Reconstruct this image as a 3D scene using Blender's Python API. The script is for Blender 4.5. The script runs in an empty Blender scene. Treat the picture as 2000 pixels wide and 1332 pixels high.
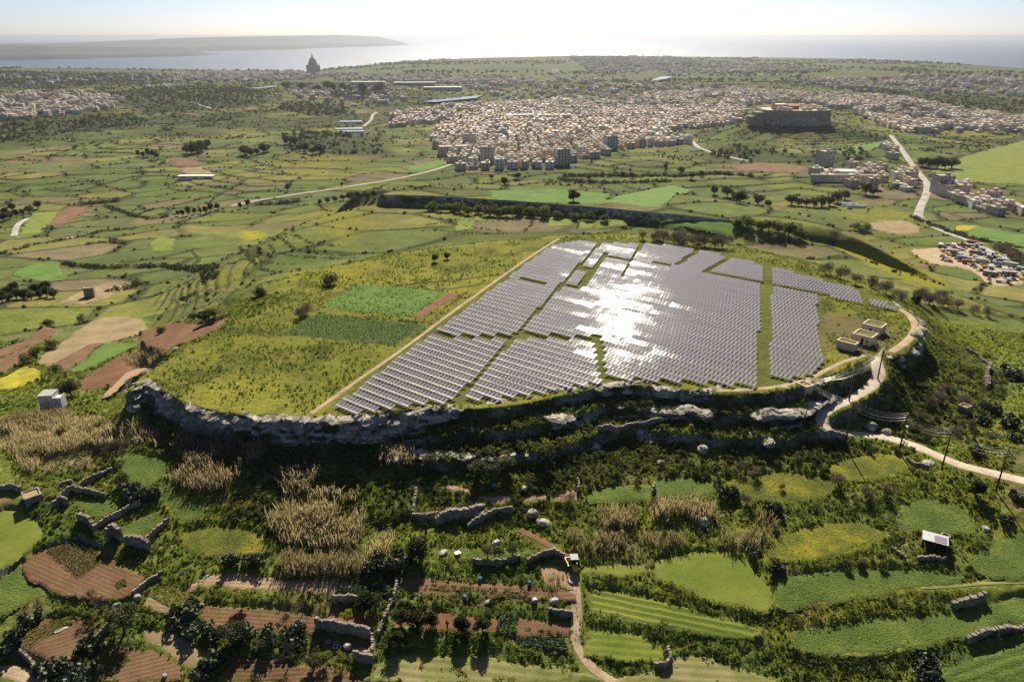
import bpy, bmesh, math, random
import numpy as np
from mathutils import Vector, Matrix
R = math.radians
random.seed(7); rng = np.random.default_rng(7)
sc = bpy.context.scene
COL = sc.collection

# ------------------------------------------------------------------ camera, sky, sun, exposure
FPX = 1428.0            # focal length in photo pixels (2000 px wide)
PITCH = R(22.66)
CAMZ = 80.0
SEA_Z = -150.0
cam = bpy.data.cameras.new('camera'); camo = bpy.data.objects.new('camera', cam); COL.objects.link(camo)
cam.sensor_width = 36.0; cam.lens = 36.0*FPX/2000.0
cam.clip_start = 1.0; cam.clip_end = 120000.0
camo.location = (0, 0, CAMZ); camo.rotation_euler = (R(90)-PITCH, 0, 0)
sc.camera = camo

SUN_EL = R(38.5); SUN_AZ = R(2.5)       # azimuth clockwise from +Y (the view direction)
w = bpy.data.worlds.new('World'); sc.world = w; w.use_nodes = True
nt = w.node_tree; nt.nodes.clear()
sky = nt.nodes.new('ShaderNodeTexSky'); sky.sky_type = 'NISHITA'; sky.sun_disc = False
sky.sun_elevation = SUN_EL; sky.sun_rotation = SUN_AZ
sky.altitude = 200; sky.air_density = 0.45; sky.dust_density = 0.9; sky.ozone_density = 2.6
bg = nt.nodes.new('ShaderNodeBackground'); bg.inputs['Strength'].default_value = 0.057
out = nt.nodes.new('ShaderNodeOutputWorld')
nt.links.new(sky.outputs[0], bg.inputs[0]); nt.links.new(bg.outputs[0], out.inputs[0])

sl = bpy.data.lights.new('sun', 'SUN'); so = bpy.data.objects.new('sun', sl); COL.objects.link(so)
sl.energy = 5.0; sl.angle = R(0.53); sl.color = (1.0, 0.89, 0.71)
sd = Vector((math.sin(SUN_AZ)*math.cos(SUN_EL), math.cos(SUN_AZ)*math.cos(SUN_EL), math.sin(SUN_EL)))
so.rotation_euler = sd.to_track_quat('Z', 'Y').to_euler(); so.location = (0, 0, 300)

sc.view_settings.view_transform = 'Standard'; sc.view_settings.look = 'None'
sc.view_settings.exposure = 0.84; sc.view_settings.gamma = 1.0
sc.view_settings.use_curve_mapping = False
sc.cycles.max_bounces = 6; sc.cycles.diffuse_bounces = 3; sc.cycles.glossy_bounces = 3
sc.cycles.transmission_bounces = 3; sc.cycles.volume_bounces = 0; sc.cycles.transparent_max_bounces = 4
sc.cycles.sample_clamp_indirect = 6.0; sc.cycles.caustics_reflective = False; sc.cycles.caustics_refractive = False

# ------------------------------------------------------------------ small helpers
def link(o, parent=None):
    COL.objects.link(o)
    if parent is not None: o.parent = parent
    return o
def tag(o, label=None, cat=None, group=None, kind=None):
    if label: o['label'] = label
    if cat: o['category'] = cat
    if group: o['group'] = group
    if kind: o['kind'] = kind
    return o
def empty(name, loc=(0,0,0), rz=0.0, scale=1.0):
    o = bpy.data.objects.new(name, None); o.location = loc; o.rotation_euler = (0,0,rz)
    o.scale = (scale,)*3 if not hasattr(scale, '__len__') else scale
    o.empty_display_size = 0.1
    return link(o)
def mesh_np(name, V, F, mat=None, smooth=False, mats=None, midx=None):
    """V (n,3) array, F (m,k) int array (all faces the same size)"""
    V = np.asarray(V, dtype=np.float32); F = np.asarray(F, dtype=np.int32)
    me = bpy.data.meshes.new(name)
    n, k = F.shape
    me.vertices.add(len(V)); me.vertices.foreach_set('co', V.ravel())
    me.loops.add(n*k); me.loops.foreach_set('vertex_index', F.ravel())
    me.polygons.add(n); me.polygons.foreach_set('loop_start', np.arange(0, n*k, k, dtype=np.int32))
    me.polygons.foreach_set('use_smooth', np.full(n, bool(smooth)))
    if mats:
        for m in mats: me.materials.append(m)
        if midx is not None: me.polygons.foreach_set('material_index', np.asarray(midx, dtype=np.int32))
    elif mat: me.materials.append(mat)
    me.update(calc_edges=True)
    return me
def obj(name, me, parent=None, loc=None, rz=None):
    o = bpy.data.objects.new(name, me)
    if loc is not None: o.location = loc
    if rz is not None: o.rotation_euler = (0,0,rz)
    return link(o, parent)
class MB:
    """collects boxes, bars, prisms; build() gives one mesh"""
    def __init__(s): s.v = []; s.f = []
    def add(s, vs, fs):
        b = len(s.v); s.v += [tuple(v) for v in vs]; s.f += [tuple(b+i for i in f) for f in fs]; return s
    def box(s, x0, x1, y0, y1, z0, z1):
        return s.add([(x0,y0,z0),(x1,y0,z0),(x1,y1,z0),(x0,y1,z0),(x0,y0,z1),(x1,y0,z1),(x1,y1,z1),(x0,y1,z1)],
            [(3,2,1,0),(4,5,6,7),(0,1,5,4),(1,2,6,5),(2,3,7,6),(3,0,4,7)])
    def tube(s, a, b, r0, r1=None, n=8, cap=True):
        a = Vector(a); b = Vector(b); r1 = r0 if r1 is None else r1
        d = (b-a).normalized(); u = d.orthogonal().normalized(); w_ = d.cross(u)
        vs = []
        for p, r in ((a, r0), (b, r1)):
            for i in range(n):
                t = 2*math.pi*i/n; vs.append(p + u*math.cos(t)*r + w_*math.sin(t)*r)
        fs = [(i, (i+1)%n, n+(i+1)%n, n+i) for i in range(n)]
        if cap: fs += [tuple(range(n-1,-1,-1)), tuple(range(n, 2*n))]
        return s.add(vs, fs)
    def lathe(s, prof, n=24, c=(0,0,0)):
        vs = []; m = len(prof)
        for r, z in prof:
            for i in range(n):
                t = 2*math.pi*i/n; vs.append((c[0]+r*math.cos(t), c[1]+r*math.sin(t), c[2]+z))
        fs = [(j*n+i, j*n+(i+1)%n, (j+1)*n+(i+1)%n, (j+1)*n+i) for j in range(m-1) for i in range(n)]
        return s.add(vs, fs + [tuple(range(n-1,-1,-1)), tuple((m-1)*n+i for i in range(n))])
    def mesh(s, name, mat, smooth=False):
        me = bpy.data.meshes.new(name); me.from_pydata(s.v, [], s.f); me.materials.append(mat)
        if smooth: me.polygons.foreach_set('use_smooth', np.ones(len(s.f), dtype=bool))
        me.update(); return me
    def build(s, name, mat, parent=None, smooth=False, loc=None, rz=None):
        return obj(name, s.mesh(name, mat, smooth), parent, loc, rz)

# ------------------------------------------------------------------ noise
def _hash(ix, iy, seed):
    h = (ix.astype(np.int64)*374761393 + iy.astype(np.int64)*668265263 + seed*974634541) & 0xffffffff
    h = ((h ^ (h >> 13))*1274126177) & 0xffffffff
    h = (h ^ (h >> 16)) & 0xffffff
    return h/float(0xffffff)
def vnoise(x, y, seed=0):
    x = np.asarray(x, float); y = np.asarray(y, float)
    ix = np.floor(x); iy = np.floor(y); fx = x-ix; fy = y-iy
    fx = fx*fx*(3-2*fx); fy = fy*fy*(3-2*fy)
    a = _hash(ix, iy, seed); b = _hash(ix+1, iy, seed); c = _hash(ix, iy+1, seed); d = _hash(ix+1, iy+1, seed)
    return (a*(1-fx)+b*fx)*(1-fy) + (c*(1-fx)+d*fx)*fy
def fbm(x, y, scale, oct=4, seed=0, gain=0.5):
    s = 0.0; a = 1.0; t = 0.0; f = 1.0/scale
    for i in range(oct):
        s = s + a*(vnoise(x*f+17.3*i, y*f-9.1*i, seed+i*13)*2-1); t += a; a *= gain; f *= 2.03
    return s/t
def sstep(a, b, x):
    t = np.clip((x-a)/(b-a), 0, 1); return t*t*(3-2*t)
def voronoi(x, y, sx, sy, seed=0, jit=0.85):
    gx = x/sx; gy = y/sy; ix = np.floor(gx); iy = np.floor(gy)
    f1 = np.full(gx.shape, 9.0); f2 = np.full(gx.shape, 9.0); idv = np.zeros(gx.shape)
    for dx in (-1,0,1):
        for dy in (-1,0,1):
            cx = ix+dx; cy = iy+dy
            px = cx+0.5+jit*(_hash(cx, cy, seed)-0.5); py = cy+0.5+jit*(_hash(cx, cy, seed+91)-0.5)
            d = np.hypot((gx-px)*1.0, (gy-py))
            h = _hash(cx, cy, seed+7)
            closer = d < f1
            f2 = np.where(closer, f1, np.minimum(f2, d)); idv = np.where(closer, h, idv); f1 = np.where(closer, d, f1)
    return f1, f2-f1, idv

# ------------------------------------------------------------------ photo geometry: pixel (2000x1332) -> ray
CP, SP = math.cos(PITCH), math.sin(PITCH)
def ray(px, py):
    u = (px-1000.0)/FPX; v = (py-666.0)/FPX
    return np.array([u, CP - v*SP, -(SP + v*CP)])
def UP(px, py, z):                       # meet a level plane
    d = ray(px, py); t = (z-CAMZ)/d[2]
    return (d[0]*t, d[1]*t)
def project(x, y, z):
    dy = y; dz = z-CAMZ
    dep = dy*CP - dz*SP; up = dy*SP + dz*CP
    return 1000+FPX*x/dep, 666-FPX*up/dep
# traced coordinates in enlarged crops of the photograph
def c1(x, y): return (x/2.0, y/2.0)
def c2(x, y): return (1000+x/2.0, y/2.0)
def c3(x, y): return (x/2.664, 350+y/2.664)
def c4(x, y): return (600+x/2.857, 440+y/2.857)
def c5(x, y): return (1300+x/2.664, 440+y/2.664)
def c6(x, y): return (x/2.504, 800+y/2.504)
def c7(x, y): return (650+x/2.413, 780+y/2.413)
def c8(x, y): return (1300+x/2.504, 800+y/2.504)

def poly_d(P, x, y, closed=True):
    """distance to polygon edges, inside flag, nearest position index along the outline"""
    P = np.asarray(P, float); n = len(P)
    best = np.full(x.shape, 1e18); pos = np.zeros(x.shape); ins = np.zeros(x.shape, bool)
    m = n if closed else n-1
    for i in range(m):
        a = P[i]; b = P[(i+1) % n]; ex, ey = b-a
        t = np.clip(((x-a[0])*ex + (y-a[1])*ey)/(ex*ex+ey*ey+1e-12), 0, 1)
        d2 = (x-a[0]-t*ex)**2 + (y-a[1]-t*ey)**2
        k = d2 < best; best = np.where(k, d2, best); pos = np.where(k, i+t, pos)
        if closed:
            c = (a[1] > y) != (b[1] > y)
            xi = a[0] + (y-a[1])*ex/(ey if abs(ey) > 1e-9 else 1e-9)
            ins ^= c & (x < xi)
    return np.sqrt(best), ins, pos
def smooth_poly(P, it=2, closed=True, CH=.22):
    P = [np.array(p, float) for p in P]
    for _ in range(it):
        Q = []
        n = len(P)
        rngi = range(n if closed else n-1)
        if not closed: Q.append(P[0])
        for i in rngi:
            a, b = P[i], P[(i+1) % n]
            Q += [a*(1-CH)+b*CH, a*CH+b*(1-CH)]
        if not closed: Q.append(P[-1])
        P = Q
    return np.array(P)

# ------------------------------------------------------------------ terrain
# plateau rim: px, py, softness (m), cliff weight, ledge weight
RIM = [
 (250,765,12,.6,0),(290,744,12,1,0),(325,768,12,1,0),(365,790,12,1,0),(430,806,12,1,0),(500,814,12,1,0),
 (560,817,12,1,0),(620,818,12,1,0),(700,815,12,1,0),(765,804,12,.6,.4),(850,797,12,.3,.7),(930,800,12,0,1),(1000,793,12,0,1),
 (1060,781,12,0,1),(1120,766,14,0,1),(1185,754,14,0,1),(1250,754,14,0,1),(1330,762,14,0,1),(1420,768,14,0,1),
 (1500,768,14,0,1),(1560,757,14,0,.8),(1612,738,16,0,.3),(1650,716,18,0,0),(1690,704,20,0,0),(1730,697,18,.2,0),
 (1768,692,14,.8,0),(1792,664,12,1,0),(1802,632,14,.9,0),(1783,612,20,.4,0),(1742,590,30,.1,0),(1690,568,40,0,0),
 (1600,540,50,0,0),(1500,512,55,0,0),(1400,488,55,0,0),(1300,468,45,0,0),(1200,462,40,0,0),(1090,466,40,0,0),
 (960,480,45,0,0),(820,500,50,0,0),(700,530,55,0,0),(600,560,60,0,0),(540,600,60,0,0),(470,630,55,0,0),(420,650,40,0,0),
 (370,680,22,0,0),(320,710,14,.2,0),(275,735,12,.5,0)]
RIMW = np.array([UP(p[0], p[1], 0.0) for p in RIM]); RIMA = np.array([p[2:] for p in RIM], float)
SHO = [(500,600,60),(560,490,70),(640,430,70),(740,402,70),(1100,395,150),(1480,430,110),(1600,500,90),(1700,560,80),(1400,560,60),(1000,560,60),(700,600,60)]
SHOW = np.array([UP(p[0], p[1], -9.0) for p in SHO]); SHOA = np.array([p[2] for p in SHO], float)
RID = [(742,381,4,1),(830,383,4,1),(900,387,4,1),(1000,393,4,1),(1050,397,5,1),(1150,404,6,.9),(1250,414,8,.7),(1400,428,12,.4),(1490,440,25,.1),
       (1490,430,90,0),(1300,404,150,0),(1050,384,150,0),(900,377,150,0),(770,373,80,0)]
RIDW = np.array([UP(p[0], p[1], -3.0) for p in RID]); RIDA = np.array([p[2:] for p in RID], float)
COAST = [(-900,140,3900),(-300,136,3900),(0,133,3900),(300,135,3900),(600,139.5,3800),(700,129,4200),(800,119.5,4600),(950,113,5000),(1150,109,5200),
         (1400,112,5200),(1600,114,5000),(1800,121,4800),(2000,134,4400),(2400,150,4200),(3000,160,4000)]
_cu = []; _cr = []; _cz = []
for px, py, dd in COAST:
    d = ray(px, py); t = dd/math.hypot(d[0], d[1])
    _cu.append(d[0]/d[1]); _cr.append(dd); _cz.append(CAMZ+d[2]*t)
_cu, _cr, _cz = map(np.array, (_cu, _cr, _cz))
_by = np.array([60,80,92,115,135,150,180,250,400,620,1000,1500,2000,3000,9000])
_bz = np.array([-26,-23,-20.2,-15.2,-11.6,-10.4,-12,-20,-36,-50,-52,-50,-46,-46,-46])
CIT = np.array(UP(1545, 231, -24.0))
def terrace(z, step, sharp=0.72, keep=0.18):
    k = np.floor(z/step); f = z/step-k
    return (k + keep*f + (1-keep)*sstep(sharp, 1.0, f))*step
FLAT = []                               # flattened fields: (poly, a, b, c, edge)
ROADS = []                              # graded tracks: (polyline Nx3, width)
PH = {}
def H0(x, y):
    x = np.asarray(x, float); y = np.asarray(y, float)
    yb = y + 0.10*np.abs(x)*sstep(150, 500, y)
    z = np.interp(yb, _by, _bz)
    far = sstep(420, 900, y); near = 1-sstep(300, 520, y)
    und = fbm(x+300, y, 420, 4, 3)*15 + 5.0*sstep(-100, -500, x)*sstep(600, 1200, y)
    z = z + far*und*(1-0.5*sstep(2000, 3500, y))
    z = z + near*(fbm(x, y, 26, 3, 5)*1.0)
    mid = sstep(170, 260, y)*(1-far); z = z + mid*fbm(x, y, 130, 3, 8)*5.0
    # terraced valley fields
    tw = sstep(330, 520, y)*(1-sstep(2300, 3200, y))
    zv = z+0.3*fbm(x, y, 40, 2, 77)
    PH['valley'] = (zv, 1.2, tw)
    z = z*(1-tw) + terrace(zv, 1.2, 0.88, .25)*tw
    # coast ridge
    u = x/np.maximum(y, 1.0); rr = np.hypot(x, y)
    cr = np.interp(u, _cu, _cr); cz = np.interp(u, _cu, _cz)
    k = sstep(0.45, 1.0, rr/cr); z = z*(1-k) + (cz + 5*fbm(x, y, 300, 3, 14)*(1-sstep(.9, 1., rr/cr)))*k
    z = np.where(rr > cr, z - (rr-cr)*0.28, z)
    # citadel hill
    dx = (x-CIT[0]); dy = (y-CIT[1]); q = np.hypot(dx/1.25, dy)*(1+0.12*fbm(x, y, 90, 2, 30))
    hm = 1-sstep(34, 112, q); hz = -30.0
    zh = z + (hz-z)*hm
    PH['hill'] = (zh, 2.2, ((hm > .03) & (hm < .97))*1.0)
    zh = np.where((hm > .03) & (hm < .97), terrace(zh, 2.2, 0.80), zh)
    rock = 1-sstep(32, 38, q); zh = zh + (-19.5-zh)*rock
    z = np.where(hm > 0, np.maximum(zh, z), z)
    # shoulder, ridge, plateau
    d, ins, pos = poly_d(SHOW, x, y)
    i = np.floor(pos).astype(int) % len(SHOA); f = pos-np.floor(pos)
    wd = SHOA[i]*(1-f)+SHOA[(i+1) % len(SHOA)]*f
    wd = wd*(1+0.25*fbm(x, y, 60, 2, 41))
    m = np.where(ins, 1.0, 1-sstep(0, 1, d/wd)); zs = z + (-9.0+1.2*fbm(x, y, 60, 3, 42)-z)*m
    tm = sstep(.05, .2, m)*(1-sstep(.97, 1, m))*sstep(40, -30, x)
    tm2 = sstep(30, 60, x)*sstep(290, 330, y)*(m > .97)*0.0
    PH['shoulder'] = (zs, 1.4, tm)
    z = zs*(1-tm) + terrace(zs, 1.4, 0.82)*tm
    d, ins, pos = poly_d(RIDW, x, y)
    i = np.floor(pos).astype(int) % len(RIDA); f = (pos-np.floor(pos))[..., None]
    A = RIDA[i]*(1-f)+RIDA[(i+1) % len(RIDA)]*f
    m = np.where(ins, 1.0, A[..., 1]*(1-sstep(0, 4.0, d+1.5*fbm(x, y, 9, 2, 50))) + (1-A[..., 1])*(1-sstep(0, 1, d/A[..., 0])))
    z = z + (-3.0-z)*m
    d, ins, pos = poly_d(RIMW, x, y)
    i = np.floor(pos).astype(int) % len(RIMA); f = (pos-np.floor(pos))[..., None]
    A = RIMA[i]*(1-f)+RIMA[(i+1) % len(RIMA)]*f
    dn = np.maximum(d + fbm(x, y, 8, 3, 55)*1.3*sstep(0, 4, d), 0)
    fC = np.interp(dn, [0,.4,1.4,5,12,24], [1,.88,.42,.30,.14,0])
    fL = np.interp(dn, [0,.3,1.0,4.6,5.3,10.5,11.4,17,26], [1,.92,.72,.66,.44,.37,.13,.07,0])
    fS = 1-sstep(0, 1, d/A[..., 0])
    m = np.where(ins, 1.0, A[..., 1]*fC + A[..., 2]*fL + (1-A[..., 1]-A[..., 2])*fS)
    zt = 0.35*fbm(x, y, 40, 3, 60)
    z = z + (zt-z)*m
    return z
def H(x, y):
    x = np.asarray(x, float); y = np.asarray(y, float)
    z = H0(x, y)
    for (P, a, b, c, e, bb) in FLAT:
        s = (x > bb[0]-e) & (x < bb[1]+e) & (y > bb[2]-e) & (y < bb[3]+e)
        if not s.any(): continue
        xs, ys = x[s], y[s]
        d, ins, _ = poly_d(P, xs, ys)
        m = np.where(ins, 1.0, 1-sstep(0, e, d))
        zz = z[s]; z[s] = zz + (a*xs+b*ys+c-zz)*m
    for (P, wd, e, bb) in ROADS:
        s = (x > bb[0]-wd-e) & (x < bb[1]+wd+e) & (y > bb[2]-wd-e) & (y < bb[3]+wd+e)
        if not s.any(): continue
        xs, ys = x[s], y[s]
        d, _, pos = poly_d(P[:, :2], xs, ys, closed=False)
        zr = np.interp(pos, np.arange(len(P)), P[:, 2])
        m = 1-sstep(wd*0.5+.3, wd*0.5+e, d)
        zz = z[s]; z[s] = zz + (zr-zz)*m
    return z
def H1(x, y): return float(H(np.array([x], float), np.array([y], float))[0])
_T = np.concatenate([np.linspace(70, 520, 190), np.exp(np.linspace(math.log(524), math.log(9000), 150))])
def HIT(px, py, fn=None):
    """first meeting of a photo ray with the terrain"""
    d = ray(px, py); h = math.hypot(d[0], d[1]); fn = fn or H
    T = _T
    for lvl in range(2):
        t = T/h; x = d[0]*t; y = d[1]*t; z = CAMZ+d[2]*t
        g = fn(x, y); k = np.nonzero(z < g)[0]
        i = k[0] if len(k) else len(t)-1
        if i == 0: return (x[0], y[0], g[0])
        if lvl == 0: T = np.linspace(T[i-1], T[i], 14)
    a0 = z[i-1]-g[i-1]; a1 = z[i]-g[i]; s = a0/(a0-a1+1e-9)
    return (x[i-1]+s*(x[i]-x[i-1]), y[i-1]+s*(y[i]-y[i-1]), g[i-1]+s*(g[i]-g[i-1]))
def HITS(pts, fn=None): return np.array([HIT(p[0], p[1], fn) for p in pts])
# ------------------------------------------------------------------ materials
def mat_new(name):
    m = bpy.data.materials.new(name); m.use_nodes = True; nt = m.node_tree
    return m, nt, nt.nodes['Principled BSDF'], nt.nodes['Material Output']
def N(nt, t, **kw):
    n = nt.nodes.new(t)
    for k, v in kw.items(): setattr(n, k, v)
    return n
def coord(nt, kind='world'):
    if kind == 'world': return N(nt, 'ShaderNodeNewGeometry').outputs['Position']
    return N(nt, 'ShaderNodeTexCoord').outputs['Object']
def noise(nt, vec, scale, detail=4.0, rough=0.6):
    n = N(nt, 'ShaderNodeTexNoise'); n.inputs['Scale'].default_value = scale
    n.inputs['Detail'].default_value = detail; n.inputs['Roughness'].default_value = rough
    nt.links.new(vec, n.inputs['Vector']); return n.outputs['Fac']
def ramp(nt, fac, stops):
    r = N(nt, 'ShaderNodeValToRGB'); cr = r.color_ramp
    while len(cr.elements) < len(stops): cr.elements.new(0.5)
    for e, (p, c) in zip(cr.elements, stops): e.position = p; e.color = (*c, 1) if len(c) == 3 else c
    nt.links.new(fac, r.inputs[0]); return r.outputs[0]
def mix(nt, fac, a, b, mode='MIX'):
    m = N(nt, 'ShaderNodeMix', data_type='RGBA', blend_type=mode)
    for s, v in ((m.inputs[0], fac), (m.inputs[6], a), (m.inputs[7], b)):
        if hasattr(v, 'links') or hasattr(v, 'is_linked'): nt.links.new(v, s)
        elif isinstance(v, (int, float)): s.default_value = v
        else: s.default_value = (*v, 1)
    return m.outputs[2]
def bump(nt, h, strength, dist, bs):
    b = N(nt, 'ShaderNodeBump'); b.inputs['Strength'].default_value = strength; b.inputs['Distance'].default_value = dist
    nt.links.new(h, b.inputs['Height']); nt.links.new(b.outputs[0], bs.inputs['Normal'])
def mottled(name, cols, s1=0.6, s2=6.0, rough=0.95, bstr=0.5, bdist=0.15, spec=0.15, space='world'):
    """two scales of noise between three colours, with relief"""
    m, nt, bs, _ = mat_new(name); P = coord(nt, space)
    a = noise(nt, P, s1, 5, .65); b = noise(nt, P, s2, 4, .7)
    c = ramp(nt, a, [(0.32, cols[0]), (0.5, cols[1]), (0.68, cols[2])])
    c2_ = mix(nt, 0.55, c, ramp(nt, b, [(0.3, (.45,.45,.45)), (0.7, (1.55,1.55,1.55))]), 'MULTIPLY')
    nt.links.new(c2_, bs.inputs['Base Color']); bs.inputs['Roughness'].default_value = rough
    bs.inputs['Specular IOR Level'].default_value = spec
    bump(nt, b, bstr, bdist, bs)
    return m
def plain(name, col, rough=0.6, metal=0.0, spec=0.4, var=0.25, scale=3.0, space='object'):
    m, nt, bs, _ = mat_new(name); P = coord(nt, space)
    f = noise(nt, P, scale, 5, .65)
    c = mix(nt, 1.0, col, ramp(nt, f, [(0.25, (1-var,)*3), (0.75, (1+var,)*3)]), 'MULTIPLY')
    nt.links.new(c, bs.inputs['Base Color']); bs.inputs['Roughness'].default_value = rough
    bs.inputs['Metallic'].default_value = metal; bs.inputs['Specular IOR Level'].default_value = spec
    return m
def leafmat(name, cols, trans=0.4, rough=0.6, scale=0.35, spec=0.2):
    m, nt, bs, out = mat_new(name); P = coord(nt, 'world')
    oi = N(nt, 'ShaderNodeObjectInfo')
    f = noise(nt, P, scale, 5, .7)
    ad = N(nt, 'ShaderNodeMath', operation='MULTIPLY_ADD'); nt.links.new(oi.outputs['Random'], ad.inputs[0])
    ad.inputs[1].default_value = 0.34; nt.links.new(f, ad.inputs[2])
    sb = N(nt, 'ShaderNodeMath', operation='SUBTRACT'); nt.links.new(ad.outputs[0], sb.inputs[0]); sb.inputs[1].default_value = 0.17
    c = ramp(nt, sb.outputs[0], [(0.3, cols[0]), (0.5, cols[1]), (0.7, cols[2])])
    nt.links.new(c, bs.inputs['Base Color']); bs.inputs['Roughness'].default_value = rough
    bs.inputs['Specular IOR Level'].default_value = spec
    tr = N(nt, 'ShaderNodeBsdfTranslucent'); nt.links.new(mix(nt, 1.0, c, (1.25,1.2,.7), 'MULTIPLY'), tr.inputs[0])
    ms = N(nt, 'ShaderNodeMixShader'); ms.inputs[0].default_value = trans
    nt.links.new(bs.outputs[0], ms.inputs[1]); nt.links.new(tr.outputs[0], ms.inputs[2])
    nt.links.new(ms.outputs[0], out.inputs[0])
    return m
M = {}
# ground: albedo painted per field in the 'col' attribute, plus grain, relief and rock on steep faces
m, nt, bs, _ = mat_new('ground'); P = coord(nt)
at = N(nt, 'ShaderNodeAttribute', attribute_name='col')
n1 = noise(nt, P, 0.09, 5, .65); n2 = noise(nt, P, 0.9, 5, .7); n3 = noise(nt, P, 5.0, 3, .7)
c = mix(nt, 1.0, at.outputs['Color'], ramp(nt, n1, [(.3, (.78,.82,.8)), (.7, (1.22,1.18,1.1))]), 'MULTIPLY')
c = mix(nt, .8, c, ramp(nt, n2, [(.28, (.55,.6,.55)), (.72, (1.45,1.4,1.35))]), 'MULTIPLY')
geo = N(nt, 'ShaderNodeNewGeometry'); sx = N(nt, 'ShaderNodeSeparateXYZ'); nt.links.new(geo.outputs['True Normal'], sx.inputs[0])
sl_ = N(nt, 'ShaderNodeMath', operation='MULTIPLY_ADD'); nt.links.new(n2, sl_.inputs[0]); sl_.inputs[1].default_value = .35
nt.links.new(sx.outputs[2], sl_.inputs[2])
rk = ramp(nt, sl_.outputs[0], [(.70, (1,1,1)), (.90, (0,0,0))])
rc = ramp(nt, n3, [(.3, (.10,.09,.07)), (.55, (.26,.235,.195)), (.8, (.38,.35,.30))])
rc = mix(nt, ramp(nt, n1, [(.42, (0,0,0)), (.58, (1,1,1))]), rc, (.045,.06,.022))
c = mix(nt, rk, c, rc)
nt.links.new(c, bs.inputs['Base Color']); bs.inputs['Roughness'].default_value = 1.0; bs.inputs['Specular IOR Level'].default_value = .05
bump(nt, n2, .8, .5, bs)
M['ground'] = m
# cliff rock: bedded limestone with stains
m, nt, bs, _ = mat_new('limestone'); P = coord(nt)
mp = N(nt, 'ShaderNodeMapping'); mp.inputs['Scale'].default_value = (.35,.35,1.6); nt.links.new(P, mp.inputs[0])
a = noise(nt, mp.outputs[0], .9, 6, .7); b = noise(nt, P, .35, 5, .7); d_ = noise(nt, P, 3.5, 4, .7)
c = ramp(nt, a, [(.28, (.10,.085,.065)), (.45, (.36,.325,.27)), (.62, (.54,.495,.415)), (.8, (.64,.59,.50))])
c = mix(nt, ramp(nt, b, [(.50, (0,0,0)), (.64, (.85,.85,.85))]), c, (.05,.06,.028))
c = mix(nt, .5, c, ramp(nt, d_, [(.3, (.55,.55,.55)), (.7, (1.4,1.4,1.4))]), 'MULTIPLY')
nt.links.new(c, bs.inputs['Base Color']); bs.inputs['Roughness'].default_value = .95; bs.inputs['Specular IOR Level'].default_value = .1
bump(nt, a, .9, .5, bs); M['rock'] = m
# sea
m, nt, bs, _ = mat_new('sea_water'); P = coord(nt)
bs.inputs['Base Color'].default_value = (.012,.045,.085,1); bs.inputs['Roughness'].default_value = .31
bs.inputs['IOR'].default_value = 1.33
mp = N(nt, 'ShaderNodeMapping'); mp.inputs['Scale'].default_value = (.6,1,1); nt.links.new(P, mp.inputs[0])
a = noise(nt, mp.outputs[0], .02, 8, .75); bump(nt, a, 1.0, 9.0, bs); M['sea'] = m
m, nt, bs, _ = mat_new('pond_water'); bs.inputs['Base Color'].default_value = (.05,.08,.09,1); bs.inputs['Roughness'].default_value = .12
a = noise(nt, coord(nt), .5, 4, .6); bump(nt, a, .6, .2, bs); M['pond'] = m

M['island'] = mottled('island_land', [(.022,.033,.024),(.036,.046,.034),(.075,.078,.062)], .0025, .02, bstr=.4, bdist=8)
M['soil'] = mottled('ploughed_soil', [(.115,.065,.036),(.155,.09,.05),(.20,.12,.07)], .12, 3.5)
M['redsoil'] = mottled('red_soil', [(.125,.062,.032),(.165,.085,.045),(.205,.112,.063)], .12, 3.5)
M['tansoil'] = mottled('dry_soil', [(.26,.17,.10),(.33,.23,.14),(.40,.29,.185)], .12, 3.5)
M['straw'] = mottled('stubble', [(.18,.14,.075),(.25,.19,.10),(.30,.24,.14)], .12, 4.0)
M['grass'] = mottled('bright_grass', [(.115,.155,.022),(.15,.19,.028),(.20,.22,.038)], .10, 5.0, bstr=.8, bdist=.2)
M['crop'] = mottled('green_crop', [(.07,.135,.022),(.095,.175,.03),(.125,.20,.036)], .10, 5.0, bstr=.8, bdist=.25)
M['palegrass'] = mottled('thin_grass', [(.13,.15,.04),(.20,.20,.07),(.28,.235,.12)], .10, 5.0)
M['yellow'] = mottled('flowering_field', [(.17,.17,.02),(.30,.27,.02),(.40,.35,.03)], .25, 5.0)
M['darkcrop'] = mottled('leafy_crop_ground', [(.045,.085,.02),(.065,.11,.026),(.12,.095,.05)], .3, 5.0)
M['road'] = mottled('dirt_road', [(.40,.32,.24),(.52,.44,.35),(.60,.53,.44)], .25, 4.0)
M['path'] = mottled('earth_path', [(.26,.19,.12),(.36,.28,.18),(.44,.35,.24)], .25, 4.0)
M['asphalt'] = mottled('pale_tarmac', [(.26,.24,.21),(.35,.33,.29),(.43,.41,.37)], .1, 2.0)
M['wall'] = mottled('rubble_stone', [(.15,.13,.10),(.27,.24,.19),(.42,.37,.30)], 1.1, 4.0, bstr=1.0, bdist=.2)
M['cut'] = mottled('cut_limestone', [(.54,.45,.30),(.62,.53,.37),(.68,.60,.44)], .6, 6.0, bstr=.25, bdist=.05, space='object')
M['roofturf'] = mottled('roof_turf', [(.10,.09,.03),(.15,.13,.04),(.20,.16,.06)], 1.5, 8.0)
M['whitewash'] = mottled('old_whitewash', [(.40,.41,.44),(.50,.51,.53),(.60,.60,.60)], .8, 5.0, bstr=.2, bdist=.04)
M['dark'] = plain('dark_opening', (.012,.011,.01), .8)
M['wood'] = plain('creosoted_pole', (.085,.05,.03), .8)
M['steel'] = plain('galvanised_steel', (.42,.43,.44), .45, .8)
M['wire'] = plain('aluminium_wire', (.62,.62,.62), .35, .9)
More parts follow.
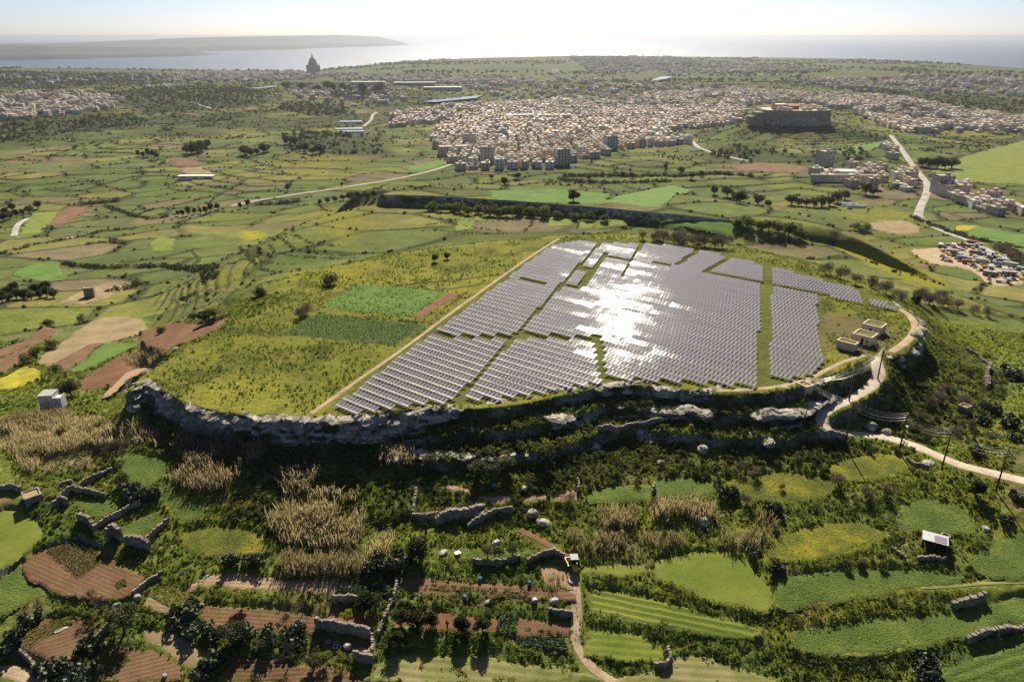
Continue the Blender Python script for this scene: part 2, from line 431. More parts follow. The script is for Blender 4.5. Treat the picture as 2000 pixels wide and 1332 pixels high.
M['porcelain'] = plain('brown_porcelain', (.10,.05,.03), .25)
M['glass'] = plain('window_glass', (.03,.035,.045), .15, spec=.6)
M['white'] = plain('white_plastic', (.32,.32,.31), .7)
M['blue'] = plain('blue_plastic', (.05,.16,.45), .5)
M['yellowpaint'] = plain('yellow_paint', (.62,.42,.05), .4)
M['rust'] = plain('rusted_metal', (.24,.09,.04), .85)
M['orange'] = plain('orange_paint', (.34,.17,.09), .6)
M['tyre'] = plain('tyre_rubber', (.02,.02,.02), .85)
M['greentarp'] = plain('green_paint', (.06,.16,.10), .5)
M['bluesteel'] = plain('blue_grey_paint', (.16,.22,.30), .45)
M['redpaint'] = plain('red_paint', (.36,.13,.09), .6)
M['poly'] = plain('greenhouse_plastic', (.78,.79,.80), .3)
M['bark'] = plain('bark', (.10,.075,.05), .9)
M['leaf'] = leafmat('shrub_leaves', [(.05,.072,.02),(.085,.112,.03),(.13,.155,.04)])
M['herb'] = leafmat('meadow_herbs', [(.13,.18,.034),(.19,.24,.042),(.27,.29,.05)], .55)
M['herbdark'] = leafmat('dark_herbs', [(.09,.14,.034),(.13,.19,.042),(.185,.235,.052)], .6)
M['flower'] = leafmat('yellow_flowers', [(.20,.20,.015),(.36,.32,.015),(.48,.42,.02)], .4)
M['olive'] = leafmat('olive_leaves', [(.06,.075,.035),(.095,.11,.05),(.14,.15,.075)], .3)
M['dullleaf'] = leafmat('evergreen_leaves', [(.032,.043,.016),(.050,.063,.024),(.078,.09,.034)], .35)
M['pear'] = leafmat('cactus_pads', [(.035,.05,.025),(.065,.085,.045),(.13,.145,.09)], .05, .55, 2.5, .25)
M['reed'] = leafmat('dry_reeds', [(.20,.17,.13),(.31,.265,.205),(.43,.375,.295)], .45, .8, .4)
M['twig'] = leafmat('bare_twigs', [(.09,.07,.055),(.14,.11,.09),(.20,.165,.14)], .2, .9, .5)
M['cabbage'] = leafmat('cabbage_leaves', [(.06,.10,.06),(.10,.16,.10),(.17,.24,.16)], .25, .5, 1.0)
M['bean'] = leafmat('bean_leaves', [(.045,.09,.02),(.07,.14,.028),(.11,.19,.04)], .35, .6, 1.0)
# solar glass: dark blue cells under clear glass
m, nt, bs, _ = mat_new('solar_glass'); P = coord(nt, 'object')
bs.inputs['Base Color'].default_value = (.225,.205,.245,1); bs.inputs['Roughness'].default_value = .16
bs.inputs['IOR'].default_value = 1.52; bs.inputs['Specular IOR Level'].default_value = .75
bs.inputs['Coat Weight'].default_value = .0; bs.inputs['Coat Roughness'].default_value = .06
f = noise(nt, coord(nt), .35, 3, .6)
nt.links.new(ramp(nt, f, [(.3, (.038,.038,.038)), (.7, (.068,.068,.068))]), bs.inputs['Roughness'])
M['solar'] = m
M['alu'] = plain('aluminium_frame', (.60,.61,.63), .35, .9)
HOUSE_COLS = {'cream': (.58,.50,.40), 'honey': (.56,.46,.34), 'white': (.70,.67,.62), 'pink': (.56,.46,.40), 'grey': (.42,.40,.38), 'sandy': (.54,.47,.39)}
for k, v in HOUSE_COLS.items(): M['h_'+k] = mottled('house_'+k, [tuple(i*.86 for i in v), v, tuple(min(i*1.12, .85) for i in v)], .08, 1.2, bstr=.1, bdist=.05)
M['fort'] = mottled('fortress_stone', [(.20,.17,.12),(.27,.235,.17),(.34,.29,.21)], .06, .8, bstr=.2, bdist=.1)
# ------------------------------------------------------------------ traced fields (outline, surface, furrow direction/spacing/depth)
# (name, surface, crop function, outline, (furrow a, furrow b, spacing, depth) or None, slope kept, label)
FIELDS = [
 ('grass_field','grass',c6,[(-60,480),(60,470),(150,500),(215,570),(222,620),(130,700),(0,812),(-60,850)],((0,800),(200,600),2.2,.04),.5,'bright yellow-green grass field at the photo left edge below the stone hut'),
 ('ploughed_field','redsoil',c6,[(-40,410),(0,418),(52,440),(0,475),(-40,480)],None,.5,'corner of red ploughed soil beside the small stone hut'),
 ('ploughed_field','soil',c6,[(108,765),(150,700),(240,660),(370,615),(500,680),(560,730),(640,785),(715,795),(690,860),(600,945),(430,930),(290,915),(180,850),(115,795)],((110,770),(430,925),.85,.10),.4,'brown ploughed field carrying a block of vegetable rows in its upper corner'),
 ('ploughed_field','straw',c6,[(718,905),(820,838),(965,895),(1000,945),(885,1003),(700,962)],((720,890),(960,925),1.1,.05),.4,'small diamond-shaped vegetable plot beside the white stone wall'),
 ('ploughed_field','soil',c6,[(78,1112),(250,1003),(330,1000),(420,1030),(445,1100),(390,1200),(330,1232),(230,1228),(120,1172)],((80,1112),(310,1040),.9,.08),.4,'round-cornered brown plot holding a white sheet at the lower left'),
 ('ploughed_field','soil',c6,[(400,1242),(510,1162),(600,1150),(700,1175),(780,1175),(905,1250),(870,1345),(540,1345)],((560,1310),(880,1230),.9,.08),.4,'brown plot with a pale striped corner at the bottom edge'),
 ('ploughed_field','tansoil',c6,[(990,806),(1200,800),(1400,830),(1760,840),(1760,898),(1640,910),(1300,884),(1010,864),(930,882)],((1000,850),(1700,880),1.0,.05),.5,'strip of pale tan soil below the tall reeds'),
 ('ploughed_field','soil',c6,[(985,940),(1150,950),(1250,955),(1540,990),(1560,1085),(1520,1100),(1370,1100),(1180,1070),(1060,1078),(990,1040)],((990,1040),(1500,1075),.9,.12),.4,'furrowed brown field with small bare trees in the lower left'),
 ('ploughed_field','soil',c6,[(1130,1200),(1250,1192),(1480,1240),(1780,1285),(1780,1345),(1060,1345)],((1100,1330),(1700,1310),.9,.12),.4,'furrowed brown field along the bottom edge left of the path'),
 ('scrub_patch','straw',c6,[(690,1060),(850,1080),(900,1120),(1000,1180),(1050,1230),(960,1290),(890,1240),(780,1172),(700,1120)],None,.6,'dry pinkish patch of dead weeds between brown plots'),
 ('ploughed_field','tansoil',c7,[(500,402),(560,398),(650,425),(660,440),(590,432),(520,420)],None,.6,'thin orange soil strip under the dark ledges'),
 ('ploughed_field','tansoil',c7,[(700,450),(760,445),(832,455),(835,490),(770,495),(710,475)],None,.6,'small orange soil patch in front of the grey shrubs'),
 ('ploughed_field','tansoil',c7,[(868,460),(1000,440),(1010,478),(900,488)],None,.6,'small orange soil patch beside a pale rag heap'),
 ('ploughed_field','tansoil',c7,[(1035,445),(1140,420),(1155,470),(1050,495)],None,.6,'small orange soil patch left of the leafy green terrace'),
 ('green_field','herbgr',c7,[(1190,430),(1330,400),(1500,395),(1500,470),(1330,490),(1200,490)],None,.5,'leafy green terrace left of the broken stone wall'),
 ('green_field','herbgr',c8,[(0,330),(120,330),(240,350),(240,420),(100,430),(0,440),(-60,440),(-60,340)],None,.5,'leafy green terrace right of the broken stone wall'),
 ('garden_terrace','herbgr',c7,[(470,705),(700,690),(1000,700),(940,745),(700,750),(480,750)],None,.4,'narrow garden terrace with three small olive trees'),
 ('ploughed_field','soil',c7,[(310,832),(420,820),(540,850),(1000,882),(1135,905),(1135,955),(930,935),(830,925),(310,908)],((320,880),(1000,915),1.0,.07),.4,'brown vegetable plot with thin green rows above the bean hedge'),
 ('ploughed_field','tansoil',c7,[(970,790),(1100,768),(1130,800),(1128,890),(1010,880),(985,830)],None,.5,'pale bare plot left of the yellow tractor'),
 ('ploughed_field','redsoil',c7,[(285,985),(500,990),(770,1030),(775,1100),(560,1090),(285,1075)],None,.4,'red soil strip under the row of round citrus trees'),
 ('ploughed_field','soil',c7,[(880,1025),(1120,1045),(1118,1120),(1000,1110),(865,1110)],None,.4,'brown plot between two cabbage patches'),
 ('ploughed_field','soil',c7,[(860,1112),(1110,1122),(1120,1190),(990,1180),(850,1150)],None,.4,'brown plot planted with four rows of cabbages'),
 ('ploughed_field','redsoil',c7,[(-10,985),(60,1000),(215,1020),(205,1092),(0,1070),(-30,1060)],None,.4,'red garden plot behind the long stone wall'),
 ('ploughed_field','redsoil',c7,[(-40,1110),(185,1128),(185,1215),(100,1215),(-40,1165)],None,.4,'walled red plot holding pale concrete rings'),
 ('grass_field','palegrass',c7,[(140,1345),(215,1250),(275,1183),(400,1183),(800,1225),(1140,1272),(1340,1345)],((300,1200),(1100,1300),1.6,.05),.4,'pale mown field along the bottom edge left of the path'),
 ('grass_field','grass',c7,[(1172,785),(1300,778),(1452,768),(1486,800),(1440,838),(1300,830),(1172,830)],None,.4,'small bright grass field right of the yellow tractor'),
 ('grass_field','grass',c8,[(-30,712),(200,682),(380,672),(422,732),(500,832),(522,1000),(400,1000),(200,940),(0,852),(-60,810)],None,.5,'bright grass field marked with oval mowing rings'),
 ('grass_field','grass',c7,[(1188,872),(1420,902),(1700,992),(1870,1025),(2010,1070),(2010,1130),(1850,1125),(1700,1110),(1400,1050),(1200,985)],((1200,930),(1900,1085),1.5,.12),.4,'long bright grass terrace with tractor lines'),
 ('grass_field','grass',c7,[(1180,1085),(1300,1072),(1550,1135),(1560,1222),(1400,1240),(1200,1202)],((1200,1150),(1550,1180),1.6,.05),.4,'small boxed grass field right of the bottom path'),
 ('grass_field','palegrass',c7,[(1270,1345),(1420,1285),(1560,1262),(1615,1205),(1720,1192),(1900,1260),(2100,1320),(2100,1345)],((1500,1300),(1900,1330),1.6,.05),.5,'pale tan-green field at the bottom edge right of the path'),
 ('green_field','herbgr',c8,[(590,1070),(760,1060),(1000,1020),(1350,1000),(1600,940),(1760,890),(1900,880),(1900,1000),(1600,1070),(1300,1160),(1100,1200),(900,1225),(620,1190)],None,.5,'broad leafy terrace on the right above the lowest hedge bank'),
 ('green_field','herbgr',c8,[(1380,1240),(1600,1180),(1760,1130),(1900,1110),(1900,1345),(1330,1345)],((1400,1320),(1700,1200),1.8,.08),.5,'leafy green field in the bottom right corner'),
 ('yellow_meadow','meadowgr',c8,[(500,650),(700,560),(950,540),(1090,600),(1060,640),(860,710),(700,740),(520,740)],None,.7,'sloping terrace of yellow flowers left of the ruined shed'),
 ('yellow_meadow','meadowgr',c8,[(770,275),(900,230),(1080,205),(1200,250),(1180,310),(1000,350),(860,340)],None,.7,'sunlit yellow-green terrace below the dirt road'),
 ('green_field','herbgr',c8,[(520,830),(620,800),(1000,760),(1250,780),(1500,830),(1250,880),(900,940),(640,970),(530,990)],None,.6,'leafy terrace with three small trees on the right'),
 ('green_field','herbgr',c8,[(1120,490),(1250,430),(1420,450),(1540,560),(1480,620),(1300,595),(1150,600)],None,.8,'leafy slope above the ruined shed'),
 ('green_field','herbgr',c8,[(1480,730),(1640,630),(1760,600),(1900,620),(1900,830),(1700,835),(1540,815)],None,.8,'leafy slope at the right edge below the pale boulder'),
 ('yellow_meadow','meadowgr',c8,[(260,345),(480,305),(740,305),(830,370),(790,430),(560,460),(400,430)],None,.7,'flower-speckled terrace between the shaded hollow and reeds'),
 ('green_field','herbgr',c6,[(560,235),(700,212),(830,245),(800,330),(720,385),(610,335)],None,.7,'leafy slope beside the reed island'),
 ('green_field','herbgr',c6,[(560,600),(700,510),(780,485),(835,530),(720,625),(630,640)],None,.7,'leafy enclosure right of the pointed ruin'),
 ('yellow_meadow','meadowgr',c6,[(880,610),(1000,560),(1230,575),(1330,650),(1290,720),(1050,728),(900,690)],None,.7,'flowery slope left of the tawny reed stand'),
 ('green_field','herbgr',c6,[(370,455),(470,428),(610,455),(490,535)],None,.7,'leafy enclosure between the bent wall and diagonal wall'),
 ('green_field','herbgr',c6,[(820,350),(900,420),(1010,470),(1000,540),(880,560),(790,450)],None,.7,'sunlit grassy tongue below the reed island'),
 ('green_field','herbgr',c6,[(0,840),(130,720),(100,800),(260,905),(120,950),(0,1010),(-60,1010),(-60,860)],None,.7,'leafy corner at the left edge above the cactus clump'),
 # plateau
 ('crop_field','crop',c4,[(60,455),(300,325),(780,375),(575,510)],((60,455),(575,510),.7,.05),.6,'light green crop square on the plateau beside the panels'),
 ('ploughed_field','redsoil',c4,[(580,512),(788,376),(858,379),(625,525)],((600,515),(820,378),.8,.05),.6,'brown bare strip along the light green crop'),
 ('crop_field','darkcrop',c4,[(-145,606),(50,492),(664,556),(490,675)],None,.6,'dark leafy crop field on the plateau next to the panels'),
 # left flank
 ('ploughed_field','redsoil',c3,[(712,888),(890,775),(1060,742),(1190,700),(1195,712),(1100,792),(980,842),(900,870),(866,915)],((720,890),(1150,740),.9,.05),.6,'brick-red ploughed field on the left shoulder of the hill'),
 ('ploughed_field','redsoil',c3,[(385,1068),(600,945),(672,930),(785,960),(640,1060),(595,1088),(400,1098)],((395,1080),(700,940),.9,.08),.5,'brown ploughed triangle under the plateau corner'),
 ('ploughed_field','tansoil',c3,[(525,1150),(600,1090),(680,1010),(850,928),(885,935),(760,1005),(640,1095),(575,1150)],None,.7,'pale earth ramp along the plateau corner'),
 ('ploughed_field','straw',c3,[(165,945),(330,830),(450,760),(590,728),(720,735),(790,772),(600,850),(400,895),(258,970)],((180,950),(700,750),1.2,.04),.6,'large tan stubble field left of the hill'),
 ('ploughed_field','soil',c3,[(262,972),(400,897),(500,858),(535,862),(420,945),(355,985)],None,.6,'dark brown wedge beside the green strip'),
 ('crop_field','crop',c3,[(358,988),(580,850),(635,872),(790,823),(700,885),(500,962),(390,1002)],((370,985),(620,860),.9,.08),.6,'narrow green crop strip among brown plots'),
 ('ploughed_field','soil',c3,[(-30,890),(120,845),(240,780),(300,800),(160,870),(-30,930)],None,.6,'brown strip at the left edge above the bushes'),
 ('ploughed_field','soil',c3,[(-30,960),(150,880),(180,905),(60,985),(-30,1020)],None,.6,'dark brown plot at the left photo edge'),
 ('yellow_field','yellow',c3,[(-20,1050),(130,985),(215,1000),(205,1040),(60,1088),(-20,1090)],None,.6,'patch of yellow flowers above the white house'),
 ('ploughed_field','straw',c3,[(300,640),(430,585),(560,555),(650,560),(570,610),(430,650)],None,.6,'tan field around the small square tower'),
 ('grass_field','crop',c3,[(50,495),(150,455),(300,430),(310,470),(345,520),(240,527),(110,515)],None,.7,'green wedge field near the left valley edge'),
 ('grass_field','grass',c3,[(120,250),(180,185),(300,180),(260,225),(180,283),(80,283)],None,.7,'light green curved field by the left lane'),
 ('ploughed_field','soil',c3,[(230,235),(310,175),(370,150),(450,150),(420,185),(300,240)],None,.7,'brown field behind the light green curved field'),
 ('grass_field','grass',c3,[(780,330),(830,305),(900,310),(895,370),(790,378)],None,.8,'small yellow-green square on the terraced slope'),
 # behind the plateau
 ('grass_field','grass',c1,[(1790,858),(1830,855),(1850,862),(1850,895),(1780,905)],None,.8,'first small walled field behind the panels'),
 ('grass_field','grass',c2,[(150,850),(240,853),(230,885),(145,888)],None,.8,'second small walled field behind the panels'),
 ('grass_field','grass',c2,[(275,853),(330,853),(310,898),(260,898)],None,.8,'third small walled field behind the panels'),
 ('grass_field','grass',c2,[(345,853),(450,848),(430,890),(325,897)],None,.8,'fourth small walled field behind the panels'),
 ('crop_field','crop',c2,[(570,845),(700,845),(920,890),(860,930),(700,900),(560,890)],None,.8,'larger green field behind the dark brush and panels'),
 # right valley
 ('grass_field','crop',c2,[(1240,590),(1430,560),(1490,545),(1420,580),(1330,610)],None,.9,'green field beside the right-hand road'),
 ('grass_field','grass',c2,[(1640,670),(1760,610),(2050,540),(2050,720),(1850,720),(1700,700)],None,.9,'wide sunlit green field at the right edge'),
 ('ploughed_field','straw',c2,[(1410,870),(1530,862),(1600,890),(1590,915),(1480,915),(1400,890)],None,.9,'tan field left of the scrapyard lane'),
 ('yellow_field','yellow',c2,[(1740,885),(1800,882),(1825,890),(1780,905),(1740,900)],None,.9,'small rectangle of bright yellow flowers near the scrapyard'),
 ('crop_field','crop',c2,[(1770,915),(1820,890),(2060,930),(2060,1000),(1900,960)],None,.9,'dark green field right of the scrapyard'),
 ('scrapyard_ground','path',c5,[(1270,130),(1340,135),(1480,110),(1560,80),(1720,160),(1875,250),(1875,310),(1700,310),(1650,270),(1570,225),(1400,205),(1310,170)],None,.9,'bare pale ground of the scrapyard'),
 ('grass_field','crop',c2,[(-100,745),(200,742),(380,760),(350,800),(-60,790)],None,.9,'flat green field beyond the rocky ridge'),
 ('grass_field','crop',c2,[(400,748),(620,735),(700,760),(560,795),(380,800)],None,.9,'second flat green field beyond the rocky ridge'),
 ('ploughed_field','soil',c2,[(840,650),(1000,640),(1170,655),(1110,680),(900,668)],None,.9,'brown field below the citadel hill'),
 ('ploughed_field','soil',c1,[(660,620),(760,625),(780,650),(690,655)],None,.9,'brown plot beside the dark round trees'),
 ('ploughed_field','straw',c1,[(690,660),(780,655),(835,680),(760,692)],None,.9,'tan plot next to the long farm shed'),
 ('crop_field','crop',c1,[(1560,655),(1720,628),(1745,640),(1640,675)],None,.9,'dark green parallelogram field below the town'),
]
M['herbgr'] = mottled('leafy_ground', [(.07,.11,.022),(.10,.15,.03),(.15,.19,.035)], .18, 2.5, bstr=1.0, bdist=.4)
M['meadowgr'] = mottled('flowery_ground', [(.07,.09,.018),(.13,.145,.02),(.26,.24,.02)], .18, 2.5, bstr=1.0, bdist=.3)
FW = []
for (nm, mk, cf, pts, fur, keep, lab) in FIELDS:
    pp = [cf(*p) for p in pts]
    W = HITS(pp, H0)
    P2 = smooth_poly(W[:, :2], 1) if len(pts) > 6 else W[:, :2].copy()
    cx, cy = W[:, 0].mean(), W[:, 1].mean()
    X, Y = W[:, 0]-cx, W[:, 1]-cy
    A = np.stack([X, Y, np.ones_like(X)], 1)
    s, *_ = np.linalg.lstsq(A, W[:, 2], rcond=None)
    a, b = np.clip(s[0]*keep, -.25, .25), np.clip(s[1]*keep, -.25, .25)
    c0 = W[:, 2].mean() - a*cx - b*cy
    bb = (P2[:, 0].min(), P2[:, 0].max(), P2[:, 1].min(), P2[:, 1].max())
    dist = math.hypot(cx, cy)
    FLAT.append((P2, a, b, c0, 0.9 if dist < 240 else (2.5 if dist < 500 else 8.0), bb))
    fv = None
    if fur:
        f0 = np.array(HIT(*cf(*fur[0]), H0)[:2]); f1 = np.array(HIT(*cf(*fur[1]), H0)[:2]); dv = f1-f0; dv /= np.linalg.norm(dv)
        fv = (np.array([-dv[1], dv[0]]), fur[2], fur[3])
    FW.append((nm, mk, P2, (a, b, c0), fv, dist, lab))

# ------------------------------------------------------------------ roads and tracks
def z1(x, y): return (1600+x/4.1625, 660+y/4.1625)
TRACKS = [
 ('dirt_road','road',3.6,[z1(455,150),z1(472,220),z1(488,290),z1(472,340),z1(415,400),z1(325,462),z1(225,512),z1(125,550),z1(50,598),z1(15,650),z1(35,705),z1(110,748),z1(250,778),z1(420,795),z1(560,812),z1(700,850),z1(850,905),z1(1000,975),z1(1150,1035),z1(1300,1072),z1(1450,1110),z1(1665,1160),z1(1800,1190)],'pale winding dirt road with a hairpin below the three huts'),
 ('dirt_path','path',2.2,[c7(1132,800),c7(1138,870),c7(1148,950),c7(1150,1020),c7(1143,1100),c7(1148,1150),c7(1180,1210),c7(1225,1270),c7(1300,1320),c7(1360,1350)],'rutted farm path leading up to the yellow tractor'),
 ('dirt_path','soil',1.7,[c7(1110,745),c7(1040,700),c7(960,655),c7(880,615)],'shaded earth path climbing left behind the yellow tractor'),
 ('dirt_path','path',1.3,[(608,808),(700,742),(790,680),(880,612),(960,555),(1030,505),(1092,466)],'straight earth track along the left side of the solar panels'),
 ('dirt_path','path',1.6,[(1400,764),(1460,762),(1520,756),(1580,742),(1615,722),(1650,706),(1690,694)],'earth path along the cliff edge in front of the panels'),
 ('dirt_path','path',2.4,[(1740,688),(1772,668),(1790,640),(1780,618),(1758,604)],'bare trodden strip along the right rim of the plateau'),
 ('lane','path',3.0,[c6(-40,1275),c6(60,1280),c6(140,1305),c6(200,1345)],'grey lane cutting the bottom left corner'),
 ('dirt_path','palegrass',.9,[c8(1250,872),c8(1400,868),c8(1520,852),c8(1760,845)],'faint grassy track across the right-hand terraces'),
 ('valley_road','asphalt',4.2,[c1(900,805),c1(1000,785),c1(1130,765),c1(1330,735),c1(1550,700),c1(1700,665),c1(1770,640)],'pale valley road running straight towards the town'),
 ('lane','asphalt',4.0,[c3(70,300),c3(85,250),c3(105,225),c3(150,205)],'short curved lane at the left valley edge'),
 ('lane','asphalt',3.2,[c3(300,318),c3(380,302),c3(450,288)],'short straight lane between dark hedges on the left'),
 ('valley_road','asphalt',5.5,[c2(688,525),c2(700,550),c2(725,575),c2(780,597),c2(840,612),c2(920,630)],'curving road descending left of the citadel hill'),
 ('valley_road','asphalt',6.0,[c2(1480,530),c2(1520,580),c2(1560,640),c2(1600,690),c2(1625,720),c2(1620,760),c2(1600,800),c2(1585,840),c2(1600,860),c2(1650,880)],'wide pale road winding past the village on the right'),
 ('lane','asphalt',4.0,[c5(1390,10),c5(1470,45),c5(1560,72),c5(1640,110),c5(1720,150),c5(1800,205),c5(1880,255)],'lane along the upper side of the scrapyard'),
 ('valley_road','asphalt',5.0,[c1(1420,495),c1(1450,470),c1(1455,450),c1(1470,440)],'short bright road bend near the greenhouses'),
 ('valley_road','asphalt',5.0,[c1(750,400),c1(780,410),c1(828,426)],'short bright road left of the town'),
]
TW = []
for (nm, mk, wd, pts, lab) in TRACKS:
    W = HITS(pts)
    W = smooth_poly(W, 2, closed=False)
    z = W[:, 2].copy()
    for _ in range(6): z[1:-1] = (z[:-2]+z[1:-1]*2+z[2:])/4
    W[:, 2] = z
    bb = (W[:, 0].min(), W[:, 0].max(), W[:, 1].min(), W[:, 1].max())
    TW.append((nm, mk, wd, W, lab))
for (nm, mk, wd, W, lab) in TW:
    ROADS.append((W, wd, 2.5 if W[:, 1].mean() < 350 else 6.0, (W[:, 0].min(), W[:, 0].max(), W[:, 1].min(), W[:, 1].max())))

# ------------------------------------------------------------------ ground sheet (finer towards the viewer)
NR, NC = 1230, 620
ys = np.exp(np.linspace(math.log(66), math.log(6600), NR)); us = np.linspace(-1.06, 1.06, NC)
GX = (ys[:, None]*us[None, :]); GY = np.repeat(ys[:, None], NC, 1)
gx, gy = GX.ravel(), GY.ravel()
gz = H0(gx, gy); PHG = {k_: (v[0].reshape(NR, NC), v[1], v[2].reshape(NR, NC)) for k_, v in PH.items()}; gz = H(gx, gy)
rough_near = (1-sstep(230, 420, gy))
gd, gin, _ = poly_d(RIMW, gx, gy)
onfield = np.zeros(gx.shape, bool)
for (P, a, b, c, e, bb) in FLAT:
    s = np.nonzero((gx > bb[0]) & (gx < bb[1]) & (gy > bb[2]) & (gy < bb[3]))[0]
    if len(s):
        _, ins, _ = poly_d(P, gx[s], gy[s]); onfield[s[ins]] = True
onroad = np.zeros(gx.shape, bool)
for (P, wd, e, bb) in ROADS:
    s = np.nonzero((gx > bb[0]-wd) & (gx < bb[1]+wd) & (gy > bb[2]-wd) & (gy < bb[3]+wd))[0]
    if len(s):
        d, _, _ = poly_d(P[:, :2], gx[s], gy[s], closed=False); onroad[s[d < wd*.6+.3]] = True
lump = np.maximum(fbm(gx, gy, 3.2, 3, 101), -.2)*0.55 + fbm(gx, gy, 1.1, 2, 103)*.22
gz = gz + lump*rough_near*np.where(gin, .45, 1.0)*(~onfield)*(~onroad)
# albedo
def C(r, g, b): return np.array([r, g, b])
def lerp(a, b, t): return a + (b-a)*t[..., None]
base_near = lerp(np.tile(C(.14,.17,.035), (len(gx), 1)), np.tile(C(.09,.125,.03), (len(gx), 1)), sstep(-.25, .3, fbm(gx, gy, 14, 4, 201)))
base_near = lerp(base_near, C(.15,.155,.025), .8*sstep(.15, .5, fbm(gx, gy, 22, 3, 205)))
base_near = lerp(base_near, C(.16,.12,.07), .6*sstep(.28, .5, fbm(gx, gy, 11, 3, 207)))
mead = lerp(np.tile(C(.14,.145,.028), (len(gx), 1)), np.tile(C(.185,.185,.035), (len(gx), 1)), sstep(-.15, .45, fbm(gx, gy, 30, 4, 211)))
mead = lerp(mead, C(.06,.078,.02), .75*sstep(.1, .45, fbm(gx, gy, 9, 4, 213)))
# valley fields
wx = gx + 14*fbm(gx, gy, 120, 2, 221); wy = gy + 14*fbm(gx, gy, 120, 2, 223)
rot = .35; vx = wx*math.cos(rot)+wy*math.sin(rot); vy = -wx*math.sin(rot)+wy*math.cos(rot)
f1, edge, idv = voronoi(vx, vy, 50, 30, 5)
pal = np.array([[.10,.135,.04],[.12,.145,.045],[.085,.11,.035],[.16,.17,.05],[.11,.13,.055],[.14,.125,.065],[.10,.12,.04],[.13,.155,.04],[.16,.135,.085],[.09,.12,.04],[.17,.165,.055],[.11,.14,.045]])
val = pal[np.minimum((idv*len(pal)).astype(int), len(pal)-1)]
val = val*(1+.25*fbm(gx, gy, 25, 3, 231))[:, None]
ew = sstep(0.16, 0.05, edge)
val = lerp(val, C(.035,.042,.02), .85*ew*sstep(-.5, 0, fbm(gx, gy, 90, 3, 233)))
scrub = sstep(.12, .4, fbm(gx, gy, 210, 4, 241))
val = lerp(val, C(.04,.052,.022), .75*scrub)
gyel = sstep(.25, .55, fbm(gx+400, gy, 160, 3, 243)); val = lerp(val, C(.20,.19,.03), .6*gyel)
fard = sstep(1500, 3000, gy); val = lerp(val, C(.065,.08,.038)*np.ones(3), .6*fard)
k = sstep(250, 330, gy + .12*np.abs(gx))
slope_side = sstep(60, 110, np.abs(gx))*sstep(170, 210, gy)
k = np.maximum(k, .75*slope_side)
col = lerp(base_near, val, k)
hillm = np.where(gin, 1.0, 1-sstep(0, 26, gd)*1.0); hillm = np.where((gy < 190) & ~gin, hillm*sstep(1.5, 0, gd), hillm)
col = lerp(col, mead, np.clip(hillm, 0, 1))
# steep walls and terrace risers: rubble and brambles
gzr = gz.reshape(NR, NC); dzy = np.gradient(gzr, axis=0)/np.gradient(GY, axis=0)
dzx = np.gradient(gzr, axis=1)/np.gradient(GX, axis=1); slp = np.hypot(dzx, dzy).ravel()
qh = np.hypot((gx-CIT[0])/1.25, gy-CIT[1]); ris = sstep(.16, .36, slp)*sstep(300, 420, gy)*sstep(125, 140, qh)
col = lerp(col, C(.05,.05,.03), .55*ris)
CONT = np.zeros(gx.shape)
for k_, (zv, st_, tw_) in PHG.items():
    gr = np.hypot(np.gradient(zv, axis=0)/np.gradient(GY, axis=0), np.gradient(zv, axis=1)/np.gradient(GX, axis=1))
    f_ = zv/st_-np.floor(zv/st_); dc = np.minimum((1-f_)*st_/np.maximum(gr, 1e-4), 60)
    lw = np.clip(GY*.0065, 2.2, 7.5); CONT = np.maximum(CONT, (sstep(1.0, .35, dc/lw)*tw_*sstep(.012, .025, gr)).ravel())
CONT *= sstep(-.45, -.1, fbm(gx, gy, 70, 3, 251))
col = lerp(col, C(.034,.038,.02), .85*CONT)
DARKZ = []
# traced colour zones
def zone(cf, pts, colr, amt, soft, seed=0):
    W = HITS([cf(*p) for p in pts]); P = W[:, :2]
    s = np.nonzero((gx > P[:, 0].min()-soft) & (gx < P[:, 0].max()+soft) & (gy > P[:, 1].min()-soft) & (gy < P[:, 1].max()+soft))[0]
    if not len(s): return
    d, ins, _ = poly_d(P, gx[s], gy[s]); sd_ = np.where(ins, d, -d) + soft*.5*fbm(gx[s], gy[s], max(soft*2, 3), 3, 300+seed)
    t = sstep(-soft*.5, soft*.5, sd_)*amt
    col[s] = col[s] + (np.array(colr)-col[s])*t[:, None]
zone(c6, [(0,30),(300,40),(620,20),(650,160),(560,250),(450,300),(160,310),(100,200),(0,170)], (.19,.145,.085), .85, 3, 1)
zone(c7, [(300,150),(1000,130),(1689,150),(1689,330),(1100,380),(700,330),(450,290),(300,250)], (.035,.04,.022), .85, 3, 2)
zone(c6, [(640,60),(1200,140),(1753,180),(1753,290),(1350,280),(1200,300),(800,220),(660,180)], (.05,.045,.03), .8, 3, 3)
zone(c3, [(1590,210),(1700,130),(1865,130),(1865,360),(1700,300)], (.20,.19,.025), .6, 22, 4)
zone(c3, [(1260,270),(1370,280),(1370,315),(1270,325)], (.30,.27,.02), .7, 9, 5)
zone(c3, [(1480,480),(1865,440),(1865,520),(1500,540)], (.20,.19,.02), .6, 14, 6)
zone(c3, [(1090,470),(1240,470),(1250,550),(1120,560)], (.15,.155,.025), .6, 8, 7)
zone(c5, [(900,100),(1100,130),(1350,230),(1500,330),(1380,330),(1100,230)], (.22,.21,.02), .75, 6, 8)
zone(c5, [(800,460),(1000,480),(1250,560),(1200,640),(1000,680),(830,640)], (.13,.105,.06), .8, 4, 9)
zone(c5, [(1340,430),(1600,500),(1865,600),(1865,760),(1600,640),(1400,520)], (.15,.18,.03), .85, 5, 10)
zone(c5, [(1180,700),(1330,620),(1500,620),(1700,720),(1700,1000),(1500,1100),(1300,1050),(1200,900)], (.075,.075,.04), .75, 4, 11)
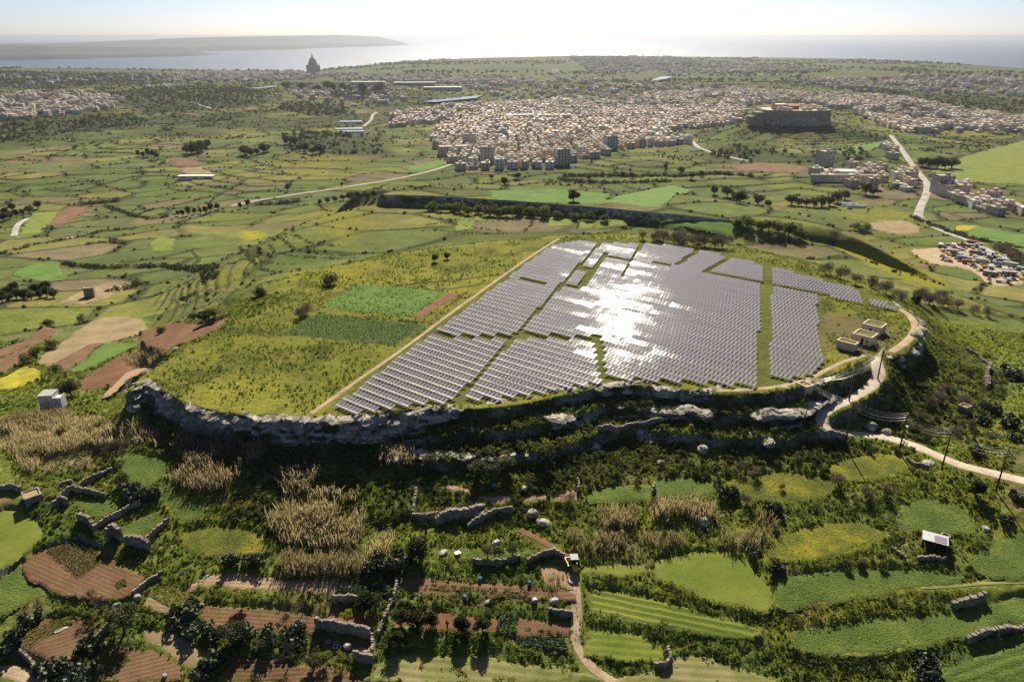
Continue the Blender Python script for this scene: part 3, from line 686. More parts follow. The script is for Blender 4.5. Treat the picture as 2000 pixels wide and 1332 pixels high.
for k_, Z_ in enumerate([[(0,212),(120,228),(250,222),(300,240),(120,262),(0,280)],[(180,182),(330,170),(470,172),(560,190),(470,212),(300,222),(240,205)],[(630,178),(700,174),(785,186),(770,197),(690,196),(640,192)],[(545,262),(620,258),(700,262),(760,272),(750,300),(660,302),(560,296)],[(1660,176),(1800,182),(2005,196),(2005,222),(1880,212),(1720,196)],[(0,140),(300,142),(420,150),(300,166),(0,170)],[(560,200),(660,205),(700,222),(620,228),(540,215)],[(1370,300),(1440,285),(1560,300),(1680,290),(1720,312),(1600,322),(1450,318)]]):
    zone(lambda x, y: (x, y), Z_, (.04,.05,.026), .8, 30, 20+k_); DARKZ.append(Z_)
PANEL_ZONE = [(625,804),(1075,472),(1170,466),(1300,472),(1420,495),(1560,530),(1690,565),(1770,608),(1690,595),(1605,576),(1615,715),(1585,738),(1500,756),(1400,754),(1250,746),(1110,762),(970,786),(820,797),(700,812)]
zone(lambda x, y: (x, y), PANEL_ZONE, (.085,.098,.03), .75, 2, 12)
idx = np.arange(NR*NC).reshape(NR, NC)
F = np.stack([idx[:-1, :-1], idx[:-1, 1:], idx[1:, 1:], idx[1:, :-1]], -1).reshape(-1, 4)
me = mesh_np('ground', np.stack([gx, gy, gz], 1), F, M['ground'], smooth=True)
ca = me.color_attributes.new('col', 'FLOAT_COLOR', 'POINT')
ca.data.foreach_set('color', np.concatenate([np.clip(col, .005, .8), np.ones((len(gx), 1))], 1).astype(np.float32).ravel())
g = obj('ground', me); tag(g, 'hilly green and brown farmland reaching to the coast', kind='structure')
def ground_at(X, Y):
    """height of the built sheet (bilinear)"""
    X = np.asarray(X, float); Y = np.asarray(Y, float)
    r = (np.log(np.clip(Y, 66.01, 6599))-math.log(66))/(math.log(6600)-math.log(66))*(NR-1)
    c = (np.clip(X/np.maximum(Y, 1), -1.059, 1.059)+1.06)/2.12*(NC-1)
    r0 = np.clip(r.astype(int), 0, NR-2); c0 = np.clip(c.astype(int), 0, NC-2); fr = r-r0; fc = c-c0
    return (gzr[r0, c0]*(1-fc)+gzr[r0, c0+1]*fc)*(1-fr) + (gzr[r0+1, c0]*(1-fc)+gzr[r0+1, c0+1]*fc)*fr
gcont = CONT.reshape(NR, NC)
def cont_at(X, Y):
    r = (np.log(np.clip(Y, 66.01, 6599))-math.log(66))/(math.log(6600)-math.log(66))*(NR-1); c = (np.clip(X/np.maximum(Y, 1), -1.059, 1.059)+1.06)/2.12*(NC-1)
    return gcont[np.rint(r).astype(int), np.rint(c).astype(int)]
def HIT_ground(px, py, fn=None): return HIT0(px, py, fn or ground_at)
HIT0 = HIT; HIT = HIT_ground
def HITS(pts, fn=None): return np.array([HIT(p[0], p[1], fn) for p in pts])
def G1(x, y): return float(ground_at(np.array([x]), np.array([y]))[0])

# ------------------------------------------------------------------ sea and far islands
ang = np.linspace(0, 2*math.pi, 97)[:-1]
rad = [0, 3000, 9000, 27000]
V = [(0, 6000, SEA_Z)]; F_ = []
mb = MB()
ring = [(math.cos(a)*52000, math.sin(a)*52000, SEA_Z) for a in ang]
me = bpy.data.meshes.new('sea'); me.from_pydata(ring, [], [tuple(range(len(ring)))]); me.materials.append(M['sea'])
tag(obj('sea', me), 'open sea to the horizon, glittering towards the sun', kind='structure')
def island(prof, depth, label, seed):
    """prof: (px, top py, shore py) along the shore"""
    nx, ny = 260, 26
    pxs = np.linspace(prof[0][0], prof[-1][0], nx)
    tp = np.interp(pxs, [p[0] for p in prof], [p[1] for p in prof]); sp = np.interp(pxs, [p[0] for p in prof], [p[2] for p in prof])
    V = np.zeros((ny, nx, 3))
    for i in range(nx):
        sx_, sy_ = UP(pxs[i], sp[i], SEA_Z)
        L = math.hypot(sx_, sy_); ux, uy = sx_/L, sy_/L
        d = ray(pxs[i], tp[i]); t = (L+depth*.55)/math.hypot(d[0], d[1]); zt = max(CAMZ+d[2]*t, SEA_Z+2)
        for j in range(ny):
            q = j/(ny-1); rr_ = L+depth*q
            pr = sstep(0, .04, q)*.35 + .65*sstep(.03, .55, q); pr = pr*(1-sstep(.7, 1, q))
            z = SEA_Z-6 + (zt-SEA_Z+6)*pr
            V[j, i] = (ux*rr_, uy*rr_, z)
    nz = fbm(V[..., 0], V[..., 1], 700, 4, seed)*14*np.clip((V[..., 2]-SEA_Z)/60, 0, 1); V[..., 2] += nz
    id_ = np.arange(nx*ny).reshape(ny, nx)
    F = np.stack([id_[:-1, :-1], id_[:-1, 1:], id_[1:, 1:], id_[1:, :-1]], -1).reshape(-1, 4)
    o = obj('island', mesh_np('island', V.reshape(-1, 3), F, M['island'], smooth=True)); tag(o, label, kind='structure')
island([(-500,90,120),(-200,88,119),(0,89,118.5),(100,90,117),(200,91,114.5),(300,92,112),(370,94,110.5),(405,104,109),(425,109.5,109.5)], 1500, 'low near island lying across the strait on the left', 9)
island([(-600,88,106),(0,86.5,105),(180,84,103),(280,79,102),(330,76,101),(480,73,99.5),(560,71,98),(600,70,96),(660,69,93.5),(740,73,91.5),(780,81,89.5),(800,88,88.5)], 3500, 'long hazy far island with a flat top ending in a cape', 19)
# ------------------------------------------------------------------ draped fields, roads, cliffs
def drape(P, zf, res, lift, fv=None):
    bb = (P[:, 0].min(), P[:, 0].max(), P[:, 1].min(), P[:, 1].max())
    xs_ = np.arange(bb[0]-res, bb[1]+2*res, res); ys_ = np.arange(bb[2]-res, bb[3]+2*res, res)
    X, Y = np.meshgrid(xs_, ys_)
    X = X + .3*res*(vnoise(X*3.1, Y*3.3, 3)-.5); Y = Y + .3*res*(vnoise(X*2.9, Y*3.7, 4)-.5)
    sh = X.shape; wa = max(.5, res*.9); d, ins, _ = poly_d(P, (X+wa*fbm(X, Y, 4*wa+2, 3, 15)*2).ravel(), (Y+wa*fbm(X, Y, 4*wa+2, 3, 16)*2).ravel())
    d = d.reshape(sh); ins = ins.reshape(sh)
    near = (~ins) & (d < res*1.2)
    # pull outside corners onto the outline for clean borders
    Z = zf(X, Y) + lift + .05*fbm(X, Y, 2.0, 2, 7)
    if fv is not None:
        nrm, sp, dep = fv
        ph = (X*nrm[0]+Y*nrm[1])/sp*2*math.pi + .8*fbm(X, Y, 7, 2, 9)
        Z = Z + dep*np.sin(ph)*sstep(0, .6, d)
    Z = np.where(ins, Z, Z-lift-.12)
    keep = ins | near
    f = keep[:-1, :-1] & keep[:-1, 1:] & keep[1:, 1:] & keep[1:, :-1]
    idx = np.arange(X.size).reshape(sh)
    F = np.stack([idx[:-1, :-1], idx[:-1, 1:], idx[1:, 1:], idx[1:, :-1]], -1)[f]
    used = np.unique(F); mp = np.zeros(X.size, int); mp[used] = np.arange(len(used))
    V = np.stack([X.ravel(), Y.ravel(), Z.ravel()], 1)[used]
    return V, mp[F]
for (nm, mk, P, pl, fv, dist, lab) in FW:
    a, b, c = pl
    area = (np.ptp(P[:, 0])*np.ptp(P[:, 1]))
    res = (.32 if fv is not None and fv[2] > .045 else .5) if dist < 240 else max(.9, dist/420)
    V, F = drape(P, lambda X, Y: a*X+b*Y+c, res, .07 if dist < 240 else .15+dist*.0006, fv)
    if len(F): tag(obj(nm, mesh_np(nm, V, F, M[mk], smooth=True)), lab, kind='structure')

def ribbon(W, wd, lift, rut=False):
    # resample
    seg = np.linalg.norm(np.diff(W[:, :2], axis=0), axis=1); s = np.concatenate([[0], np.cumsum(seg)])
    st = .5 if W[:, 1].mean() < 350 else 3.0
    t = np.linspace(0, s[-1], max(int(s[-1]/st), 4))
    X = np.interp(t, s, W[:, 0]); Y = np.interp(t, s, W[:, 1]); Z = np.interp(t, s, W[:, 2])
    dx = np.gradient(X); dy = np.gradient(Y); L = np.hypot(dx, dy)+1e-9; nx, ny = -dy/L, dx/L
    k = 9; V = np.zeros((len(t), k, 3))
    wv = wd*(1+.16*fbm(t, t*0, 6, 3, 5))
    for j in range(k):
        o = (j/(k-1)-.5)
        V[:, j, 0] = X+nx*wv*o; V[:, j, 1] = Y+ny*wv*o
        prof = [-.25,.0,-.03,-.02,.03,-.02,-.03,.0,-.25][j]
        V[:, j, 2] = Z+lift+prof + .04*fbm(V[:, j, 0], V[:, j, 1], 1.5, 2, 4)
    id_ = np.arange(len(t)*k).reshape(len(t), k)
    F = np.stack([id_[:-1, :-1], id_[:-1, 1:], id_[1:, 1:], id_[1:, :-1]], -1).reshape(-1, 4)
    return V.reshape(-1, 3), F[:, ::-1]
for (nm, mk, wd, W, lab) in TW:
    V, F = ribbon(W, wd, .09 if W[:, 1].mean() < 350 else .35)
    tag(obj(nm, mesh_np(nm, V, F, M[mk], smooth=True)), lab, kind='structure')

# cliff faces: bedded rock ribbons hung from the plateau rim, broken along their length
def rim_line(i0, i1, off=0.0, step=.45):
    P = RIMW[i0:i1+1]; P = smooth_poly(P, 1, closed=False)
    seg = np.linalg.norm(np.diff(P, axis=0), axis=1); s = np.concatenate([[0], np.cumsum(seg)])
    t = np.arange(0, s[-1], step); X = np.interp(t, s, P[:, 0]); Y = np.interp(t, s, P[:, 1])
    dx = np.gradient(X); dy = np.gradient(Y); L = np.hypot(dx, dy)+1e-9
    nx, ny = dy/L, -dx/L                    # outward (rim runs left to right in front, camera side)
    return t, X+nx*off, Y+ny*off, nx, ny
def rock_face(name, i0, i1, off, ztop, h, seed, label, gaps=0.0, rough=1.0, zvar=0.8):
    t, X, Y, nx, ny = rim_line(i0, i1, off)
    n = len(t); k = 26
    top = ztop + zvar*fbm(t, t*0+seed, 9, 3, seed); hh = h*(1+.35*fbm(t, t*0+seed, 14, 3, seed+1))
    q = np.linspace(0, 1, k)
    T, Q = np.meshgrid(t, q, indexing='ij')
    zz = top[:, None] - hh[:, None]*Q
    beds = np.abs(((zz*1.0 + .5*fbm(T, Q*0, 12, 2, seed+2)) % 1.7)/1.7-.5)*2
    o = .35 + 1.5*fbm(T, zz*2.2, 4.5, 4, seed+3)*rough + .55*(beds-.5)*rough + .9*sstep(.0, .3, Q)*(1-.4*Q) - .8*sstep(.75, 1., Q)
    _, ve, vi = voronoi(T+.3*zz, zz*1.5, 1.9, 1.5, seed); o = o + (.75*(vi-.5) - .45*sstep(.14, .0, ve))*rough
    o = o - 1.3*sstep(.06, 0, Q)
    if gaps: # faces sink back into the bank where soil and plants cover them
        gk = sstep(gaps-.18, gaps+.12, fbm(T, T*0+seed*3.3, 16, 3, seed+5)); o = o - 2.6*(1-gk)
    V = np.stack([X[:, None]+nx[:, None]*o, Y[:, None]+ny[:, None]*o, zz], -1)
    id_ = np.arange(n*k).reshape(n, k)
    F = np.stack([id_[:-1, :-1], id_[:-1, 1:], id_[1:, 1:], id_[1:, :-1]], -1).reshape(-1, 4)
    o_ = obj(name, mesh_np(name, V.reshape(-1, 3), F[:, ::-1], M['rock'], smooth=False)); tag(o_, label, kind='structure')
rock_face('cliff', 0, 10, .2, .25, 6.6, 11, 'tall grey limestone cliff under the left part of the plateau', gaps=-.32, rough=1.5)
rock_face('cliff', 9, 21, .1, .1, 2.6, 23, 'broken upper rock ledge below the solar panels', gaps=.16, rough=1.5)
rock_face('cliff', 8, 21, 4.9, -3.3, 2.6, 35, 'broken middle rock ledge in the bramble bank', gaps=.26, rough=1.6, zvar=1.4)
rock_face('cliff', 9, 20, 10.8, -6.2, 3.2, 47, 'shaded lowest rock ledge above the dark hollow', gaps=.2, rough=1.8, zvar=1.6)
rock_face('cliff', 24, 29, .2, .2, 6.5, 59, 'rock face at the right end of the plateau', gaps=-.2)
# far rocky ridge
P = smooth_poly(RIDW[0:9], 1, closed=False)
seg = np.linalg.norm(np.diff(P, axis=0), axis=1); s_ = np.concatenate([[0], np.cumsum(seg)]); t = np.arange(0, s_[-1], 1.2)
X = np.interp(t, s_, P[:, 0]); Y = np.interp(t, s_, P[:, 1]); k = 14
T, Q = np.meshgrid(t, np.linspace(0, 1, k), indexing='ij')
hh = np.interp(t, [0, s_[-1]*.4, s_[-1]*.75, s_[-1]], [7.5, 6.0, 3.0, .8])
zz = -2.6 - hh[:, None]*Q; o = .8+1.6*fbm(T, zz*2, 6, 4, 71) + 1.2*Q
V = np.stack([X[:, None]+0*o, Y[:, None]-o, zz], -1); id_ = np.arange(len(t)*k).reshape(len(t), k)
F = np.stack([id_[:-1, :-1], id_[:-1, 1:], id_[1:, 1:], id_[1:, :-1]], -1).reshape(-1, 4)
tag(obj('cliff', mesh_np('cliff', V.reshape(-1, 3), F[:, ::-1], M['rock'])), 'dark rocky ridge face behind the solar plateau', kind='structure')
# ponds and sheet water
def flatpoly(name, pts, z, mat, label, kind='structure'):
    me = bpy.data.meshes.new(name); me.from_pydata([(x, y, z) for x, y in pts], [], [tuple(range(len(pts)))]); me.materials.append(mat)
    return tag(obj(name, me), label, kind=kind)
for pts, lab in (([(828,201.5),(850,195.5),(895,193),(941,191.5),(930,197.5),(880,201),(850,204.5)], 'bright reservoir in front of the town'),
                 ([(1268,159.8),(1290,156),(1312,154.8),(1306,158.8)], 'small bright reservoir far behind the town'),
                 ([(495,173.5),(540,169),(541,171.5),(500,174.8)], 'thin bright pool far out on the left')):
    W = HITS(pts); flatpoly('reservoir', [(p[0], p[1]) for p in W], W[:, 2].max()+1.0, M['pond'], lab)
# ------------------------------------------------------------------ solar panels
POUT = [(636,801),(1078,478),(1130,470),(1172,473),(1250,475),(1300,478),(1360,487),(1420,500),(1500,520),(1560,534),(1690,569),(1766,608),(1690,593),(1598,573),(1600,640),(1612,712),(1585,733),(1500,751),(1465,754),(1400,751),(1320,747),(1250,743),(1185,745),(1110,757),(1045,770),(970,780),(900,786),(820,791),(760,798),(700,806),(662,807)]
POUTW = np.array([UP(*p, .8) for p in POUT])
AIS = [([(835,652),(900,657),(960,658),(1050,655),(1110,660),(1165,662)], 2.4), ([(1165,655),(1172,700),(1182,750)], 1.6),
       ([(1176,470),(1095,560),(1010,650),(890,785)], .8), ([(1183,494),(1132,563)], 1.8), ([(980,541),(1060,552),(1132,562)], 1.8),
       ([(1256,472),(1214,540)], .8), ([(1185,500),(1250,510),(1300,517),(1324,517),(1362,489)], 1.6), ([(1375,532),(1430,500)], 1.4),
       ([(1499,518),(1494,640),(1489,760)], 2.8), ([(1385,531),(1491,551),(1597,571)], 1.8), ([(1682,572),(1692,594)], 1.4)]
AISW = [(np.array([UP(*p, .8) for p in a]), w_) for a, w_ in AIS]
th = R(-37.0); du = np.array([math.cos(th), math.sin(th)]); dn = np.array([-du[1], du[0]])
PW, PL, PITCHX, ROWP = .76, 2.15, 1.12, 3.1
cs = POUTW @ dn; ca_ = POUTW @ du
TILT = R(0.0)
segs = []
prng = np.random.default_rng(5)
r = cs.min()+.9; row = 0
while r < cs.max():
    a = np.arange(ca_.min(), ca_.max(), PITCHX)
    x = a*du[0]+r*dn[0]; y = a*du[1]+r*dn[1]
    d, ins, _ = poly_d(POUTW, x, y)
    ok = ins & (d > .35)
    for P, w_ in AISW:
        dd, _, _ = poly_d(P, x, y, closed=False); ok &= dd > w_*.5+.3
    i = 0
    while i < len(a):
        if ok[i]:
            j = i
            while j+1 < len(a) and ok[j+1]: j += 1
            if j-i >= 3: segs.append((row, r, a[i:j+1]))
            i = j+1
        else: i += 1
    r += ROWP; row += 1
ORD = ['first','second','third','fourth','fifth','sixth','seventh','eighth','ninth','tenth']
def ordinal(n):
    if n <= 10: return ORD[n-1]
    return '%d%s' % (n, 'th' if 10 < n % 100 < 14 else {1:'st',2:'nd',3:'rd'}.get(n % 10, 'th'))
def glint_normal(x, y):
    """row slope follows the ground; the tables are set close to level"""
    return TILT
inrow = {}
for s_ in segs: inrow[s_[0]] = inrow.get(s_[0], 0)+1
cnt = {}
NPAN = 0
for (row, r, a) in segs:
    cnt[row] = cnt.get(row, 0)+1
    ac = a.mean(); bx, by = ac*du[0]+r*dn[0], ac*du[1]+r*dn[1]
    xs_ = a*du[0]+r*dn[0]; ys_ = a*du[1]+r*dn[1]
    gzp = H(xs_, ys_)
    # tables of about 14 panels share one tilt
    tid = ((a-a[0])/(PITCHX*14)).astype(int)
    tj = prng.normal(0, R(1.0), tid.max()+1)[tid] + prng.normal(0, R(.3), len(a)); rj = prng.normal(0, R(1.0), tid.max()+1)[tid] + prng.normal(0, R(.4), len(a))
    tilt = R(-10.6) + tj                       # positive tips the upper edge towards the sun side
    hx = PW/2; hy = PL/2; th_ = .05
    n = len(a)
    # local frame: e1 along the row, e2 up-slope
    loc = np.array([[-hx,-hy,0],[hx,-hy,0],[hx,hy,0],[-hx,hy,0],[-hx,-hy,-th_],[hx,-hy,-th_],[hx,hy,-th_],[-hx,hy,-th_]])
    V = np.zeros((n, 8, 3))
    ct, st = np.cos(tilt), np.sin(tilt)
    lx = loc[None, :, 0]; ly = loc[None, :, 1]; lz = loc[None, :, 2]
    yy = ly*ct[:, None] - lz*st[:, None]; zz = ly*(-st[:, None]) + lz*ct[:, None] + lx*np.sin(rj)[:, None]
    cz = .95 + (gzp - gzp.mean())
    V[..., 0] = (a-ac)[:, None]*du[0] + lx*du[0] + yy*dn[0]
    V[..., 1] = (a-ac)[:, None]*du[1] + lx*du[1] + yy*dn[1]
    V[..., 2] = cz[:, None] + zz
    fb = np.array([[0,1,2,3],[7,6,5,4],[0,4,5,1],[1,5,6,2],[2,6,7,3],[3,7,4,0]])
    F = (np.arange(n)[:, None, None]*8 + fb[None]).reshape(-1, 4)
    mi = np.tile([0,1,1,1,1,1], n)
    t = empty('solar_panel_row', (bx, by, float(gzp.mean())))
    me = mesh_np('panel', V.reshape(-1, 3), F, mats=[M['solar'], M['alu']], midx=mi)
    p = obj('panel', me, t); p['kind'] = 'stuff'
    fr = MB(); c0 = (a[0]-ac)-.5*PW; c1_ = (a[-1]-ac)+.5*PW
    for q in (-.55, .55):
        A = (c0*du[0]+q*dn[0], c0*du[1]+q*dn[1], float(cz[0])-.11); B = (c1_*du[0]+q*dn[0], c1_*du[1]+q*dn[1], float(cz[-1])-.11)
        fr.tube(A, B, .045, n=4)
    fr.build('rail', M['alu'], t)
    ps = MB()
    for i in range(0, n, 4):
        for q in (-.55, .55):
            X, Y = (a[i]-ac)*du[0]+q*dn[0], (a[i]-ac)*du[1]+q*dn[1]
            ps.tube((X, Y, float(gzp[i]-gzp.mean())-.3), (X, Y, float(cz[i])-.1), .04, n=4, cap=False)
    po = ps.build('support_post', M['steel'], t); po['kind'] = 'stuff'
    k, kn = cnt[row], inrow[row]
    tail = 'running the full width' if kn == 1 else ('its %s stretch from the left' % ordinal(k))
    tag(t, '%s solar panel row up from the cliff corner, %s' % (ordinal(row+1), tail), 'solar panels', 'rows of solar panels on the plateau')
    NPAN += n
print('panel rows', len(segs), 'panels', NPAN)
# ------------------------------------------------------------------ huts, poles, wires, walls, small farm things
def zoff(px_top, x, y):
    """height at which a point above (x, y) projects to a given photo row"""
    lo, hi = -60.0, 60.0
    for _ in range(40):
        m_ = (lo+hi)/2
        if project(x, y, m_)[1] > px_top: lo = m_
        else: hi = m_
    return (lo+hi)/2
def courses(mb, x0, x1, y0, y1, z0, z1, h=.3, eps=.012):
    z = z0
    while z < z1-.02:
        zt = min(z+h, z1); mb.box(x0+eps*.0, x1, y0, y1, z, zt-.012); z = zt
def stone_hut(px, py, L1, L2, h, ang, label, door=None, win=None, mat='cut', roof='roofturf', name='stone_hut', group=None, cat='hut'):
    x, y, z = HIT(px, py); z = min(G1(x, y), z)
    t = empty(name, (x, y, z-.25), R(ang))
    h = h+.25
    # block courses: each course is a ring of cut blocks with recessed joints
    core = MB().box(.04, L2-.04, .04, L1-.04, 0, h-.30); core.build('wall', M[mat], t)
    blk = MB(); zc = 0; k = 0
    while zc < h-.05:
        zt = min(zc+.34, h-.02); o = .28 if k % 2 else 0
        for (a0, a1, fx) in ((0, L2, 'f'), (0, L2, 'b'), (0, L1, 'l'), (0, L1, 'r')):
            s_ = a0 - o
            while s_ < a1-.02:
                e_ = min(s_+.62, a1); s0 = max(s_, a0)
                if e_-s0 > .08:
                    p = .012+.01*random.random()
                    hit = False
                    if fx == 'l':
                        for (d0, d1, q0, q1) in ([door] if door else [])+([win] if win else []):
                            if e_ > d0 and s0 < d1 and zt > q0+.25 and zc < q1+.25: hit = True
                    if not hit:
                        if fx == 'f': blk.box(s0+.008, e_-.008, -p, .05, zc, zt-.014)
                        if fx == 'b': blk.box(s0+.008, e_-.008, L1-.05, L1+p, zc, zt-.014)
                        if fx == 'l': blk.box(-p, .05, s0+.008, e_-.008, zc, zt-.014)
                        if fx == 'r': blk.box(L2-.05, L2+p, s0+.008, e_-.008, zc, zt-.014)
                s_ += .62
        zc = zt; k += 1
    b = blk.build('stone_course', M[mat], t); b['kind'] = 'stuff'
    pr = MB(); e = .06
    pr.box(-e, L2+e, -e, .30, h, h+.22).box(-e, L2+e, L1-.30, L1+e, h, h+.22).box(-e, .30, .301, L1-.301, h, h+.22).box(L2-.30, L2+e, .301, L1-.301, h, h+.22)
    pr.build('parapet', M[mat], t)
    MB().box(.3, L2-.3, .3, L1-.3, h-.29, h-.02).build('roof', M[roof], t)
    if door: MB().box(-.005, .06, door[0], door[1], door[2]+.25, door[3]+.25).build('door', M['dark'], t)
    if win: MB().box(-.005, .06, win[0], win[1], win[2]+.25, win[3]+.25).build('window', M['dark'], t)
    return tag(t, label, cat, group)
stone_hut(1668, 688.5, 5.0, 2.6, 2.1, 46, 'windowless cream hut, lowest of the three grass-roofed stone huts', group='stone huts by the panels')
stone_hut(1700, 677.5, 5.2, 4.6, 2.5, 46, 'middle cream hut with a tall door slot and turf roof', (2.1,2.8,0,1.9), (1.0,1.4,.9,1.5), group='stone huts by the panels')
stone_hut(1718, 657.5, 5.2, 4.6, 2.5, 46, 'rear cream hut farthest uphill with two dark openings', (2.5,3.1,.5,1.7), (1.3,1.7,.7,1.3), group='stone huts by the panels')
stone_hut(1572, 776, 3.2, 2.6, 2.6, 30, 'small pale box hut on the ledge beside the hairpin bend', mat='cut', roof='tansoil')
stone_hut(52, 993, 3.4, 3.2, 2.1, 40, 'weathered stone hut beside the bright grass field', (1.2,1.8,0,1.6), mat='wall', roof='tansoil')
stone_hut(166, 584, 4.0, 4.0, 4.6, 20, 'small square stone tower alone in a tan field', mat='wall', roof='wall', name='stone_tower', cat='tower')
stone_hut(1884, 812, 2.2, 2.6, 2.0, 30, 'tiny ruined stone hut among grey scrub on the right slope', mat='wall', roof='rust')
# white farmhouse at the left
x, y, z = HIT(80, 800); t = empty('farmhouse', (x, y, G1(x, y)-.3), R(8), .82)
MB().box(0, 4.2, 0, 4.6, 0, 5.0).build('wall', M['whitewash'], t)
MB().box(-.12, 4.32, -.12, 4.72, 5.0, 5.25).build('roof', M['white'], t)
MB().box(4.2, 6.6, .0, 3.6, 0, 3.6).build('side_wing', M['whitewash'], t)
MB().box(4.2, 6.6, 0, .25, 3.6, 4.2).box(6.35, 6.6, .25, 3.6, 3.6, 4.2).build('parapet', M['whitewash'], t)
MB().box(2.6, 2.95, -.02, .05, 2.6, 3.1).build('window', M['dark'], t)
MB().box(5.2, 5.5, -.02, .05, 2.7, 3.1).build('window', M['dark'], t)
tag(t, 'white two-storey farmhouse with flat roof above the reeds', 'farmhouse')

# power poles
POLES = [((1714,739.5),683,'power pole standing where the dirt road tops the hill',0),((1658,782.5),723.7,'power pole on the inside of the upper road bend',0),
         ((1650.5,868),788.5,'power pole beside the retaining wall of the hairpin',0),((1756,881),812.5,'power pole carrying a small transformer box',1),
         ((1838.6,918),842.6,'power pole between the transformer pole and the dark round bush',0),((1944.7,960),881,'tall power pole nearest the right photo edge',0),((2075,1015),930,'power pole just beyond the right photo edge',0)]
PTOP = []
for (bp, tp, lab, tr) in POLES:
    x, y, z = HIT(*bp); z = G1(x, y); zt = zoff(tp, x, y); hgt = zt-z
    t = empty('power_pole', (x, y, z))
    MB().tube((0,0,-.6), (0,0,hgt+.3), .20, .13, 10).build('pole', M['wood'], t, smooth=True)
    ca = MB(); ar = R(-38) if len(PTOP) != 1 else R(30); ux, uy = math.cos(ar+math.pi/2), math.sin(ar+math.pi/2)
    for (hh, half) in ((hgt-.05, 1.4), (hgt-.95, .9)):
        ca.tube((-ux*half, -uy*half, hh), (ux*half, uy*half, hh), .085, n=4)
    ca.build('crossarm', M['wood'], t)
    pts = []
    for (hh, offs) in ((hgt-.05, (-1.3,0,1.3)), (hgt-.95, (-.8,.8))):
        for o in offs:
            MB().tube((ux*o, uy*o, hh+.05), (ux*o, uy*o, hh+.32), .075, .05, 6).build('insulator', M['porcelain'], t)
            pts.append(Vector((x+ux*o, y+uy*o, z+hh+.30)))
    if tr:
        MB().box(.15, .75, -.35, .25, hgt-3.6, hgt-2.6).build('transformer', M['steel'], t)
        MB().tube((.1,0,hgt-3.9), (.7,-.1,hgt-3.6), .05, n=5).build('bracket', M['steel'], t)
    tag(t, lab, 'power pole', 'power poles along the dirt road')
    PTOP.append(pts)
def wire(a, b, sag, label):
    a = Vector(a); b = Vector(b); n = 14; V = []; F = []
    side = (b-a).cross(Vector((0,0,1))).normalized(); r_ = .02
    for i in range(n+1):
        s_ = i/n; p = a.lerp(b, s_); p.z -= sag*4*s_*(1-s_)
        for k in range(4):
            c_, d_ = math.cos(k*math.pi/2+.785), math.sin(k*math.pi/2+.785); V.append(p + side*c_*r_ + Vector((0,0,1))*d_*r_)
    for i in range(n):
        for k in range(4): F.append((i*4+k, i*4+(k+1)%4, (i+1)*4+(k+1)%4, (i+1)*4+k))
    me = bpy.data.meshes.new('power_line'); me.from_pydata([tuple(v) for v in V], [], F); me.materials.append(M['wire']); me.update()
    tag(obj('power_line', me), label, 'power line', 'overhead wires between the power poles')
SPN = ['top','second','third','fourth','fifth','sixth']
def span(i, j, sag, where):
    for k in range(5): wire(PTOP[i][k], PTOP[j][k], sag*(.9+.05*k), '%s wire of the sagging span %s' % (SPN[k], where))
span(0, 1, 1.3, 'from the hilltop pole to the upper bend pole')
span(2, 3, 1.3, 'from the hairpin pole to the transformer pole')
span(3, 4, 1.3, 'right of the transformer pole')
span(4, 5, 1.5, 'left of the tall right-hand pole')
span(5, 6, 1.5, 'leaving the photo at the right edge')
hutw = HIT(1590, 775); hut0 = HIT(1600, 760)
for k in range(4):
    wire(PTOP[2][k], (hutw[0]+.3*k-3, hutw[1]+2+k*.3, H1(hutw[0], hutw[1])+4.2+.2*k), 1.4, '%s wire from the hairpin pole up to the box hut' % SPN[k])
    wire(PTOP[1][k], (hut0[0]+.4*k-2, hut0[1]+1, H1(hut0[0], hut0[1])+2.0+.25*k), 1.0, '%s wire from the upper bend pole down to the ledge' % SPN[k])
hb = HIT(1695, 672)
for k in range(3): wire(PTOP[0][k], (hb[0]+.5*k, hb[1]+2.0, 2.4), .5, '%s wire from the hilltop pole to the huts' % SPN[k])
x, y, z = HIT(1570, 832); MB().tube((0,0,-.5), (0,0,4.2), .18, .13, 8).build('wooden_post', M['wood'], None, loc=(x, y, G1(x, y)))
tag(bpy.context.scene.objects['wooden_post'], 'short leaning wooden post on the green ledge below the box hut', 'post')

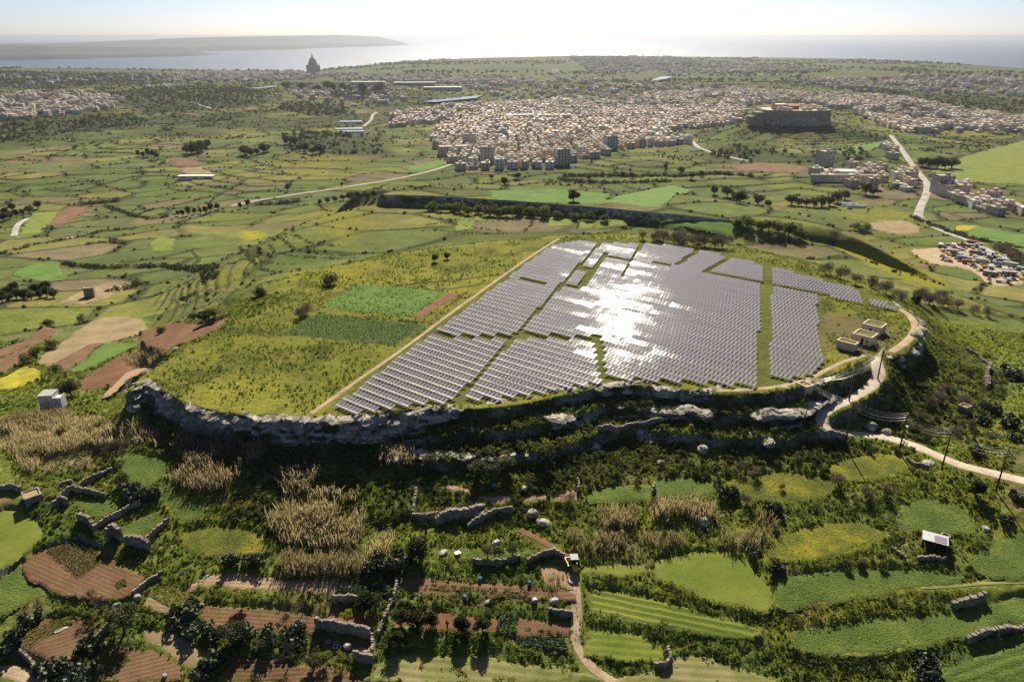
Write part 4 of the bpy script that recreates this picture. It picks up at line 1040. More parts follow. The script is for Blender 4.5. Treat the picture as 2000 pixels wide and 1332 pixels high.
# dry-stone walls: stacked stones
def stone_wall(cf, pts, h, label, thick=.48, mat='wall', name='stone_wall', ruin=.35, sz=.33):
    W = HITS([cf(*p) for p in pts]); seg = np.linalg.norm(np.diff(W[:, :2], axis=0), axis=1); s_ = np.concatenate([[0], np.cumsum(seg)])
    mb = MB(); c = W.mean(0); t_ = 0.0; n = 0
    ln = s_[-1]
    while t_ < ln:
        X = np.interp(t_, s_, W[:, 0]); Y = np.interp(t_, s_, W[:, 1]); Z = G1(X, Y)-.15
        i = min(np.searchsorted(s_, t_, 'right')-1, len(seg)-1); dv = (W[i+1, :2]-W[i, :2])/max(seg[i], 1e-6)
        hl = h*(1+ruin*(vnoise(t_*.35, 3.3, 71)*2-1.1)); zz = 0
        while zz < hl:
            st = sz*random.uniform(.65, 1.25); sl = sz*random.uniform(.9, 1.5); tk = thick*random.uniform(.85, 1.15)
            ang = math.atan2(dv[1], dv[0])+random.uniform(-.08, .08); ca2, sa2 = math.cos(ang), math.sin(ang)
            o = random.uniform(-.07, .07); vs = []
            for (lx, ly, lz) in ((-.5,-.5,0),(.5,-.5,0),(.5,.5,0),(-.5,.5,0),(-.46,-.46,1),(.46,-.46,1),(.46,.46,1),(-.46,.46,1)):
                ax = lx*sl*random.uniform(.86,1.08); ay = ly*tk*random.uniform(.86,1.08)+o
                vs.append((X-c[0]+ax*ca2-ay*sa2, Y-c[1]+ax*sa2+ay*ca2, Z-c[2]+zz+lz*st*random.uniform(.85,1.05)))
            mb.add(vs, [(3,2,1,0),(4,5,6,7),(0,1,5,4),(1,2,6,5),(2,3,7,6),(3,0,4,7)]); zz += st*.93
        t_ += sz*1.05; n += 1
    o = mb.build(name, M[mat], None, loc=tuple(c)); tag(o, label, 'wall', kind='thing'); return o
stone_wall(c6, [(1548,1062),(1650,1080),(1753,1100),(1790,1108),(1812,1116)], 2.3, 'long straight grey wall dividing the two red garden plots', .6, ruin=.08)
stone_wall(c7, [(186,1128),(190,1180),(186,1232)], 1.4, 'right side wall of the walled red plot', ruin=.15)
stone_wall(c7, [(186,1240),(140,1236),(95,1222)], 2.0, 'front wall of the walled red plot below the tawny stone heap', ruin=.1)
stone_wall(c6, [(400,380),(470,345),(550,308)], 1.5, 'leaning rubble wall rising to the reed bank on the left')
stone_wall(c6, [(290,445),(355,400),(430,410),(525,430)], 1.6, 'bent rubble wall above the leafy enclosure')
stone_wall(c6, [(265,480),(300,455),(340,470)], 1.9, 'short stub of rubble wall right of the weathered hut')
stone_wall(c6, [(470,585),(540,545),(620,500),(685,468)], 1.5, 'diagonal rubble wall under the cactus thicket')
stone_wall(c6, [(720,640),(780,590),(830,540)], 1.3, 'thin rubble wall climbing from the gabled ruin')
stone_wall(c6, [(528,640),(560,610),(600,645)], 3.0, 'tall pointed ruin wall above the vegetable rows', .8, ruin=.5)
stone_wall(c6, [(620,660),(660,665),(738,690)], 2.8, 'second ruin wall with a stepped top', .8, ruin=.5)
stone_wall(c6, [(390,540),(440,560),(470,600)], 2.0, 'crumbling wall left of the pointed ruin', .8, ruin=.5)
stone_wall(c6, [(655,905),(720,855),(795,803)], 1.1, 'pale wall between the ploughed field and diamond plot')
stone_wall(c6, [(0,395),(60,390),(110,400)], 1.4, 'rubble wall at the photo left edge above the hut')
stone_wall(c6, [(295,375),(360,360)], 1.2, 'short dark rubble bank among leafy weeds')
stone_wall(c6, [(100,1190),(150,1235),(190,1280)], 1.1, 'low wall beside the lane in the bottom left corner')
stone_wall(c6, [(470,1120),(510,1090),(535,1060)], 1.0, 'small wall below the round olive tree')
stone_wall(c7, [(0,955),(70,955),(140,960)], 1.8, 'grey retaining wall above the red garden plot', ruin=.2)
stone_wall(c7, [(285,960),(300,890),(305,850)], 1.0, 'ivy-clad wall on the left side of the vegetable terraces')
stone_wall(c7, [(220,1110),(240,1060),(265,1000),(275,960)], 1.2, 'stony wall running down between red plot and citrus trees')
stone_wall(c7, [(380,560),(440,570),(500,550)], 1.6, 'left piece of the pale wall under the dark scrub')
stone_wall(c7, [(490,590),(560,560),(640,550),(720,520)], 2.4, 'pale rock wall above the shaded garden', .9, ruin=.5)
stone_wall(c7, [(640,610),(700,575),(760,540),(850,525)], 1.6, 'light diagonal wall dropping to the shaded garden')
stone_wall(c7, [(380,540),(390,480),(395,430)], 1.2, 'upright thin wall beside the dark scrub')
stone_wall(c7, [(665,770),(740,782),(820,775),(885,755)], 1.3, 'curved grey wall in front of the three olive trees', ruin=.1)
stone_wall(c7, [(920,775),(980,745),(1040,728),(1090,752)], 1.5, 'hooked tan wall left of the yellow tractor', ruin=.15)
stone_wall(c7, [(1020,1000),(1080,1015),(1130,1020)], 1.2, 'low wall under the pale bins')
stone_wall(c7, [(1520,1262),(1570,1265),(1590,1230),(1575,1180)], 1.4, 'pale corner wall of the boxed grass field')
stone_wall(c7, [(1155,440),(1160,410),(1150,390)], 1.3, 'broken end of wall left of the leafy terrace')
stone_wall(c7, [(1505,445),(1515,410)], 1.4, 'broken wall stub between the two leafy terraces')
stone_wall(c7, [(1250,150),(1340,155),(1450,130),(1580,110)], 1.6, 'grey terrace wall on the bank below the panels', ruin=.2)
stone_wall(c7, [(1345,92),(1480,88)], .8, 'small wall holding a bare strip on the panel bank', ruin=.2)
stone_wall(c8, [(1120,690),(1150,715),(1175,740)], .9, 'fallen tan wall left of the ruined shed')
stone_wall(c8, [(1230,738),(1300,735),(1370,742)], 1.1, 'dark retaining wall in front of the ruined shed', ruin=.1)
stone_wall(z1, [(0,790),(70,810),(150,825),(215,850)], 2.0, 'pale retaining wall under the road hairpin', ruin=.05)
stone_wall(z1, [(1385,240),(1350,330),(1370,420)], 2.2, 'curved pale wall end on the right-hand slope', .8)
stone_wall(z1, [(1200,100),(1290,160),(1380,230)], 1.2, 'straight wall descending the right-hand slope')
stone_wall(c8, [(1180,245),(1215,275),(1290,290)], 1.0, 'tumbled stones beside the dirt road')
stone_wall(c8, [(1400,965),(1480,950),(1560,915)], 1.6, 'pale stones facing the long hedge bank on the right', .8, ruin=.6)
stone_wall(c8, [(1470,1135),(1550,1105),(1753,1065)], 1.5, 'pale stones facing the lowest hedge bank at the right edge', .8, ruin=.7)
# boulders on the slopes
def boulder_mesh(seed, r=1.0):
    bm = bmesh.new(); bmesh.ops.create_icosphere(bm, subdivisions=3, radius=r); rr = random.Random(seed)
    sx_, sy_, sz_ = rr.uniform(.8,1.4), rr.uniform(.7,1.1), rr.uniform(.55,.85)
    for v in bm.verts:
        p = np.array(v.co); q = 1+.32*float(fbm(np.array([p[0]+seed*3.1]), np.array([p[1]+p[2]*1.7]), .8, 3, seed)[0])
        v.co = (p[0]*q*sx_, p[1]*q*sy_, p[2]*q*sz_)
    me = bpy.data.meshes.new('boulder'); bm.to_mesh(me); bm.free(); me.materials.append(M['rock']); return me
BM = [boulder_mesh(s) for s in range(5)]
def boulder(px, py, r, label):
    x, y, z = HIT(px, py); o = obj('boulder', BM[random.randrange(5)], None, (x, y, G1(x, y)+r*.15), random.uniform(0, 6)); o.scale = (r, r, r)
    tag(o, label, 'boulder', 'boulders on the slopes')
for (px, py, r, lab) in ((1541,807,1.0,'pale boulder under the box hut ledge'),(1372,880,1.4,'light boulder in the dark hollow'),
    (1290,905,1.2,'boulder at the foot of the dark hollow'),(1500,865,1.5,'large boulder below the bramble shelf'),(1812,905,1.1,'boulder beside the lower dirt road'),(1925,1035,1.1,'big pale boulder above the right hedge'),
    (1040,1005,1.3,'boulder pile left of the reeds'),(1060,1022,1.1,'darker boulder among bushes near the path'),(1375,1022,1.3,'long pale boulder under the middle reeds'),(935,1000,1.6,'rock outcrop above the shaded garden'),
    (262,800,1.6,'rock lump below the left cliff corner'),(270,860,1.2,'fallen rock under the left cliff'),(278,840,1.0,'smaller fallen rock under the left cliff'),(540,824,1.5,'rounded rock knob on the cliff edge'),(345,683,1.1,'pale rock on the left plateau brow'),
    (1790,655,1.3,'rock on the right rim of the plateau'),(1783,690,1.4,'rock under the right rim path'),(1700,835,1.6,'slab of rock inside the road bend'),(1730,845,1.4,'second slab of rock inside the road bend')): boulder(px, py, r, lab)

# ---- yellow tractor on the path
x, y, z = HIT(1121, 1109); t = empty('tractor', (x, y, G1(x, y)+.08), R(4))
MB().box(-.55, .55, -1.9, -.45, .75, 1.25).box(-.48, .48, -1.95, -1.9, .8, 1.2).build('hood', M['yellowpaint'], t)
MB().box(-.42, .42, -1.7, 1.4, .45, .75).build('chassis', M['steel'], t)
cb = MB()
for sx_ in (-.68, .60):
    for sy_ in (-.40, 1.02): cb.box(sx_, sx_+.08, sy_, sy_+.08, .95, 2.25)
cb.box(-.68, .68, -.40, 1.10, .80, .95); cb.build('cab_frame', M['yellowpaint'], t)
MB().box(-.60, .60, -.37, -.34, .96, 2.2).build('windscreen', M['glass'], t)
MB().box(-.66, -.63, -.3, 1.0, .96, 2.2).build('side_window', M['glass'], t); MB().box(.63, .66, -.3, 1.0, .96, 2.2).build('side_window', M['glass'], t)
MB().box(-.78, .78, -.55, 1.2, 2.25, 2.40).build('cab_roof', M['white'], t)
def wheel(t, wx, wy, r_, w_):
    o = MB().tube((wx-w_/2, wy, r_), (wx+w_/2, wy, r_), r_, n=18).build('wheel', M['tyre'], t)
    MB().tube((wx-w_/2-.01, wy, r_), (wx+w_/2+.01, wy, r_), r_*.5, n=12).build('rim', M['yellowpaint'], o)
for sx_ in (-.85, .85): wheel(t, sx_, .75, .72, .40); wheel(t, sx_*.85, -1.35, .45, .30)
MB().tube((.35,-1.1,1.25), (.35,-1.1,2.0), .05, n=6).build('exhaust', M['steel'], t)
tag(t, 'small yellow tractor with a white cab roof at the path end', 'tractor')
x, y, z = HIT(1111, 1103); t = empty('trailer_scoop', (x, y, G1(x, y)), R(15))
MB().box(-.6, .6, -.9, .9, .5, .6).build('floor', M['yellowpaint'], t); MB().box(-.6, -.52, -.9, .9, .6, 1.2).box(.52, .6, -.9, .9, .6, 1.2).box(-.52, .52, .82, .9, .6, 1.2).build('side', M['yellowpaint'], t)
wheel(t, -.7, 0, .4, .2); wheel(t, .7, 0, .4, .2)
tag(t, 'small yellow trailer beside the tractor', 'trailer')
# ---- ruined shed with a dark panel in its roof
x, y, z = HIT(1823, 1066); t = empty('ruined_shed', (x, y, G1(x, y)-.1), R(-28))
for (px_, py_) in ((-2.2,-1.5),(2.2,-1.5),(2.2,1.5),(-2.2,1.5),(0,-1.5),(0,1.5)): MB().box(px_-.1, px_+.1, py_-.1, py_+.1, 0, 2.0).build('post', M['wood'], t)
MB().box(-2.3, 2.3, -1.65, 1.65, 2.0, 2.12).build('roof', M['steel'], t)
MB().box(-.2, 2.0, -1.4, .8, 2.125, 2.16).build('roof_panel', M['solar'], t)
MB().box(-2.25, 2.25, 1.42, 1.58, 0, 1.95).build('back_wall', M['wall'], t); MB().box(-2.28, -2.12, -1.5, 1.4, 0, 1.2).build('side_wall', M['rust'], t)
tag(t, 'ruined open shed with a pale roof and dark roof panel', 'shed')
x, y, z = HIT(1845, 1052); o = obj('stone_ring', MB().lathe([(.9,0),(.95,.9),(.6,.95),(.55,.1),(.02,.08)], 16).mesh('stone_ring', M['wall']), None, (x, y, G1(x, y))); tag(o, 'round tan stone ring behind the ruined shed', 'well')
# ---- concrete rings, tank and stone heap in the walled plot
def torus_mesh(R_, r_, n=24, k=8):
    V = []; F = []
    for i in range(n):
        for j in range(k):
            a_, b_ = 2*math.pi*i/n, 2*math.pi*j/k; q = R_+r_*math.cos(b_); V.append((q*math.cos(a_), q*math.sin(a_), r_*.9+r_*math.sin(b_)))
            F.append((i*k+j, ((i+1)%n)*k+j, ((i+1)%n)*k+(j+1)%k, i*k+(j+1)%k))
    me = bpy.data.meshes.new('concrete_ring'); me.from_pydata(V, [], F); me.materials.append(M['white']); me.polygons.foreach_set('use_smooth', [True]*len(F)); return me
tm_ = torus_mesh(.42, .13)
for (px, py, lab) in ((641,1254,'white ring lying apart at the left'),(657,1257,'upper white ring of the close trio'),(655,1263.5,'lower left white ring of the close trio'),(662,1265,'lower right white ring of the close trio')):
    x, y, z = HIT(px, py); tag(obj('concrete_ring', tm_, None, (x, y, G1(x, y)+.08)), lab, 'ring', 'white rings in the walled plot')
def bag(px, py, sx_, sy_, sz_, mat, name, label, cat):
    x, y, z = HIT(px, py); bm = bmesh.new(); bmesh.ops.create_cube(bm, size=1); bmesh.ops.bevel(bm, geom=bm.edges[:]+bm.verts[:], offset=.16, segments=2, affect='EDGES')
    for v in bm.verts:
        v.co.x *= sx_*(1+.12*math.sin(7*v.co.z+px)); v.co.y *= sy_*(1+.1*math.cos(5*v.co.x)); v.co.z = (v.co.z+.5)*sz_*(1+.08*math.sin(9*v.co.y))
    me = bpy.data.meshes.new(name); bm.to_mesh(me); bm.free(); me.materials.append(M[mat]); tag(obj(name, me, None, (x, y, G1(x, y)), random.uniform(0, 1)), label, cat)
bag(679,1267,1.1,1.0,1.1,'white','water_tank','white square water tank in the walled plot','tank')
bag(938,1135,.7,.6,1.0,'blue','plastic_barrel','blue barrel left of centre in front of the bean rows','barrel')
bag(1034,1143,.6,.6,1.0,'blue','plastic_barrel','blue barrel at the right end of the bean rows','barrel')
bag(908,1170,.6,.6,.9,'blue','plastic_barrel','blue barrel between the thin rows and bean hedge','barrel')
bag(866,1082,1.6,1.2,.7,'white','covered_heap','white covered heap at the left of the olive terrace','sheet')
bag(894,1083,1.2,1.0,.6,'steel','covered_heap','grey covered heap beside the white covered one','sheet')
bag(969,1066,1.7,1.2,1.3,'white','garden_cabin','pale little cabin roof behind the olive trees','cabin')
bag(1082,1178,1.6,1.1,1.1,'white','pallet_bin','pale slatted bin above the cabbage plot','bin')
bag(1044,1176,1.0,.9,.9,'bluesteel','water_barrel','blue-grey barrel left of the pale slatted bin','barrel')
bag(954,1178,1.2,.8,.7,'white','rag_heap','pale rag heap between the soil strip and thorn hedge','rags')
bag(1025,958,1.6,1.0,1.1,'white','rag_heap','pale rag heap under the grey shrubs by the hollow','rags')
bag(965,952,1.0,.8,.9,'bluesteel','plastic_drum','grey drum among shrubs by the orange soil patches','drum')
bag(120,1229,2.2,1.0,.12,'steel','plastic_sheet','white plastic sheet lying in the round-cornered plot','sheet')
bag(270,1172,1.0,.9,1.2,'white','field_cabinet','white box standing by the pale field wall','box')
bag(231,1190,1.2,1.1,1.4,'greentarp','green_tank','green tank beside the round olive tree','tank')
bag(605,1163,.6,.6,1.3,'rust','gate_post','dark red post beside the tan soil strip','post')
bag(322,1322,.7,.7,.6,'white','plastic_tub','white tub on the brown plot at the bottom edge','tub')
bag(1113,1138,.6,1.2,.5,'white','trough','white trough lying beside the farm path','trough')
bag(858,822,4.6,2.4,1.6,'white','tarpaulin','large pale tarpaulin hung in the cliff recess','tarpaulin')
x, y, z = HIT(714, 1276); mb = MB()
for i in range(160):
    a_ = random.uniform(0, 6.28); q = abs(random.gauss(0, .75)); s_ = random.uniform(.10, .22); X, Y = q*math.cos(a_)*1.5, q*math.sin(a_); Z = max(0, .6-.35*q)*random.random()
    mb.box(X-s_, X+s_*random.uniform(.5,1.2), Y-s_, Y+s_*random.uniform(.5,1.2), Z, Z+s_)
o = mb.build('stone_heap', M['tansoil'], None, loc=(x, y, G1(x, y))); o['kind'] = 'stuff'; tag(o, 'tawny heap of loose stones in the walled plot corner', 'heap')
# ------------------------------------------------------------------ church, citadel, town, villages, scrapyard
x, y, z = HIT(613, 147); S = math.hypot(x, y)/FPX*1.06; z = G1(x, y)-4
t = empty('domed_church', (x, y, z))
kk = S
MB().lathe([(10.6*kk,0),(10.6*kk,15*kk),(9.9*kk,15.6*kk),(9.9*kk,16.6*kk),(7.6*kk,17*kk),(7.4*kk,21*kk)], 24).build('drum', M['h_grey'], t)
for i in range(8):
    a_ = i*math.pi/4+.2; cx_, cy_ = 9.8*kk*math.cos(a_), 9.8*kk*math.sin(a_)
    MB().box(cx_-1.3*kk, cx_+1.3*kk, cy_-1.3*kk, cy_+1.3*kk, 0, 17.6*kk).build('buttress', M['h_grey'], t)
d_ = MB().lathe([(6.4*kk*math.cos(q*math.pi/2/9)+.02, 21*kk+8.2*kk*math.sin(q*math.pi/2/9)) for q in range(10)], 28).build('dome', M['h_grey'], t, smooth=True)
for i in range(8):
    a_ = i*math.pi/4; MB().box(7.2*kk*math.cos(a_)-.5*kk, 7.2*kk*math.cos(a_)+.5*kk, 7.2*kk*math.sin(a_)-.5*kk, 7.2*kk*math.sin(a_)+.5*kk, 17.5*kk, 20.5*kk).build('window', M['dark'], t)
ln = MB().lathe([(1.6*kk,0),(1.6*kk,2.6*kk),(1.2*kk,3.0*kk),(.9*kk,4.4*kk),(.2*kk,5.4*kk)], 12).build('lantern', M['h_grey'], t, loc=(0,0,28.6*kk))
MB().box(-.12*kk, .12*kk, -.1*kk, .1*kk, 5.3*kk, 7.2*kk).box(-.5*kk, .5*kk, -.1*kk, .1*kk, 6.2*kk, 6.5*kk).build('cross', M['dark'], ln)
tag(t, 'great domed church silhouetted against the shining strait', 'church')

# citadel on its rock
cx0, cy0 = CIT; t = empty('citadel', (cx0, cy0, -19.8), 0, (.8,.8,.9))
out_ = [(-58,-22),(-54,-35),(-26,-42),(5,-45),(34,-42),(52,-34),(58,-16),(56,16),(34,40),(-26,42),(-55,20)]
def ringwall(P, h0, h1, th_, mat, name, par):
    n = len(P); V = []; F = []
    for (px_, py_) in P:
        L = math.hypot(px_, py_); ux_, uy_ = px_/L, py_/L
        V += [(px_+ux_*1.6, py_+uy_*1.6, h0), (px_, py_, h1), (px_-ux_*th_, py_-uy_*th_, h1), (px_-ux_*th_, py_-uy_*th_, h0)]
    for i in range(n):
        a_, b_ = i*4, ((i+1) % n)*4
        for k in range(3): F.append((a_+k, b_+k, b_+k+1, a_+k+1))
    me = bpy.data.meshes.new(name); me.from_pydata(V, [], F); me.materials.append(mat); return obj(name, me, par)
ringwall(out_, -3, 9.5, 3.0, M['fort'], 'rampart', t)
me = bpy.data.meshes.new('terrace_floor'); me.from_pydata([(px_*.97, py_*.97, 8.6) for px_, py_ in out_], [], [tuple(range(len(out_)))]); me.materials.append(M['h_sandy']); obj('terrace_floor', me, t)
MB().box(-80, -62, -28, -10, -12, 0).build('bastion', M['fort'], t); MB().box(-70, -56, -32, -6, -14, 6).build('bastion', M['fort'], t)
cat_ = MB().box(-34, -12, -12, 10, 9.3, 16).build('cathedral', M['h_honey'], t); MB().box(-38, -33, -8, -2, 9.3, 20).build('bell_tower', M['h_honey'], cat_)
MB().add([(-12,-12,14),(8,-12,14),(8,4,14),(-12,4,14),(-12,-4,16.5),(8,-4,16.5)], [(0,1,5,4),(2,3,4,5),(0,4,3),(1,2,5)]).box(-11.5, 7.5, -11.5, 3.5, 9.3, 14).build('red_roof_hall', M['redpaint'], t)
for i in range(26):
    a_, b_ = random.uniform(-46, 46), random.uniform(-32, 30); w_ = random.uniform(4, 9); hh = random.uniform(2.5, 5)
    if abs(a_+20) < 20 and b_ < 14 and b_ > -16: continue
    MB().box(a_-w_/2, a_+w_/2, b_-w_/2, b_+w_/2, 9.2, 9.3+hh).build('house_block', M['h_'+random.choice(['cream','honey','sandy','pink'])], t)
tag(t, 'walled stone citadel on a rocky terraced hill beyond the town', 'citadel')
# rock band under the citadel
n = 120; k = 9; V = np.zeros((n, k, 3))
for i in range(n):
    a_ = 2*math.pi*i/n
    for j in range(k):
        q = j/(k-1); r_ = 37.5+4*q+4.0*float(fbm(np.array([a_*9.0]), np.array([q*3.0]), 1.0, 3, 5)[0]); V[i, j] = (cx0+1.25*r_*math.cos(a_), cy0+r_*math.sin(a_), -19.0-12.5*q)
F = [(i*k+j, i*k+j+1, ((i+1) % n)*k+j+1, ((i+1) % n)*k+j) for i in range(n) for j in range(k-1)]
tag(obj('cliff', mesh_np('cliff', V.reshape(-1, 3), np.array(F), M['rock'])), 'bare rock crag carrying the citadel walls', kind='structure')

# houses: prototypes with windows, doors, parapet, stair-head
def house_proto(wd, dp, st, colr, wins):
    h = st*3.1; p = {}
    wl = MB().box(-wd/2, wd/2, -dp/2, dp/2, -3.0, h).mesh('wall', M['h_'+colr])
    e = .14; rf = MB()
    rf.box(-wd/2-e, wd/2+e, -dp/2-e, -dp/2+.2, h, h+.7).box(-wd/2-e, wd/2+e, dp/2-.2, dp/2+e, h, h+.7).box(-wd/2-e, -wd/2+.2, -dp/2+.201, dp/2-.201, h, h+.7).box(wd/2-.2, wd/2+e, -dp/2+.201, dp/2-.201, h, h+.7)
    rf.box(-wd/2+.2, wd/2-.2, -dp/2+.2, dp/2-.2, h-.1, h+.08)
    ex = random.uniform(-wd*.2, wd*.2); ey = random.uniform(-dp*.1, dp*.25)
    hd = MB().box(ex-1.6, ex+1.6, ey-1.5, ey+1.5, h+.08, h+2.5).mesh('stair_head', M['h_'+colr])
    W = []
    if wins:
        nw = max(2, int(wd/3.4))
        for s_ in range(st):
            for i in range(nw):
                xx = -wd/2+wd*(i+.5)/nw; zz = s_*3.2+.9
                tall = (s_ > 0 and (i+s_) % 2 == 0)
                W.append((xx, -dp/2, zz-.7 if tall else zz, 1.05, 2.1 if tall else 1.35))
    return dict(wall=wl, roof=rf.mesh('roof', M['h_white' if random.random() < .35 else 'h_'+colr]), head=hd, wins=W, h=h, colr=colr, st=st)
WINM = {}
def win_mesh(w_, h_):
    key = (round(w_, 2), round(h_, 2))
    if key not in WINM: WINM[key] = (MB().box(-w_/2, w_/2, -.04, .1, 0, h_).mesh('window', M['glass']), MB().box(-w_/2-.15, w_/2+.15, -.13, .0, -.14, 0).mesh('sill', M['h_white']))
    return WINM[key]
random.seed(11)
cl = list(HOUSE_COLS); PRO = []
for i in range(26):
    PRO.append(house_proto(random.uniform(6.5, 11.5), random.uniform(7, 11.5), random.choice([1,2,2,2,3]), random.choice(cl+['cream','sandy','honey','white']), True))
BIG = [house_proto(16, 14, 5, 'white', True), house_proto(26, 12, 4, 'cream', True), house_proto(34, 14, 3, 'sandy', True), house_proto(14, 12, 5, 'grey', True)]
SNUM = {1:'one',2:'two',3:'three',4:'four',5:'five',6:'six'}
def add_house(p, x, y, rz, name, parts=2):
    z = min(G1(x-4, y-5), G1(x+4, y-5), G1(x, y+5))+.2
    t = empty(name, (x, y, z), rz)
    o = obj('wall', p['wall'], t); obj('roof', p['roof'], t); obj('stair_head', p['head'], t)
    if parts > 1:
        for (wx_, wy_, wz_, ww, wh) in p['wins']:
            a_, b_ = win_mesh(ww, wh); wo = obj('window', a_, t, (wx_, wy_, wz_))
            if parts > 2: obj('sill', b_, wo)
    return t
TOWN = [[(842,262),(880,238),(760,252),(770,228),(860,212),(960,205),(1100,195),(1250,186),(1440,178),(1620,186),(1760,196),(1900,222),(2010,238),(2010,268),(1880,258),(1780,262),(1735,252),(1690,232),(1640,215),(1560,200),(1470,206),(1440,240),(1350,268),(1345,285),(1200,292),(1180,305),(1100,318),(1090,330),(900,334),(850,296)],
        [(1590,336),(1600,322),(1660,320),(1700,332),(1760,330),(1790,345),(1770,372),(1700,372),(1640,362),(1590,358)],
        [(1735,280),(1760,276),(1775,300),(1770,318),(1735,312),(1720,290)],
        [(1830,372),(1870,368),(1920,385),(1980,405),(2005,425),(1960,425),(1900,408),(1850,392)]]
cand = []
sp = 13.6; ro = R(18)
gi, gj = np.meshgrid(np.arange(-125, 160), np.arange(24, 195)); gi = gi.ravel()*sp; gj = gj.ravel()*sp
hx = gi*math.cos(ro)-gj*math.sin(ro)*.0 + 3.2*(rng.random(len(gi))-.5); hy = gj + gi*math.sin(ro)*.6 + 3.2*(rng.random(len(gi))-.5)
hz = ground_at(hx, hy); hpx, hpy = project(hx, hy, hz)
dens = fbm(hx, hy, 140, 3, 87)
keep = np.zeros(len(hx), bool)
for P in TOWN:
    _, ins, _ = poly_d(np.array(P, float), hpx, hpy); keep |= ins
keep &= (hy > 500) & (hy < 2500) & (rng.random(len(hx)) < np.clip(.86-.55*sstep(.12, .4, dens), .1, 1))
q = np.hypot((hx-CIT[0])/1.25, hy-CIT[1]); keep &= q > 130
for (P, wd, e, bb) in ROADS:
    d, _, _ = poly_d(P[:, :2], hx, hy, closed=False); keep &= d > wd*.5+6
ii = np.nonzero(keep)[0]; ii = ii[np.argsort(hy[ii])]
print('town houses', len(ii))
# nearest 285 as single things, in street rows of 19
NH = 285; PERROW = 19
near = ii[:NH]
for rrow in range(0, NH, PERROW):
    rw = near[rrow:rrow+PERROW]; rw = rw[np.argsort(hpx[rw])]
    for k_, j in enumerate(rw):
        big = random.random() < .025
        p = random.choice(BIG) if big else random.choice(PRO)
        t = add_house(p, hx[j], hy[j], ro*random.choice([1,1,1,0,-.4])+random.uniform(-.08,.08), 'apartment_block' if big else 'house', 3 if rrow < 3*PERROW else 2)
        tag(t, '%s %s-storey flat-roofed house, %s from the left in the %s town row' % (p['colr'], SNUM[p['st']], ordinal(k_+1), ordinal(rrow//PERROW+1)), 'house', 'flat-roofed houses of the town')
# the rest of the town and the far villages: one mass each
def house_mass(name, idx_x, idx_y, label, lo=.8, hi=1.4):
    n = len(idx_x); zz = ground_at(idx_x, idx_y); V = np.zeros((n, 2, 8, 3)); cm = rng.integers(0, len(cl), n)
    a_ = ro*rng.choice([1,0,-.4], n)+rng.uniform(-.1,.1,n); w_ = rng.uniform(6,12,n)*rng.uniform(lo,hi,n); d_ = rng.uniform(7,13,n)*rng.uniform(lo,hi,n); h_ = rng.choice([3.4,6.4,6.4,6.4,9.4,9.4],n)
    c8_ = np.array([[-.5,-.5,0],[.5,-.5,0],[.5,.5,0],[-.5,.5,0],[-.5,-.5,1],[.5,-.5,1],[.5,.5,1],[-.5,.5,1]])
    for b in range(2):
        sx_, sy_, z0, z1_ = (w_, d_, zz-4, zz+h_) if b == 0 else (w_*rng.uniform(.25,.55,n), d_*rng.uniform(.25,.5,n), zz+h_, zz+h_+rng.choice([1.0,2.6,2.6],n))
        ox = 0 if b == 0 else w_*rng.uniform(-.2,.2,n)
        lx = c8_[None,:,0]*sx_[:,None] + (ox if b == 0 else ox[:,None]); ly = c8_[None,:,1]*sy_[:,None]
        V[:, b, :, 0] = idx_x[:,None]+lx*np.cos(a_)[:,None]-ly*np.sin(a_)[:,None]; V[:, b, :, 1] = idx_y[:,None]+lx*np.sin(a_)[:,None]+ly*np.cos(a_)[:,None]
        V[:, b, :, 2] = z0[:,None]+(z1_-z0)[:,None]*c8_[None,:,2]
    fb = np.array([[4,5,6,7],[0,1,5,4],[1,2,6,5],[2,3,7,6],[3,0,4,7]])
    F = (np.arange(n*2)[:,None,None]*8+fb[None]).reshape(-1,4); mi = np.repeat(np.repeat(cm, 2), 5)
    # window rows on the two camera-side walls
    WV = []; 
    for i in np.nonzero(zz > -1e9)[0]:
        pass
    o = obj(name, mesh_np(name, V.reshape(-1,3), F, mats=[M['h_'+c_] for c_ in cl], midx=mi)); tag(o, label, kind='stuff'); return o
rest = ii[NH:]
house_mass('town_houses', hx[rest], hy[rest], 'pale mass of close-set houses filling the back of the town')
def scatter_px(P, step, prob, ymax=4800, seed=1):
    r_ = np.random.default_rng(seed); P = np.array(P, float)
    W = HITS([(p[0], p[1]) for p in P]); x0, x1, y0, y1 = W[:,0].min(), W[:,0].max(), W[:,1].min(), W[:,1].max()
    n = int((x1-x0)*(y1-y0)/step**2); X = r_.uniform(x0, x1, n); Y = r_.uniform(y0, y1, n); Z = ground_at(X, Y); a_, b_ = project(X, Y, Z)
    _, ins, _ = poly_d(P, a_, b_); k_ = ins & (r_.random(n) < prob*(1-.7*sstep(.1,.35,fbm(X, Y, 160, 3, seed)))); return X[k_], Y[k_]
